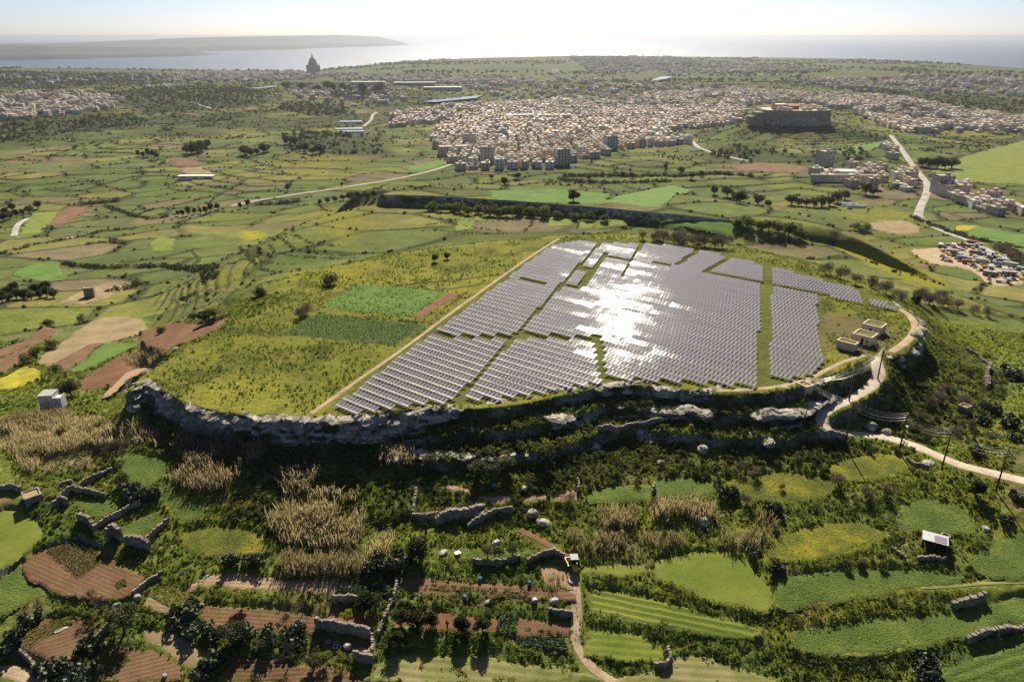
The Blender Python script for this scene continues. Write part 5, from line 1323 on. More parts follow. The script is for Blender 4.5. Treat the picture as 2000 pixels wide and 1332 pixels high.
VIL = [([(0,192),(60,186),(170,184),(240,198),(230,214),(120,226),(0,238)], 15, .8, 'village houses on the left slope below the dark trees'),
       ([(300,150),(420,142),(600,143),(760,148),(900,148),(1000,150),(1010,165),(900,166),(760,160),(600,158),(480,162),(330,160)], 26, .7, 'far low houses around the domed church'),
       ([(560,182),(700,178),(800,186),(800,200),(690,208),(600,196)], 22, .6, 'scattered sheds and houses beside the reservoir'),
       ([(1110,112),(1300,112),(1500,128),(1620,140),(1500,146),(1330,150),(1150,140)], 26, .6, 'far hazy houses on the sunlit ridge'),
       ([(1540,162),(1700,152),(1850,150),(2005,158),(2005,192),(1900,186),(1750,180),(1600,172)], 24, .7, 'far suburb houses on the right skyline'),
       ([(0,150),(300,150),(450,170),(300,178),(0,172)], 55, .6, 'scattered farm buildings on the far left plain'),
       ([(1000,150),(1250,160),(1440,165),(1440,178),(1200,186),(1000,196),(900,176)], 26, .6, 'outlying houses behind the town')]
for k_, (P, st, pr, lab) in enumerate(VIL):
    X, Y = scatter_px(P, st, pr, seed=40+k_); 
    if len(X): house_mass('village_houses', X, Y, lab)
# a few long pale sheds and greenhouses
for (px, py, w_, d_, h_, rz, mk, nm, lab, cat) in ((686,241,34,9,3.5,8,'poly','greenhouse','upper white greenhouse left of the road bend','greenhouse'),(682,255,38,10,3.5,8,'poly','greenhouse','lower long white greenhouse left of the road bend','greenhouse'),(686,260,36,8,3.2,8,'poly','greenhouse','lowest white greenhouse in the pair of sheds','greenhouse'),
        (810,168,110,26,9,4,'h_grey','warehouse','long grey warehouse before the domed church','warehouse'),(720,166,90,24,8,4,'h_white','warehouse','pale long roof warehouse left of the grey one','warehouse'),(865,177,90,26,8,4,'h_grey','warehouse','dark warehouse near the reservoir','warehouse'),
        (1025,236,75,14,10,10,'h_grey','school_block','long grey school block at the town left','building'),(1080,236,60,14,10,6,'h_cream','school_block','long cream block in the town centre','building'),(1660,402,13,3,2.2,-8,'poly','polytunnel','small white polytunnel in the green field','tunnel'),(1672,406,15,3,2.2,-8,'poly','polytunnel','longer white polytunnel beside the small one','tunnel'),
        (1648,356,62,1.0,7,-2,'h_sandy','yard_wall','long tall yard wall below the right village','wall'),(1645,345,34,12,6,-4,'h_white','farm_building','low white farm building in the right village','building'),(384,349,34,7,3,0,'poly','farm_shed','long pale farm shed on the valley floor','shed')):
    x, y, z = HIT(px, py); t = empty(nm, (x, y, G1(x, y)-.4), R(rz))
    if nm in ('greenhouse','polytunnel'):
        n = 9; V = []; F = []
        for sx_ in (-w_/2, w_/2):
            for i in range(n): a_ = math.pi*i/(n-1); V.append((sx_, -d_/2*math.cos(a_), h_*math.sin(a_)+.4))
        for i in range(n-1): F.append((i, i+1, n+i+1, n+i))
        F += [tuple(range(n-1,-1,-1)), tuple(range(n, 2*n))]
        me = bpy.data.meshes.new('cover'); me.from_pydata(V, [], F); me.materials.append(M[mk]); obj('cover', me, t); MB().box(w_/2, w_/2+.08, -.8, .8, 0, 2.0).build('door', M['steel'], t)
    else:
        MB().box(-w_/2, w_/2, -d_/2, d_/2, -2, h_).build('wall', M[mk], t); MB().box(-w_/2-.4, w_/2+.4, -d_/2-.4, d_/2+.4, h_, h_+.5).build('roof', M['h_white'], t)
        if nm != 'yard_wall':
            for i in range(max(3, int(w_/9))): MB().box(-w_/2+(i+.3)*w_/max(3, int(w_/9)), -w_/2+(i+.75)*w_/max(3, int(w_/9)), -d_/2-.06, -d_/2+.05, h_*.4, h_*.7).build('window', M['glass'], t)
    tag(t, lab, cat)
# red tower crane and a smoke plume far behind the town
x, y, z = HIT(1578, 163); t = empty('tower_crane', (x, y, G1(x, y))); cs_ = math.hypot(x, y)/FPX
MB().box(-.5*cs_, .5*cs_, -.5*cs_, .5*cs_, 0, 13*cs_).build('mast', M['redpaint'], t); MB().box(-4*cs_, 9*cs_, -.4*cs_, .4*cs_, 12*cs_, 12.8*cs_).build('jib', M['redpaint'], t); MB().box(-4*cs_, -2.4*cs_, -.6*cs_, .6*cs_, 10.6*cs_, 12*cs_).build('counterweight', M['h_grey'], t)
tag(t, 'red tower crane far behind the town', 'crane')
x, y, z = HIT(1089, 150); cs_ = math.hypot(x, y)/FPX; bm = bmesh.new()
for (ox, oz, r_) in ((0,2,1.6),(-2,5,2.6),(-5,8,3.8),(-9,9,4.0),(-1,10,3.6),(2,7,2.4),(-6,12,2.8)):
    g_ = bmesh.ops.create_icosphere(bm, subdivisions=2, radius=r_*cs_); bmesh.ops.translate(bm, verts=g_['verts'], vec=(ox*cs_, 0, oz*cs_))
me = bpy.data.meshes.new('smoke'); bm.to_mesh(me); bm.free(); m, nt, bs, o_ = mat_new('smoke'); nt.nodes.remove(bs); pv = N(nt, 'ShaderNodeVolumePrincipled'); pv.inputs['Color'].default_value = (.95,.95,.95,1); pv.inputs['Density'].default_value = .045; nt.links.new(pv.outputs[0], o_.inputs['Volume']); me.materials.append(m)
tag(obj('smoke', me, None, (x, y, G1(x, y))), 'small white smoke plume rising on the far plain', kind='stuff')
# scrapyard: lorries, cabins, machines, heaps
SC = np.array([c5(*p) for p in [(1420,120),(1560,90),(1700,150),(1860,240),(1870,300),(1690,305),(1640,265),(1560,215),(1430,185)]])
SW = HITS(SC); random.seed(21); k_ = 0
SN = []
def lorry(t, c1_, c2_):
    MB().box(-3.2, 1.2, -1.1, 1.1, .9, random.uniform(1.4, 2.9)).build('load_bed', M[c1_], t); MB().box(1.4, 3.0, -1.1, 1.1, .7, 2.7).build('cab', M[c2_], t); MB().box(3.0, 3.04, -.9, .9, 1.6, 2.4).build('windscreen', M['glass'], t)
    for wx_ in (-2.4, -1.2, 2.2):
        for wy_ in (-1.05, 1.05): MB().tube((wx_, wy_-.15, .5), (wx_, wy_+.15, .5), .5, n=10).build('wheel', M['tyre'], t)
def car(t, c1_, c2_):
    MB().add([(-2,-.85,.35),(2,-.85,.35),(2,.85,.35),(-2,.85,.35),(-2,-.85,.9),(2,-.85,.8),(2,.85,.8),(-2,.85,.9)], [(3,2,1,0),(4,5,6,7),(0,1,5,4),(1,2,6,5),(2,3,7,6),(3,0,4,7)]).build('body', M[c1_], t)
    MB().add([(-1.4,-.78,.9),(1.0,-.78,.85),(1.0,.78,.85),(-1.4,.78,.9),(-.9,-.65,1.42),(.4,-.65,1.42),(.4,.65,1.42),(-.9,.65,1.42)], [(4,5,6,7),(0,1,5,4),(1,2,6,5),(2,3,7,6),(3,0,4,7)]).build('cabin', M['glass'], t)
    for wx_ in (-1.25, 1.25):
        for wy_ in (-.8, .8): MB().tube((wx_, wy_-.1, .33), (wx_, wy_+.1, .33), .33, n=10).build('wheel', M['tyre'], t)
def cabin(t, c1_, c2_):
    MB().box(-3, 3, -1.2, 1.2, 0, 2.5).build('body', M[c1_], t); MB().box(-3.05, 3.05, -1.25, 1.25, 2.5, 2.62).build('roof', M['white'], t); MB().box(.6, 1.5, -1.23, -1.15, 0, 2.0).build('door', M[c2_], t)
    for i in range(7): MB().box(-2.8+i*.45, -2.72+i*.45, -1.25, -1.19, .2, 2.3).build('rib', M[c1_], t)
def digger(t, c1_, c2_):
    MB().box(-1.5, 1.5, -1.2, -.7, 0, .7).build('track', M['tyre'], t); MB().box(-1.5, 1.5, .7, 1.2, 0, .7).build('track', M['tyre'], t)
    MB().box(-1.5, 1.0, -1.1, 1.1, .8, 1.6).build('body', M['yellowpaint'], t); MB().box(.0, 1.0, -1.1, -.1, 1.6, 2.7).build('cab', M['glass'], t)
    MB().tube((1,.3,1.5), (3.2,.3,3.4), .22, n=6).tube((3.2,.3,3.4), (4.6,.3,1.2), .16, n=6).build('boom', M['yellowpaint'], t); MB().box(4.2, 5.0, -.1, .7, .4, 1.2).build('bucket', M['steel'], t)
def pallet_heap(t, c1_, c2_):
    for i in range(9):
        a_, b_, s_ = random.uniform(-1.6,1.6), random.uniform(-1.4,1.4), random.uniform(.5,1.2); zz = random.uniform(0, .9)
        MB().box(a_-s_, a_+s_, b_-s_*.6, b_+s_*.6, zz, zz+random.uniform(.3,.9)).build('scrap_piece', M[random.choice([c1_,c2_,'rust','steel'])], t)
KINDS = [('scrap_lorry', lorry, 'lorry', 'lorry'), ('scrap_car', car, 'car', 'car'), ('site_cabin', cabin, 'steel cabin', 'cabin'), ('excavator', digger, 'excavator', 'excavator'), ('scrap_heap', pallet_heap, 'heap of scrap', 'scrap heap')]
CW = {'rust':'rusty','steel':'grey','white':'white','bluesteel':'blue-grey','redpaint':'red','orange':'orange','yellowpaint':'yellow','greentarp':'green'}
def inpoly(P, x, y): return bool(poly_d(P, np.array([x]), np.array([y]))[1][0])
tries = 0; placed = []
while len(placed) < 88 and tries < 4000:
    tries += 1
    X = random.uniform(SW[:,0].min(), SW[:,0].max()); Y = random.uniform(SW[:,1].min(), SW[:,1].max())
    if not inpoly(SW[:, :2], X, Y) or any((X-a_)**2+(Y-b_)**2 < 3.4**2 for a_, b_, *_ in placed): continue
    kd = random.choices(KINDS, [3,6,2,.4,5])[0]; placed.append((X, Y, kd, *random.choices(list(CW), [4,8,8,2,.2,.3,.3,.2], k=2)))
placed.sort(key=lambda p: -p[1])
for i, (X, Y, kd, ca1, ca2) in enumerate(placed):
    t = empty(kd[0], (X, Y, G1(X, Y)+.3), random.choice([R(-30), R(60), R(-30)+random.uniform(-.3,.3)])); kd[1](t, ca1, ca2)
    rowk = i//11; inr = sorted([p[0] for p in placed[rowk*11:rowk*11+11]]).index(X)
    tag(t, '%s %s, %s from the left in the %s scrapyard row' % (CW[ca1], kd[2], ordinal(inr+1), ordinal(rowk+1)), kd[3], 'vehicles and scrap in the yard')
# ------------------------------------------------------------------ vegetation
vr = np.random.default_rng(99)
def leaf_quads(P, size, rg=None, aspect=.6, up=.0, hexa=False):
    """one small bent leaf face at each point, random facing"""
    rg = rg or vr; n = len(P)
    d = rg.normal(size=(n, 3)); d[:, 2] += up; d /= np.linalg.norm(d, axis=1)[:, None]
    q = rg.normal(size=(n, 3)); e = np.cross(d, q); e /= np.linalg.norm(e, axis=1)[:, None]+1e-9
    s = (size*rg.uniform(.6, 1.4, n))[:, None] if np.isscalar(size) else size[:, None]
    a = d*s*.5; b = e*s*.5*aspect
    V = np.stack([P-a, P+b*1.0, P+a, P-b*1.0], 1)
    F = np.arange(n*4).reshape(n, 4)
    return V.reshape(-1, 3), F
def blob_points(n, blobs, rg=None, shell=.55):
    rg = rg or vr; B = np.array(blobs); w_ = B[:, 3]**2; k = rg.choice(len(B), n, p=w_/w_.sum())
    d = rg.normal(size=(n, 3)); d /= np.linalg.norm(d, axis=1)[:, None]
    r_ = B[k, 3]*(shell+(1-shell)*rg.random(n))
    P = B[k, :3] + d*r_[:, None]*np.array([1,1,.8]); return P
def crown_mesh(name, R_, H_, z0, nb, nl, size, mat, seed, flat=False, aspect=.6):
    rg = np.random.default_rng(seed); bl = []
    for i in range(nb):
        d = rg.normal(size=3); d /= np.linalg.norm(d); q = rg.random()**.5*.68
        r_ = rg.uniform(.26, .46)*R_
        bl.append((d[0]*R_*q, d[1]*R_*q, z0+H_/2+d[2]*H_/2*q*.9, r_))
    P = blob_points(nl, bl, rg); P = P[P[:, 2] > z0*.6-.1]
    V, F = leaf_quads(P, size, rg, aspect); return mesh_np(name, V, F, mat), bl
def trunk_mesh(h, r_, bl, seed, mat, twigs=0):
    mb = MB(); rg = random.Random(seed); top = Vector((rg.uniform(-.1,.1)*h, rg.uniform(-.1,.1)*h, h))
    mb.tube((0,0,-.4), top*.55, r_, r_*.75, 7); mb.tube(top*.55, top, r_*.75, r_*.5, 6)
    for b in bl[:6]: mb.tube(top*rg.uniform(.55,.95), (b[0]*.9, b[1]*.9, b[2]), r_*.42, r_*.12, 5)
    return mb.mesh('trunk', mat)
TREES = {}
def proto(kind, variants):
    L = []
    for i in range(variants):
        sd_ = hash(kind) % 1000 + i*7 if False else (sum(map(ord, kind))*13+i*7)
        if kind == 'round':   cm, bl = crown_mesh('crown', 1.75, 3.1, .2, 22, 2600, .30, M['dullleaf'], sd_); tm = trunk_mesh(1.3, .14, bl, sd_, M['bark'])
        if kind == 'olive':   cm, bl = crown_mesh('crown', 1.9, 2.9, .6, 18, 1900, .26, M['olive'], sd_); tm = trunk_mesh(1.6, .17, bl, sd_, M['bark'])
        if kind == 'wide':    cm, bl = crown_mesh('crown', 3.2, 4.6, .8, 22, 1800, .55, M['dullleaf'], sd_); tm = trunk_mesh(2.6, .28, bl, sd_, M['bark'])
        if kind == 'tall':    cm, bl = crown_mesh('crown', 2.8, 7.4, .9, 26, 1600, .7, M['dullleaf'], sd_); tm = trunk_mesh(4.0, .3, bl, sd_, M['bark'])
        if kind == 'cypress': cm, bl = crown_mesh('crown', .75, 4.2, .3, 14, 700, .22, M['dullleaf'], sd_); tm = trunk_mesh(1.5, .1, bl, sd_, M['bark'])
        if kind == 'bare':
            rg = random.Random(sd_); mb = MB(); cmb = MB(); mb.tube((0,0,-.3), (0,0,1.0), .09, .06, 6)
            def br(p, d, l, r_, dep):
                q = p+d*l; (cmb if dep else mb).tube(p, q, r_, r_*.6, 4, cap=False)
                if dep < 3:
                    for _ in range(4 if dep < 2 else 5):
                        nd = (d+Vector((rg.gauss(0,.6), rg.gauss(0,.6), rg.gauss(.15,.4)))).normalized(); br(q, nd, l*.7, r_*.6, dep+1)
            for _ in range(4): br(Vector((0,0,.8)), Vector((rg.gauss(0,.5), rg.gauss(0,.5), 1)).normalized(), .75, .05, 0)
            cm = cmb.mesh('crown', M['twig']); tm = mb.mesh('trunk', M['bark'])
        if kind == 'greyshrub': cm, bl = crown_mesh('crown', 1.5, 1.9, .15, 12, 1300, .2, M['twig'], sd_, aspect=.3); tm = trunk_mesh(.7, .07, bl, sd_, M['bark'])
        if kind == 'shrub':   cm, bl = crown_mesh('crown', 1.5, 1.8, .05, 13, 1000, .22, M['leaf'], sd_); tm = trunk_mesh(.6, .08, bl, sd_, M['bark'])
        if kind == 'greentree': cm, bl = crown_mesh('crown', 1.4, 2.2, .7, 12, 900, .22, M['herb'], sd_); tm = trunk_mesh(1.2, .1, bl, sd_, M['bark'])
        if kind == 'pear':
            rg = np.random.default_rng(sd_); bl = [(rg.uniform(-1.3,1.3), rg.uniform(-.9,.9), rg.uniform(.3,1.2), rg.uniform(.4,.7)) for _ in range(14)]
            P = blob_points(420, bl, rg, .7); P = P[P[:, 2] > -.1]; n = len(P)
            d = rg.normal(size=(n,3)); d[:,2] = np.abs(d[:,2])*.6+.3; d /= np.linalg.norm(d,axis=1)[:,None]; e = np.cross(d, rg.normal(size=(n,3))); e /= np.linalg.norm(e,axis=1)[:,None]
            s_ = rg.uniform(.16,.27,n)[:,None]; V = np.zeros((n,6,3))
            for k_, (ca_2, sa_2) in enumerate([(math.cos(j*math.pi/3), math.sin(j*math.pi/3)) for j in range(6)]): V[:,k_] = P+d*s_*ca_2+e*s_*.72*sa_2
            cm = mesh_np('crown', V.reshape(-1,3), np.arange(n*6).reshape(n,6), M['pear']); tm = trunk_mesh(.6, .12, [(b[0],b[1],b[2]) for b in bl], sd_, M['bark'])
        L.append((tm, cm))
    TREES[kind] = L
for kd, nv in (('round',4),('olive',4),('wide',5),('tall',4),('cypress',2),('bare',4),('greyshrub',4),('shrub',5),('greentree',3),('pear',5)): proto(kd, nv)
NAMES = {'round':('citrus_tree','tree'),'olive':('olive_tree','tree'),'wide':('broad_tree','tree'),'tall':('pine_tree','tree'),'cypress':('cypress_tree','tree'),'bare':('bare_tree','tree'),'greyshrub':('grey_shrub','shrub'),'shrub':('green_shrub','shrub'),'greentree':('young_tree','tree'),'pear':('prickly_pear','cactus')}
def tree_at(kind, x, y, s, label, group=None):
    tm, cm = random.choice(TREES[kind]); nm, cat = NAMES[kind]
    t = empty(nm, (x, y, G1(x, y)-.05), random.uniform(0, 6.28), (s*random.uniform(.92,1.08), s*random.uniform(.92,1.08), s*random.uniform(.9,1.1)))
    obj('trunk', tm, t); obj('pads' if kind == 'pear' else 'crown', cm, t); return tag(t, label, cat, group)
def tree(kind, px, py, s, label, group=None):
    x, y, z = HIT(px, py); return tree_at(kind, x, y, s, label, group)
random.seed(5)
for (k_, px, py, s, lab) in [
  ('round',*c7(322,1062),1.0,'leftmost citrus tree of the left-hand trio'),('round',*c7(395,1065),1.15,'middle citrus tree of the left-hand trio'),('round',*c7(462,1065),1.1,'right citrus tree of the left-hand trio'),
  ('round',*c7(612,1092),1.15,'left citrus tree of the right-hand pair'),('round',*c7(705,1098),1.15,'right citrus tree of the right-hand pair'),('cypress',*c7(540,1090),.6,'thin upright shrub between the citrus groups'),
  ('round',*c7(410,745),1.6,'big dark round tree at the left of the shaded garden'),('cypress',*c7(440,655),1.0,'narrow cypress above the big dark round tree'),('round',*c7(290,1165),1.2,'dark round tree shading the pale mown field'),
  ('round',*c7(150,990),1.25,'dark tree above the red garden plot'),('olive',*c7(200,985),1.0,'pale tree beside the dark one above the red plot'),('greentree',*c7(70,1045),.9,'small green tree inside the red garden plot'),
  ('olive',*c7(728,745),.85,'left olive tree of the garden terrace'),('olive',*c7(785,738),.8,'middle olive tree of the garden terrace'),('olive',*c7(848,738),.85,'right olive tree of the garden terrace'),
  ('olive',*c7(465,325),1.1,'grey-green bush under the lower ledge'),('olive',*c7(690,370),1.4,'left grey shrub above the orange soil'),('olive',*c7(745,378),1.3,'middle grey shrub above the orange soil'),('olive',*c7(815,345),1.3,'right grey shrub above the orange soil'),('olive',*c7(1000,290),1.3,'lone grey bush in the dark hollow'),
  ('greyshrub',*c7(905,400),1.0,'brown twiggy shrub by the pale rag heap'),('greyshrub',*c7(1110,480),1.2,'pale twiggy shrub at the end of the leafy terrace'),('greyshrub',*c7(1430,400),.8,'pinkish twiggy shrub on the leafy terrace edge'),('greyshrub',*c7(1515,500),1.0,'grey twiggy shrub below the broken wall stub'),
  ('round',*c8(1512,430),1.35,'lone dark round bush below the lower dirt road'),('olive',*c8(885,770),.55,'left of three small trees on the leafy terrace'),('olive',*c8(950,768),.6,'middle of three small trees on the leafy terrace'),('olive',*c8(1050,740),.6,'right of three small trees on the leafy terrace'),
  ('greyshrub',*c8(640,260),1.1,'pink-grey shrub in the shade under the hairpin wall'),('greyshrub',*c8(370,305),1.3,'tall twiggy shrub above the leafy terrace'),('greyshrub',*c8(440,330),1.3,'broad twiggy shrub above the leafy terrace'),('greyshrub',*c8(840,365),1.5,'wide grey shrub on the sunlit terrace'),('greyshrub',*c8(570,390),.8,'small grey shrub left of the wide one'),
  ('greyshrub',*c8(980,440),1.6,'brown thicket at the dark bank'),('greyshrub',*c8(1080,430),1.5,'brown thicket beside the dark bank boulder'),('greyshrub',*c8(390,460),1.2,'grey shrub above the right reeds'),
  ('pear',*c8(300,420),1.5,'prickly pear clump left of the reed bank'),('pear',*c8(520,500),1.3,'prickly pear clump at the shaded bank'),('pear',*c8(540,800),1.2,'prickly pear beside the mown rings field'),('pear',*c8(440,720),1.1,'prickly pear at the end of the reeds'),('pear',*c8(1260,1230),1.7,'large prickly pear on the lowest hedge bank'),('pear',*c8(1280,1310),1.5,'prickly pear at the bottom edge on the right'),('pear',*c8(1730,440),1.3,'prickly pear at the right photo edge'),('pear',*c8(1660,550),1.1,'prickly pear beside the yellow track on the right'),('pear',*c8(1370,680),.9,'prickly pear behind the ruined shed'),
  ('olive',*c6(610,1085),1.7,'big olive tree in the lower left between the plots'),('pear',*c6(870,1030),1.9,'big prickly pear beside the diamond plot'),('pear',*c6(935,985),1.5,'prickly pear at the corner of the diamond plot'),('pear',*c6(40,1180),2.0,'prickly pear clump at the left photo edge'),('pear',*c6(260,1290),2.0,'wide prickly pear clump by the lane'),('pear',*c6(350,1310),1.8,'prickly pear clump right of the lane'),('pear',*c6(440,1320),1.6,'prickly pear clump at the bottom edge'),
  ('pear',*c6(435,1170),1.2,'prickly pear right of the round-cornered plot'),('pear',*c6(150,1040),1.2,'prickly pear on the upper rim of the round-cornered plot'),('pear',*c6(620,415),1.5,'prickly pear in the thicket above the ruins'),('pear',*c6(700,440),1.5,'second prickly pear in the thicket above the ruins'),('pear',*c6(745,425),1.2,'third prickly pear in the thicket above the ruins'),('pear',*c6(940,1085),1.5,'prickly pear below the big prickly pear'),('pear',*c6(1040,1100),1.4,'prickly pear under the furrowed field'),
  ('pear',*c6(1210,1100),1.5,'prickly pear row left end beside the furrowed field'),('pear',*c6(1440,1135),1.8,'prickly pear row right end beside the furrowed field'),('pear',*c6(1330,1125),1.5,'prickly pear row middle beside the furrowed field'),('pear',*c6(1060,1240),1.6,'prickly pear on the edge of the dry weed patch'),('pear',*c6(1010,1310),1.5,'prickly pear at the bottom edge by the furrows'),('pear',*c6(1150,745),1.3,'prickly pear under the leafy slope'),('pear',*c6(1270,755),1.3,'prickly pear above the tan soil strip'),('pear',*c7(190,790),1.7,'prickly pear at the reed corner'),('pear',*c7(290,790),1.7,'prickly pear left of the shaded garden'),('pear',*c7(330,760),1.4,'prickly pear against the shaded garden wall'),
  ('greentree',*c6(1195,950),1.2,'small green tree in the furrowed field'),('olive',*c6(1140,1145),1.5,'olive tree below the furrowed field'),('bare',*c6(1395,1000),1.1,'left bare tree in the furrowed field'),('bare',*c6(1480,1000),1.2,'right bare tree in the furrowed field'),('bare',*c6(1400,1050),.9,'lower bare tree in the furrowed field'),('bare',*c6(1300,1195),1.4,'pale bare tree below the prickly pear row'),('bare',*c6(1420,1230),1.4,'bare tree at the edge of the bottom furrows'),('bare',*c6(500,1010),1.6,'wide bare tree beside the green tank'),('bare',*c6(460,960),1.3,'bare tree above the round-cornered plot'),('bare',*c6(1600,950),1.0,'bare tree beside the dark red post'),
  ('greentree',*c6(1600,1240),1.0,'pale green tree in front of the walled plot'),('greentree',*c6(1680,1250),1.1,'yellowish tree in front of the walled plot'),('olive',*c6(1540,1260),1.0,'olive shrub left of the walled plot trees'),
  ('shrub',*c6(910,240),1.2,'dark green bush above the reed island'),('shrub',*c6(600,360),1.4,'dark bush below the leaning wall'),('greyshrub',*c6(570,230),2.6,'big dark brown thicket on the left reed bank'),
  ('wide',*c3(1070,745),.75,'lone round tree on the red field corner'),('shrub',*c3(1010,730),1.6,'bush left of the lone round tree'),('shrub',*c3(1110,720),1.7,'bush right of the lone round tree'),('shrub',*c3(840,800),1.4,'bush on the edge of the red field'),('shrub',*c3(1720,550),2.6,'dark bush on the left slope of the plateau'),('greyshrub',*c3(1560,725),2.2,'brown bush at the corner of the crop fields'),('greyshrub',*c3(1600,700),1.8,'smaller brown bush at the corner of the crop fields'),('shrub',*c3(1360,610),2.2,'flat dark bush on the left hillside'),
  ('wide',*c4(712,205),.62,'left of two dark trees on the plateau edge'),('wide',*c4(782,190),.58,'right of two dark trees on the plateau edge'),
  ('wide',*c3(370,1125),.9,'dark tree right of the white farmhouse'),('shrub',*c3(330,1100),1.6,'bush behind the white farmhouse'),('shrub',*c3(140,960),1.8,'bush on the left field edge'),('shrub',*c3(280,880),2.0,'grey-green bush between the tan fields'),('shrub',*c3(195,915),1.8,'bush near the pale hut ruin on the left'),('shrub',*c3(290,1005),1.5,'bush left of the green strip'),('shrub',*c3(250,770),1.8,'bush on the upper tan field edge'),('greyshrub',*c3(430,745),1.8,'grey bush on the upper tan field edge'),
  ('greyshrub',*z1(900,560),1.6,'large grey thicket in the gully below the huts'),('greyshrub',*z1(980,520),1.7,'second grey thicket in the gully below the huts'),('greyshrub',*z1(830,680),1.6,'grey thicket above the transformer pole'),('greyshrub',*z1(760,760),1.3,'grey thicket behind the transformer pole'),('greyshrub',*z1(880,830),1.6,'grey thicket on the road bank'),('greyshrub',*z1(1180,560),1.7,'grey thicket behind the tiny ruined hut'),('greyshrub',*z1(1220,730),1.4,'grey thicket below the tiny ruined hut'),('greyshrub',*z1(1100,790),1.5,'grey thicket between the last two poles'),('greyshrub',*z1(1390,850),1.5,'grey thicket above the tall right-hand pole'),('greyshrub',*z1(1040,450),1.4,'grey thicket high in the gully'),('greyshrub',*z1(1210,310),1.5,'grey shrub left of the curved wall end'),('greyshrub',*z1(1420,380),1.0,'small shrub beside the curved wall end'),
  ('pear',*z1(1560,320),1.8,'prickly pear clump at the upper right slope'),('pear',*z1(1630,340),1.5,'prickly pear clump touching the right photo edge'),('pear',*z1(1380,600),1.6,'prickly pear in the middle of the right slope'),('pear',*z1(1530,700),1.6,'prickly pear low on the right slope'),('pear',*z1(1330,690),1.3,'prickly pear right of the tiny ruined hut'),('pear',*z1(1290,960),1.3,'prickly pear under the wires by the road'),('pear',*z1(1590,830),1.4,'prickly pear above the right end of the road'),('wide',*c5(1300,420),.8,'dark tree at the right end of the panels'),('wide',*c5(1370,410),.8,'second dark tree right of the panels'),
 ]: tree(k_, px, py, s, lab)
# groves and hedgerow trees farther off
GRP = [('grove on the far left slope', 'tall', [(270,306),(280,308),(290,306),(300,310),(308,312)], 1.15), ('dark round grove in the left valley', 'wide', [(365,300),(375,302),(385,299),(395,297),(380,294),(405,290)], 2.2),
  ('middle grove of the left valley', 'wide', [(478,303),(490,306),(502,303),(515,300),(522,297)], 2.0), ('right grove of the left valley', 'wide', [(585,296),(597,299),(610,302),(625,300),(632,296),(560,282),(575,284)], 2.0),
  ('trees along the valley road', 'tall', [(348,422),(357,424),(368,421),(380,418),(392,417),(402,418),(412,414),(425,412),(470,408),(485,405),(668,365),(562,374)], .8),
  ('grove at the left photo edge', 'wide', [(8,432),(20,428),(32,424),(45,420),(58,416),(10,420),(25,412),(75,408)], 1.15), ('grove below the left valley terraces', 'wide', [(5,592),(18,588),(32,584),(48,584),(62,586),(78,584),(92,580),(105,582),(12,578),(28,574),(70,574),(88,570)], .95),
  ('trees on the shoulder of the rocky ridge', 'wide', [(625,400),(640,397),(655,395),(670,392),(685,391),(700,389),(715,388),(730,386)], 1.0), ('dark brush behind the panels', 'greyshrub', [(1255,468),(1275,471),(1295,474),(1315,477),(1335,479),(1355,480),(1375,482),(1395,484),(1410,486),(1285,467),(1325,472),(1365,476)], 2.8),
  ('scrub along the far right rim', 'greyshrub', [(1610,535),(1640,545),(1670,555),(1700,562),(1730,575),(1760,586),(1790,590),(1815,596),(1840,600),(1870,605),(1900,612),(1930,618),(1800,578),(1835,585)], 2.3),
  ('trees by the right village', 'wide', [(1560,402),(1575,404),(1590,405),(1605,404),(1620,402),(1545,400),(1635,396),(1650,390),(1690,380),(1705,382)], 1.7), ('round trees beside the right road', 'wide', [(1800,325),(1815,328),(1830,330),(1845,332),(1858,330)], 2.2),
  ('trees around the domed church plain', 'wide', [(560,176),(590,178),(620,180),(650,181),(680,183),(710,184),(740,183),(640,176),(670,177)], 4.5), ('dark bushes below the rocky ridge', 'shrub', [(845,412),(862,414),(880,413),(898,416),(915,420),(935,418),(955,422),(975,424),(990,424),(1010,422),(1035,424),(1060,426),(1090,428),(1120,430),(1150,432),(1180,434)], 3.2),
  ('bushes right of the rocky ridge', 'shrub', [(1460,446),(1480,450),(1500,452),(1520,455),(1540,460),(1560,466),(1440,444),(1680,455),(1690,452),(1670,450)], 3.2), ('trees scattered in the right-hand fields', 'wide', [(1420,385),(1435,390),(1395,380),(1480,400),(1500,405),(1445,398)], 1.5),
  ('hedge trees along the citadel road', 'wide', [(1215,345),(1235,348),(1300,330),(1330,340),(1120,395),(1150,352),(1010,350),(985,362),(960,350),(1350,350),(1370,345)], 1.2)]
for (g_, kd, L, s) in GRP:
    L = sorted(L)
    for i, (px, py) in enumerate(L): tree(kd, px, py, s*random.uniform(.75,1.2), '%s from the left in the %s' % (ordinal(i+1), g_), g_)

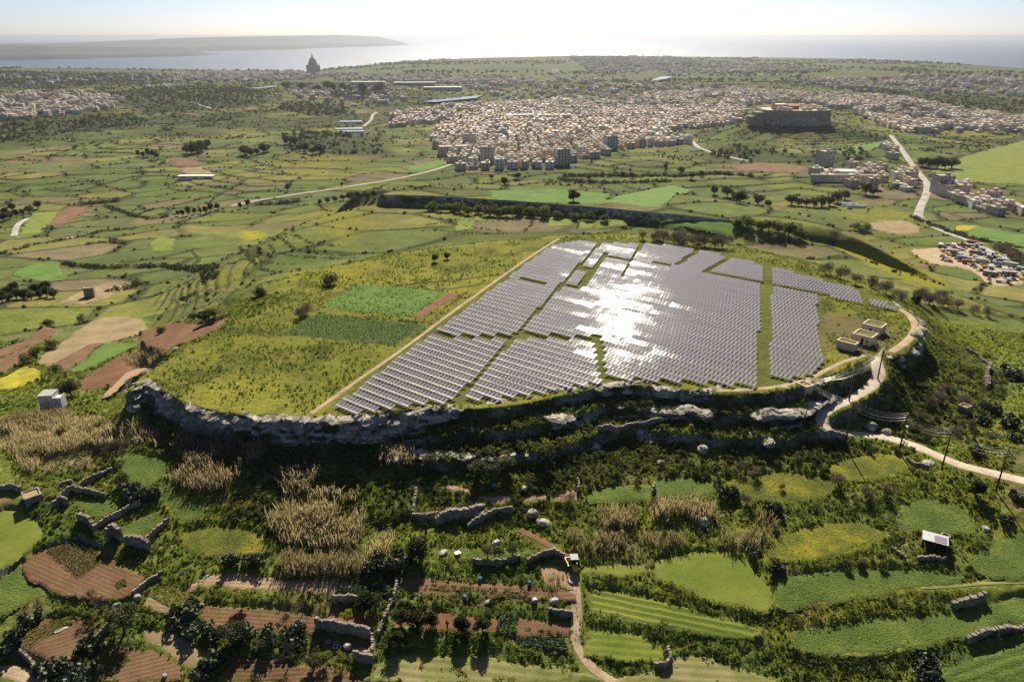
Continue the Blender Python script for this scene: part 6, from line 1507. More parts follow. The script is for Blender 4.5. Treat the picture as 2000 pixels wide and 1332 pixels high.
# ---- hedges and bramble banks: each one a leafy mass
def hedge(cf, pts, wd, ht, label, mat='leaf', dens=13, leaf=.3, name='hedge', rub=.35, blobs=1.6):
    W = HITS([cf(*p) for p in pts]); seg = np.linalg.norm(np.diff(W[:, :2], axis=0), axis=1); s_ = np.concatenate([[0], np.cumsum(seg)])
    ln = s_[-1]; nb = max(int(ln*blobs), 3); t_ = vr.uniform(0, ln, nb); off = vr.uniform(-.5, .5, nb)*wd
    X = np.interp(t_, s_, W[:, 0]); Y = np.interp(t_, s_, W[:, 1]); i = np.clip(np.searchsorted(s_, t_, 'right')-1, 0, len(seg)-1)
    dv = (W[i+1, :2]-W[i, :2])/np.maximum(seg[i], 1e-6)[:, None]; X = X-dv[:, 1]*off; Y = Y+dv[:, 0]*off
    r_ = vr.uniform(.45, 1.0, nb)*ht*.62; Z = ground_at(X, Y)+r_*vr.uniform(.1, .75, nb)
    c = W.mean(0); B = np.stack([X-c[0], Y-c[1], Z-c[2], r_], 1); P = blob_points(int(ln*wd*dens*max(ht, 1)), B, vr, .6)
    V, F = leaf_quads(P, leaf, vr, .65, .3)
    o = obj(name, mesh_np(name, V, F, M[mat]), None, tuple(c)); tag(o, label, 'hedge', kind='thing'); return o
hedge(c8, [(-40,850),(60,890),(200,960),(400,1015),(620,1045),(760,1030),(900,1000),(1100,960),(1300,935),(1480,925),(1570,895)], 2.4, 1.5, 'long dark hedge bank curving below the mowing rings')
hedge(c8, [(-60,1075),(60,1110),(200,1160),(420,1200),(560,1222),(750,1250),(900,1268),(1100,1240),(1300,1190),(1500,1130),(1770,1060)], 2.6, 1.6, 'lowest long dark hedge bank across the right corner')
hedge(c7, [(1175,845),(1260,855),(1400,870),(1500,850),(1560,880),(1689,960)], 1.8, 1.3, 'dark hedge bank between the two bright grass fields')
hedge(c7, [(1180,1015),(1290,1030),(1420,1065),(1560,1110)], 1.8, 1.3, 'hedge above the boxed grass field')
hedge(c7, [(1190,1215),(1300,1245),(1450,1262),(1570,1262)], 1.3, 1.2, 'hedge below the boxed grass field')
hedge(c7, [(1140,1262),(1060,1240),(950,1215),(860,1190),(800,1160)], 2.0, 1.4, 'leafy bank under the cabbage plots')
hedge(c7, [(310,1110),(420,1120),(520,1125),(650,1140),(780,1150)], 3.0, 1.5, 'ivy-green bank below the citrus trees', 'herbdark')
hedge(c7, [(380,1245),(470,1262),(600,1285),(720,1310),(850,1335)], 1.2, .9, 'dark weedy strip across the pale mown field')
hedge(c7, [(465,660),(560,662),(700,665),(850,672),(945,690)], 1.6, 1.8, 'dense upper hedge of the shaded garden', 'herbdark')
hedge(c7, [(365,785),(460,788),(560,785),(665,790),(760,800),(830,795)], 2.0, 1.7, 'dense lower hedge of the shaded garden', 'herbdark')
hedge(c7, [(890,750),(950,735),(1000,712)], 1.4, 1.2, 'short hedge rising to the farm path', 'herbdark')
hedge(c7, [(515,822),(600,825),(700,842)], 1.0, 1.1, 'upper leafy bean row', 'bean', 18)
hedge(c7, [(560,850),(700,855),(800,860),(900,868),(1000,880)], 1.1, 1.2, 'lower long leafy bean row', 'bean', 18)
hedge(c7, [(880,820),(930,815),(978,820)], 1.2, 1.3, 'leafy clump at the right end of the bean rows', 'bean', 18)
hedge(c7, [(300,965),(420,972),(560,985),(690,1000),(800,1015)], 1.7, .8, 'broad band of leafy beans above the red strip', 'bean', 22)
hedge(c7, [(300,925),(450,930),(600,938),(720,950),(850,975)], .8, 1.0, 'thorny dark strip between soil plot and beans', 'leaf')
hedge(c7, [(1130,1180),(1120,1100),(1130,1020)], .9, .9, 'weedy verge left of the farm path', 'herbdark'); hedge(c7, [(1185,1215),(1170,1120),(1185,1000),(1185,900)], .9, .9, 'weedy verge right of the farm path', 'herbdark')
hedge(c7, [(1135,830),(1142,900),(1150,980),(1148,1060),(1144,1130),(1160,1180)], .35, .3, 'grass strip between the wheel ruts of the farm path', 'herb', 40, .16, 'grass_strip'); hedge(c7, [(150,1332),(200,1250),(240,1180),(255,1100)], 1.6, 1.2, 'leafy wall bank beside the pale mown field', 'herbdark')
hedge(c6, [(0,1010),(120,960),(220,920),(290,925)], 1.6, 1.0, 'weedy bank under the big leafy corner on the left', 'herbdark')
hedge(c6, [(250,985),(330,965),(430,975)], 1.4, 1.1, 'yellow-green hedge above the round-cornered plot', 'herb')
hedge(c6, [(950,890),(1050,895),(1150,905),(1300,915),(1450,930),(1560,945)], 1.4, 1.2, 'hedge bank between tan strip and furrowed field', 'leaf')
hedge(c6, [(690,985),(780,1010),(850,1030)], 1.6, 1.2, 'dark hedge below the diamond plot', 'leaf')
hedge(c6, [(1090,1120),(1250,1120),(1400,1140),(1530,1165),(1600,1190)], 1.8, 1.3, 'dark bank below the furrowed field', 'leaf')
hedge(c6, [(1500,1240),(1600,1255),(1753,1285)], 1.6, 1.3, 'leafy bank above the bottom furrows', 'leaf')
hedge(c6, [(640,760),(720,770),(800,740)], 2.2, 1.5, 'bramble bank under the stepped ruin wall', 'leaf'); hedge(c6, [(1030,740),(1150,752),(1330,770)], 1.8, 1.3, 'bramble edge above the tan soil strip', 'leaf')
hedge(c6, [(820,830),(900,835),(1000,820)], 2.2, 1.2, 'flowering green bank left of the tan strip', 'herb')
hedge(c6, [(1060,470),(1180,500),(1300,510),(1400,520)], 4.0, 1.6, 'dark bramble mass below the reed island', 'leaf')
hedge(c7, [(390,470),(480,460),(560,470),(640,480)], 3.0, 1.4, 'bramble mass left of the orange soil', 'leaf'); hedge(c7, [(880,520),(980,520),(1080,530),(1160,520)], 3.0, 1.6, 'bramble mass below the orange soil patches', 'leaf'); hedge(c7, [(500,590),(620,620),(780,600),(900,560)], 3.0, 1.4, 'bramble mass over the pale rock wall', 'leaf')
hedge(c8, [(520,760),(650,775),(780,755),(900,720),(1090,650)], 1.6, 1.3, 'hedge bank under the yellow flower terrace'); hedge(c8, [(1080,640),(1150,620),(1260,610)], 2.0, 1.4, 'dark bank left of the ruined shed')
hedge(c8, [(380,490),(560,510),(760,500),(950,480),(1110,440)], 3.0, 1.8, 'shaded bramble bank above the yellow terrace'); hedge(c8, [(1120,400),(1200,350),(1290,310)], 2.4, 1.6, 'dark bank below the road bend corner'); hedge(c8, [(1450,640),(1540,650),(1620,690)], 3.0, 1.8, 'deep dark hollow bush mass under the pale boulder')
hedge(c4, [(55,490),(250,515),(450,530),(700,550)], .9, .8, 'dry bramble strip between the two crop fields', 'twig', 18); hedge(c4, [(735,500),(790,455),(865,398)], 1.3, 1.0, 'dark shrub row beside the brown strip', 'leaf')
hedge(c7, [(320,110),(450,118),(560,105),(700,120),(850,120),(1000,100),(1150,90)], 2.2, 1.3, 'bright ivy strip hanging on the panel bank', 'herb'); hedge(c7, [(980,195),(1100,200),(1250,190),(1400,180),(1560,165),(1689,150)], 2.6, 1.4, 'sunlit bramble shelf across the panel bank', 'herb'); hedge(c8, [(0,90),(150,95),(320,85),(480,60)], 2.4, 1.3, 'right end of the sunlit bramble shelf', 'herb')
hedge(c7, [(640,270),(800,260),(1000,270),(1200,260),(1400,280),(1600,270)], 4.5, 2.0, 'black-green bush mass filling the dark hollow', 'leaf'); hedge(c7, [(1000,70),(1150,60),(1300,40),(1450,30)], 2.5, 1.4, 'green bank just below the panels', 'herb'); hedge(c8, [(20,30),(150,20),(300,20),(450,-10)], 2.5, 1.5, 'dark brush under the box hut', 'leaf')
hedge(c3, [(330,440),(420,455),(560,465),(700,460),(830,455),(920,465)], 4.0, 3.0, 'dark hedge cliff in the left valley terraces', 'dullleaf', 4, .8); hedge(c3, [(920,470),(1000,470),(1080,480),(1100,520)], 6.0, 3.5, 'dark scrub gully on the left terraces', 'dullleaf', 3, .8); hedge(c3, [(560,590),(640,570),(740,545)], 5, 3, 'dark brush below the hedge cliff', 'dullleaf', 3, .8); hedge(c3, [(920,635),(960,625),(1010,610)], 3, 2, 'dark bank at the green field corner', 'dullleaf', 4, .7)
hedge(c3, [(0,390),(100,365),(200,340),(320,320),(440,295),(560,270),(720,255)], 3, 2.4, 'long hedge along the left valley lane', 'dullleaf', 3, .8); hedge(c3, [(410,135),(480,130),(560,120),(620,115)], 4, 5, 'row of dark cypress hedge in the left valley', 'dullleaf', 2, 1.0); hedge(c3, [(540,140),(620,165),(700,195),(780,210),(880,195)], 3.5, 3, 'dark hedge around the left valley field', 'dullleaf', 3, .9); hedge(c3, [(1340,135),(1420,130),(1500,125),(1560,118)], 3.5, 5, 'dark tree row by the valley road farm', 'dullleaf', 2, 1.0)
hedge(c3, [(455,335),(540,330),(620,335),(680,340)], 3, 2.2, 'short dark hedge in the left valley', 'dullleaf', 3, .8); hedge(c3, [(1000,580),(1100,590),(1200,580),(1260,570)], 3, 1.2, 'strip of dry reeds under the left terraces', 'reed', 5, .5)
hedge(c2, [(200,690),(350,685),(500,690),(640,690),(800,680),(950,690)], 7, 4, 'dark terrace scrub below the town fields', 'dullleaf', 1.5, 1.3); hedge(c2, [(180,700),(300,712),(450,715),(620,708)], 6, 3.5, 'second dark terrace scrub below the town fields', 'dullleaf', 1.5, 1.3); hedge(c2, [(1560,65+780),(1700,905),(1800,935),(1900,955),(2000,975)], 5, 3, 'dark hedge between scrapyard and green field', 'dullleaf', 2.5, .9); hedge(c5, [(1740,110),(1800,150),(1865,200)], 9, 4, 'grey thicket beside the scrapyard lane', 'twig', 2.5, .8)
for (L, lab) in (([(1320,400),(1360,425),(1430,442),(1540,446)],'lowest curved terrace bank on the left hillside'),([(1400,340),(1430,382),(1520,402),(1700,412),(1865,410)],'long curved terrace bank on the left hillside'),([(1440,308),(1520,360),(1620,385),(1740,396),(1865,400)],'second curved terrace bank on the left hillside'),([(1520,288),(1600,330),(1700,345),(1790,352)],'upper curved terrace bank on the left hillside'),([(1250,350),(1290,400),(1330,450),(1400,480),(1500,485)],'outer curved terrace bank on the left hillside'),([(1000,380),(1040,420),(1000,450)],'short terrace bank in the left valley fields')):
    hedge(c3, L, 1.6, 1.3, lab, 'leaf', 7, .5)
for (L, lab) in (([(1640,905),(1720,900),(1800,912),(1900,915),(2000,912)],'lowest terrace bank behind the panels'),([(1660,880),(1740,872),(1850,890),(1960,905)],'second terrace bank behind the panels'),([(1700,855),(1800,862),(1900,868),(2040,862)],'third terrace bank behind the panels'),([(1760,842),(1900,848),(2060,845)],'upper terrace bank behind the panels'),([(2050,905),(2075,880),(2085,848)],'first cross hedge behind the panels'),([(2250,898),(2265,870),(2280,850)],'second cross hedge behind the panels'),([(2460,900),(2475,870),(2490,848)],'third cross hedge behind the panels'),([(2860,935),(2920,900),(2960,880)],'dark hedge closing the field behind the brush')):
    hedge(c1, L, 1.5, 1.2, lab, 'leaf', 7, .5)
# ---- vegetable rows, cabbages, bean rows: each row a part of its plot
def crop_rows(cf, q, nrow, wd, ht, mat, label, leaf=.22, dens=110, name='vegetable_bed', rowname='crop_row', gap=.0):
    A, B, Cc, D = [np.array(HIT(*cf(*p))) for p in q]            # A->B first row, D->C last row
    c = (A+B+Cc+D)/4; t = empty(name, tuple(c))
    for i in range(nrow):
        f = i/max(nrow-1, 1); a = A*(1-f)+D*f; b = B*(1-f)+Cc*f; ln = np.linalg.norm(b[:2]-a[:2]); n = max(int(ln*dens*wd), 20)
        u = vr.random(n); u = u[(vnoise(u*ln*1.3, u*0+i*7.7, 3) > gap)]; n = len(u); dv = (b[:2]-a[:2])/ln; o = vr.normal(0, wd*.3, n)
        X = a[0]+(b[0]-a[0])*u-dv[1]*o; Y = a[1]+(b[1]-a[1])*u+dv[0]*o; Z = ground_at(X, Y)+.08+ht*vr.random(n)*np.exp(-(o/wd)**2*2)
        V, F = leaf_quads(np.stack([X, Y, Z], 1)-c, leaf, vr, .7, .6); ro_ = obj(rowname, mesh_np(rowname, V, F, M[mat]), t); ro_['kind'] = 'stuff'
    return tag(t, label, 'vegetables')
crop_rows(c6, [(232,690),(388,822),(515,735),(372,620)], 9, .26, .5, 'bean', 'nine dark leafy vegetable rows in the ploughed field corner')
crop_rows(c6, [(722,900),(890,990),(985,940),(830,845)], 9, .32, .3, 'herb', 'thin pale vegetable rows in the diamond plot')
crop_rows(c6, [(85,1110),(310,1008),(320,1055),(150,1160)], 8, .22, .2, 'herb', 'thin seedling rows in the round-cornered plot')
crop_rows(c6, [(408,1240),(555,1302),(640,1225),(502,1165)], 9, .25, .2, 'herb', 'pale striped seedling rows at the bottom edge')
crop_rows(c7, [(440,872),(930,905),(920,925),(430,892)], 3, .3, .35, 'bean', 'three broken rows of young beans in the soil plot', gap=.35)
crop_rows(c7, [(800,1012),(775,1095),(840,1122),(868,1018)], 4, .6, .45, 'cabbage', 'block of blue-green cabbages beside the citrus trees', .34)
crop_rows(c7, [(870,1122),(1092,1138),(1110,1185),(865,1150)], 4, .55, .4, 'cabbage', 'four rows of blue-green cabbages below the brown plot', .34)
crop_rows(c7, [(880,1078),(1080,1105),(1075,1112),(878,1085)], 1, .4, .35, 'bean', 'single broken row of greens across the brown plot', gap=.3)
crop_rows(c7, [(15,905),(250,880),(265,920),(20,935)], 4, 1.0, .5, 'cabbage', 'silvery leafy plot above the grey retaining wall', .36)
crop_rows(c6, [(640,900),(730,800),(760,805),(680,890)], 3, .3, .3, 'herb', 'short weedy rows along the pale field wall', gap=.2)
crop_rows(c6, [(565,858),(615,835),(622,850),(575,868)], 2, .6, .5, 'bean', 'lone leafy patch in the ploughed field'); crop_rows(c6, [(305,1030),(360,1020),(362,1040),(310,1048)], 2, .7, .5, 'herb', 'bright green patch in the round-cornered plot')
crop_rows(c4, [(-130,606),(490,668),(650,560),(60,497)], 34, .42, .5, 'bean', 'many close rows of dark leafy plants on the plateau', .3, 13)

# ---- reed stands: uncountable dry canes
def reeds(cf, pts, ht, dens, label, mat='reed', lean=.2):
    W = HITS([cf(*p) for p in pts]); P = W[:, :2]; x0, x1, y0, y1 = P[:,0].min(), P[:,0].max(), P[:,1].min(), P[:,1].max()
    n = int((x1-x0)*(y1-y0)*dens*1.7); X = vr.uniform(x0, x1, n); Y = vr.uniform(y0, y1, n); d, ins, _ = poly_d(P, X, Y)
    k_ = np.where(ins, vr.random(n) < .25+d/2.5, d < 1.5*vr.random(n)**2) & (fbm(X, Y, 5, 3, 67) > -.22); X, Y = X[k_], Y[k_]; n = len(X); Z = ground_at(X, Y)-.1
    h = ht*.85*vr.uniform(.45, 1.15, n)*(1+.3*fbm(X, Y, 5, 2, 68)); lx, ly = vr.normal(0, lean, n)+.05, vr.normal(0, lean, n); a_ = vr.uniform(0, math.pi, n); w_ = vr.uniform(.03, .075, n)
    cx_, cy_ = np.cos(a_)*w_, np.sin(a_)*w_; c = W.mean(0)
    # a cane and a drooping plume of leaf at its upper third
    V = np.zeros((n, 8, 3)); base = np.stack([X, Y, Z], 1)-c; top = base+np.stack([lx*h, ly*h, h], 1); mid = base+(top-base)*.6; sd_ = np.stack([cx_, cy_, 0*cx_], 1)
    V[:,0] = base-sd_*.5; V[:,1] = base+sd_*.5; V[:,2] = mid+sd_; V[:,3] = mid-sd_; V[:,4] = mid-sd_*1.6; V[:,5] = mid+sd_*1.6; dr = np.stack([vr.normal(0,.25,n)*h*.3, vr.normal(0,.25,n)*h*.3, 0*h], 1); V[:,6] = top+sd_*1.1+dr; V[:,7] = top-sd_*1.1+dr
    o = obj('reed_stand', mesh_np('reed_stand', V.reshape(-1,3), np.arange(n*8).reshape(n*2,4), M[mat]), None, tuple(c)); tag(o, label, kind='stuff')
reeds(c6, [(840,300),(900,250),(1050,230),(1180,290),(1160,350),(1080,410),(960,400),(860,340)], 3.2, 12, 'island of dry tan reeds below the left cliff')
reeds(c6, [(0,110),(120,90),(250,60),(420,60),(560,90),(600,170),(520,240),(440,290),(300,290),(180,320),(140,290),(60,200),(0,180)], 2.6, 10, 'broad bank of dry tan reeds at the left edge')
reeds(c6, [(1370,330),(1500,310),(1753,360),(1753,440),(1600,450),(1420,440)], 3.0, 9, 'dark reed stand under the cliff foot'); reeds(c6, [(1310,560),(1420,480),(1600,490),(1753,530),(1753,690),(1600,690),(1420,660),(1340,620)], 3.4, 11, 'large tawny reed stand left of the shaded garden')
reeds(c6, [(1360,740),(1500,720),(1753,740),(1790,800),(1600,830),(1430,825)], 3.0, 12, 'reed fringe above the tan soil strip'); reeds(c6, [(1190,200),(1250,170),(1310,190),(1290,270),(1210,270)], 3.0, 11, 'narrow reed tuft against the cliff'); reeds(c7, [(210,290),(260,230),(340,230),(380,310),(320,330)], 3.2, 11, 'reed tuft under the cliff recess')
reeds(c7, [(1245,540),(1330,520),(1430,540),(1440,590),(1300,610)], 3.2, 12, 'left clump of the middle reed bank'); reeds(c8, [(-60,480),(60,460),(250,480),(260,530),(100,560),(-60,560)], 3.2, 12, 'right clump of the middle reed bank'); reeds(c7, [(1060,650),(1200,650),(1400,670),(1600,650),(1689,640),(1740,690),(1600,720),(1400,730),(1160,720)], 2.4, 11, 'lower fringe of reeds above the bright grass'); reeds(c8, [(260,560),(420,540),(540,570),(470,640),(400,700),(280,650)], 2.6, 11, 'right end of the reed fringe by the mowing rings')
reeds(c7, [(1010,870),(1060,830),(1110,850),(1110,900),(1040,900)], 1.6, 12, 'small dry reed clump beside the farm path'); reeds(c7, [(170,680),(240,650),(280,700),(250,760),(170,740)], 3.0, 9, 'grey reeds beside the big dark tree'); reeds(c3, [(660,920),(780,900),(860,905),(800,950),(680,950)], 2.0, 8, 'strip of dry reeds on the red field step'); reeds(c6, [(640,60),(900,130),(1180,190),(1180,230),(900,200),(680,150)], 3.0, 7, 'shaded dry reeds along the cliff foot')
reeds(c6, [(0,60),(140,30),(330,10),(360,60),(200,100),(0,120)], 2.4, 9, 'upper dry reeds beside the white farmhouse'); reeds(c6, [(760,190),(800,165),(840,190),(820,215)], 2.8, 12, 'single bright reed tuft left of the reed island')

# ---- ground cover by geometry-node instancing (herbs, brambles, flowers, tufts nobody could count)
HID = bpy.data.collections.new('cover_sources')
def cover_proto(name, R_, H_, nl, size, mat, seed, aspect=.6):
    cm, _ = crown_mesh(name, R_, H_, .0, 7, nl, size, mat, seed, aspect=aspect); o = bpy.data.objects.new(name, cm); c = bpy.data.collections.new(name); c.objects.link(o); return o
def cover_group(objs, name):
    col_ = bpy.data.collections.new(name)
    for o in objs: col_.objects.link(o)
    ng = bpy.data.node_groups.new(name, 'GeometryNodeTree'); ng.interface.new_socket('Geometry', in_out='INPUT', socket_type='NodeSocketGeometry'); ng.interface.new_socket('Geometry', in_out='OUTPUT', socket_type='NodeSocketGeometry')
    gi_ = ng.nodes.new('NodeGroupInput'); go = ng.nodes.new('NodeGroupOutput'); ci = ng.nodes.new('GeometryNodeCollectionInfo'); ci.inputs['Collection'].default_value = col_; ci.inputs['Separate Children'].default_value = True; ci.inputs['Reset Children'].default_value = True
    ip = ng.nodes.new('GeometryNodeInstanceOnPoints'); ip.inputs['Pick Instance'].default_value = True
    at_s = ng.nodes.new('GeometryNodeInputNamedAttribute'); at_s.data_type = 'FLOAT'; at_s.inputs['Name'].default_value = 'size'
    rv = ng.nodes.new('FunctionNodeRandomValue'); rv.data_type = 'FLOAT_VECTOR'; rv.inputs[0].default_value = (-.15,-.15,0); rv.inputs[1].default_value = (.15,.15,6.283)
    mtp = ng.nodes.new('GeometryNodeMeshToPoints'); L = ng.links
    L.new(gi_.outputs[0], mtp.inputs[0]); L.new(mtp.outputs[0], ip.inputs['Points']); L.new(ci.outputs[0], ip.inputs['Instance']); L.new(rv.outputs[0], ip.inputs['Rotation']); L.new(at_s.outputs[0], ip.inputs['Scale']); L.new(ip.outputs[0], go.inputs[0])
    return ng
def cover(name, X, Y, S, objs, label, sink=.05):
    if not len(X): return
    Z = ground_at(X, Y)-sink; me = bpy.data.meshes.new(name); me.vertices.add(len(X)); me.vertices.foreach_set('co', np.stack([X, Y, Z], 1).astype(np.float32).ravel())
    a = me.attributes.new('size', 'FLOAT', 'POINT'); a.data.foreach_set('value', np.asarray(S, np.float32)); o = obj(name, me); md = o.modifiers.new('cover', 'NODES'); md.node_group = cover_group(objs, name); tag(o, label, kind='stuff'); print(name, len(X))
HERB = [cover_proto('herb', .34, .5, 34, .17, M['herb'], 300+i) for i in range(4)]; DHERB = [cover_proto('dark_herb', .42, .55, 40, .2, M['herbdark'], 320+i) for i in range(4)]; FLOW = [cover_proto('flower', .34, .45, 26, .15, M['flower'], 340+i) for i in range(3)]
BUSH = [cover_proto('bush', .85, 1.05, 170, .24, M['leaf'], 360+i) for i in range(5)]; TWG = [cover_proto('dead_bush', .8, .9, 130, .2, M['twig'], 380+i, .3) for i in range(3)]; FARB = [cover_proto('far_bush', 1.6, 2.2, 60, .8, M['dullleaf'], 400+i) for i in range(4)]
FMASK = [(P, bb) for (P, a, b, c, e, bb) in FLAT]; FKIND = [f[1] for f in FW]
def on_fields(X, Y, skip=()):
    k_ = np.zeros(len(X), bool)
    for (P, bb), mk in zip(FMASK, FKIND):
        if mk in skip: continue
        s = np.nonzero((X > bb[0]) & (X < bb[1]) & (Y > bb[2]) & (Y < bb[3]))[0]
        if len(s): _, ins, _ = poly_d(P, X[s], Y[s]); k_[s[ins]] = True
    return k_
def on_roads(X, Y, m_=.3):
    k_ = np.zeros(len(X), bool)
    for (P, wd, e, bb) in ROADS:
        s = np.nonzero((X > bb[0]-wd) & (X < bb[1]+wd) & (Y > bb[2]-wd) & (Y < bb[3]+wd))[0]
        if len(s): d, _, _ = poly_d(P[:, :2], X[s], Y[s], closed=False); k_[s[d < wd*.5+m_]] = True
    return k_
def sample(n, y0, y1, um=.80):
    Y = np.sqrt(vr.uniform(y0*y0, y1*y1, n)); return Y*vr.uniform(-um, um, n), Y
LEAFY = ('herbgr','meadowgr')
# foreground slopes and the flanks
X, Y = sample(105000, 88, 235); d, ins, _ = poly_d(RIMW, X, Y)
onl = on_fields(X, Y) & ~on_fields(X, Y, LEAFY); ok = ~ins & ~on_fields(X, Y) & ~on_roads(X, Y); XL, YL = X[onl], Y[onl]; k_ = vr.random(len(XL)) < .75; cover('field_herbs', XL[k_], YL[k_], vr.uniform(.3,.75,k_.sum()), HERB, 'low leafy greens covering the terraces', .1); k_ = (fbm(XL, YL, 9, 3, 507) > .1) & (vr.random(len(XL)) < .35); cover('field_flowers', XL[k_], YL[k_], vr.uniform(.4,.8,k_.sum()), FLOW, 'yellow flowers among the terrace greens', .1); X, Y = X[ok], Y[ok]
q1 = fbm(X, Y, 12, 3, 501); q2 = fbm(X, Y, 5, 3, 503); q3 = fbm(X, Y, 20, 3, 505); r_ = vr.random(len(X))
dens = np.clip(1.15-(Y-100)/260, .4, 1)
inr = (X > 8) & (Y < 152); k_ = (q1 < -.08) & (r_ < np.where(inr, .2, .5*dens)) & ~((X > 95) & (Y > 165) & (r_ > .12)); cover('dark_undergrowth', X[k_], Y[k_], vr.uniform(.7,1.5,k_.sum()), DHERB, 'dark leafy undergrowth over the lower slopes')
k_ = ((q1 >= -.18) | inr) & (r_ < .8*dens); cover('leafy_undergrowth', X[k_], Y[k_], vr.uniform(.7,1.5,k_.sum()), HERB, 'fresh green herbs over the lower slopes')
k_ = (q3 > .02) & (r_ < .24); cover('wild_flowers', X[k_], Y[k_], vr.uniform(.7,1.3,k_.sum()), FLOW, 'yellow wild flowers scattered on the lower slopes')
gslope = (X > 95) & (Y > 165); k_ = (q2 > .24) & (r_ < np.where(gslope | inr, .02, .06)); cover('bramble_scrub', X[k_], Y[k_], vr.uniform(.5,1.35,k_.sum()), BUSH, 'dark bramble scrub spotted over the slopes')
k_ = (q2 < -.28) & (r_ < .06); cover('dead_scrub', X[k_], Y[k_], vr.uniform(.5,1.2,k_.sum()), TWG, 'grey dead scrub spotted over the slopes')
# the bank under the panels and the gully are thick with brush
X, Y = sample(60000, 125, 200); d, ins, pos = poly_d(RIMW, X, Y); ok = ~ins & (d < 24) & (d > .8) & ~on_fields(X, Y) & ~on_roads(X, Y) & (pos > 5) & (pos < 32); X, Y = X[ok], Y[ok]; r_ = vr.random(len(X)); q2 = fbm(X, Y, 5, 3, 513)
k_ = r_ < .17*(1+1.5*q2); cover('bank_brush', X[k_], Y[k_], vr.uniform(.5,1.3,k_.sum()), BUSH, 'dense dark brush on the bank below the plateau')
# plateau meadow
X, Y = sample(90000, 140, 330, .78); d, ins, _ = poly_d(RIMW, X, Y); pz = np.array([UP(*p, 0) for p in PANEL_ZONE]); _, inp, _ = poly_d(pz, X, Y)
ok = (ins | (d < 25) & (Y > 190)) & ~inp & ~on_fields(X, Y) & ~on_roads(X, Y); X, Y = X[ok], Y[ok]; q1 = fbm(X, Y, 8, 3, 521); q3 = fbm(X, Y, 25, 3, 523); r_ = vr.random(len(X))
k_ = (q1 > -.1) & (r_ < .40+.6*q1); cover('meadow_tufts', X[k_], Y[k_], vr.uniform(.5,1.35,k_.sum()), DHERB, 'dark green tufts dotting the plateau meadow')
k_ = (q3 > .0) & (r_ > .72); cover('meadow_flowers', X[k_], Y[k_], vr.uniform(.5,1.0,k_.sum()), FLOW+HERB[:2], 'yellow flowers and grass over the plateau meadow')
k_ = (r_ < .012); cover('meadow_shrubs', X[k_], Y[k_], vr.uniform(.35,.8,k_.sum()), BUSH, 'small dark shrubs dotted over the plateau')
BEAN = [cover_proto('crop_plant', .34, .42, 30, .2, M['bean'], 420+i) for i in range(3)]
X, Y = sample(120000, 140, 330, .6); kc = np.zeros(len(X), bool)
for (P, bb), mk, f_ in zip(FMASK, FKIND, FW):
    if mk == 'crop' and f_[5] < 330: _, ins, _ = poly_d(P, X, Y); kc |= ins
k_ = kc & (fbm(X, Y, 6, 3, 561) > -.35); cover('young_crop', X[k_], Y[k_], vr.uniform(.5,1.0,k_.sum()), BEAN, 'close-set young crop plants filling the green plots', .1)
# grass between the rows of panels
X, Y = sample(30000, 145, 330, .6); _, inp, _ = poly_d(pz, X, Y); X, Y = X[inp], Y[inp]; k_ = fbm(X, Y, 6, 2, 531) > 0; cover('panel_grass', X[k_], Y[k_], vr.uniform(.3,.6,k_.sum()), HERB, 'short grass growing between the panel rows')
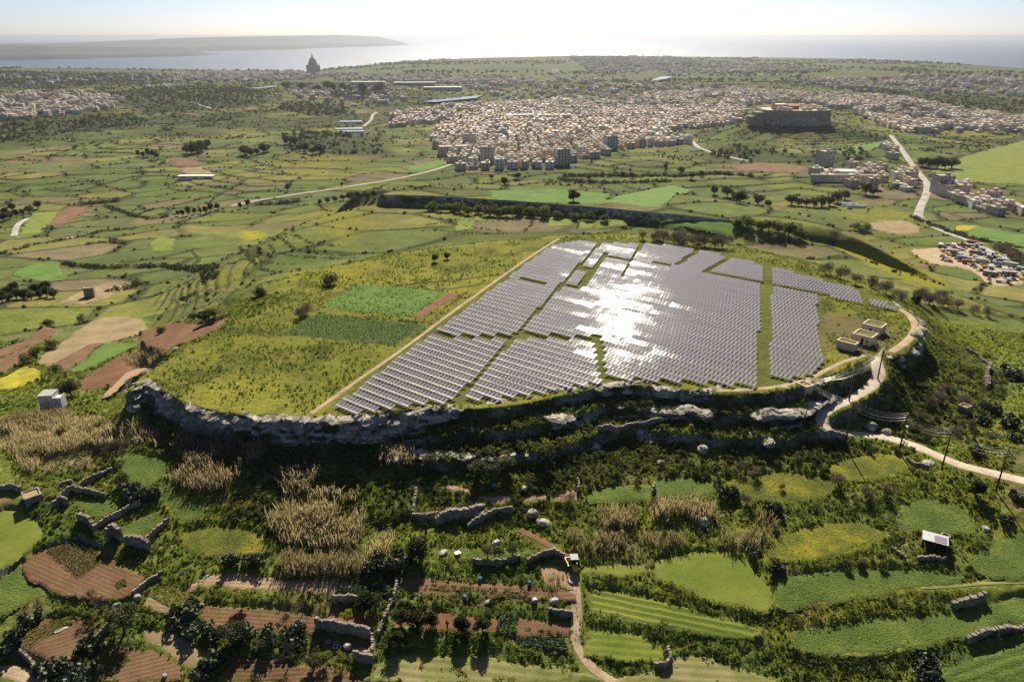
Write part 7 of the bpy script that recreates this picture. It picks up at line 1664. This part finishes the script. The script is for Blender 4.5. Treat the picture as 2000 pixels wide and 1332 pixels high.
# valley hedgerows and scattered bushes
X, Y = sample(230000, 240, 2300, .78); wx = X+14*fbm(X, Y, 120, 2, 221); wy = Y+14*fbm(X, Y, 120, 2, 223); vx = wx*math.cos(rot)+wy*math.sin(rot); vy = -wx*math.sin(rot)+wy*math.cos(rot)
_, eg, _ = voronoi(vx, vy, 50, 30, 5); ct_ = cont_at(X, Y); d, ins, _ = poly_d(RIMW, X, Y); hn = fbm(X, Y, 90, 3, 233); sc_ = fbm(X, Y, 210, 4, 241)
dx = .6; sl_n = np.hypot((ground_at(X+dx, Y)-ground_at(X-dx, Y))/(2*dx), (ground_at(X, Y+2)-ground_at(X, Y-2))/4)
r_ = vr.random(len(X)); ok = ~ins & (d > 20) & ~on_fields(X, Y) & ~on_roads(X, Y, 2.5)
k_ = ok & (((eg < .07) & (hn > -.2) & (r_ < .6)) | ((sc_ > .05) & (fbm(X, Y, 45, 3, 551) > .36) & (r_ < .7)) | ((ct_ > .45) & (r_ < .42))); cover('hedgerows', X[k_], Y[k_], vr.uniform(.28,.72,k_.sum())*(1+Y[k_]/1700), FARB, 'dark hedgerow bushes lining the valley fields and terraces', .3)
for k_, Z_ in enumerate(DARKZ):
    X, Y = scatter_px(Z_, 9.0 if Z_[0][1] > 172 else 16.0, .75, seed=70+k_); cover('woodland', X, Y, vr.uniform(1.1,2.4,len(X)), FARB, ['dark wood below the left village','dark wood belt on the far left plain','dark wood beside the reservoir','dark wood left of the town','dark wood on the right skyline','far scattered woods behind the left village','wood strip above the left valley','brush on the foot of the citadel hill'][k_], .4)
# garden trees between the town houses
X, Y = hx[ii]+vr.uniform(-9,9,len(ii)), hy[ii]+vr.uniform(-9,9,len(ii)); k_ = vr.random(len(X)) < .5; cover('town_trees', X[k_], Y[k_], vr.uniform(1.0,2.2,k_.sum()), FARB, 'dark garden trees between the town houses', .3)
X, Y = sample(26000, 2300, 4800, .8); sc_ = fbm(X, Y, 260, 4, 541); k_ = (sc_ > .02) & (vr.random(len(X)) < .5); cover('far_scrub', X[k_], Y[k_], vr.uniform(2.0,4.5,k_.sum()), FARB, 'far dark trees and scrub on the coastal plain', .5)
# ------------------------------------------------------------------ haze
HAZE = 5.6e-5
mb = MB().box(-53000, 53000, -52500, 53000, SEA_Z-1.0, CAMZ+6)
m, nt, bs, out_ = mat_new('haze'); nt.nodes.remove(bs)
pv = N(nt, 'ShaderNodeVolumePrincipled'); pv.inputs['Color'].default_value = (.62,.66,.74,1)
pv.inputs['Density'].default_value = HAZE; pv.inputs['Anisotropy'].default_value = .72
nt.links.new(pv.outputs[0], out_.inputs['Volume'])
hz = mb.build('haze', m); tag(hz, 'thin pale sea haze filling the air', kind='stuff')
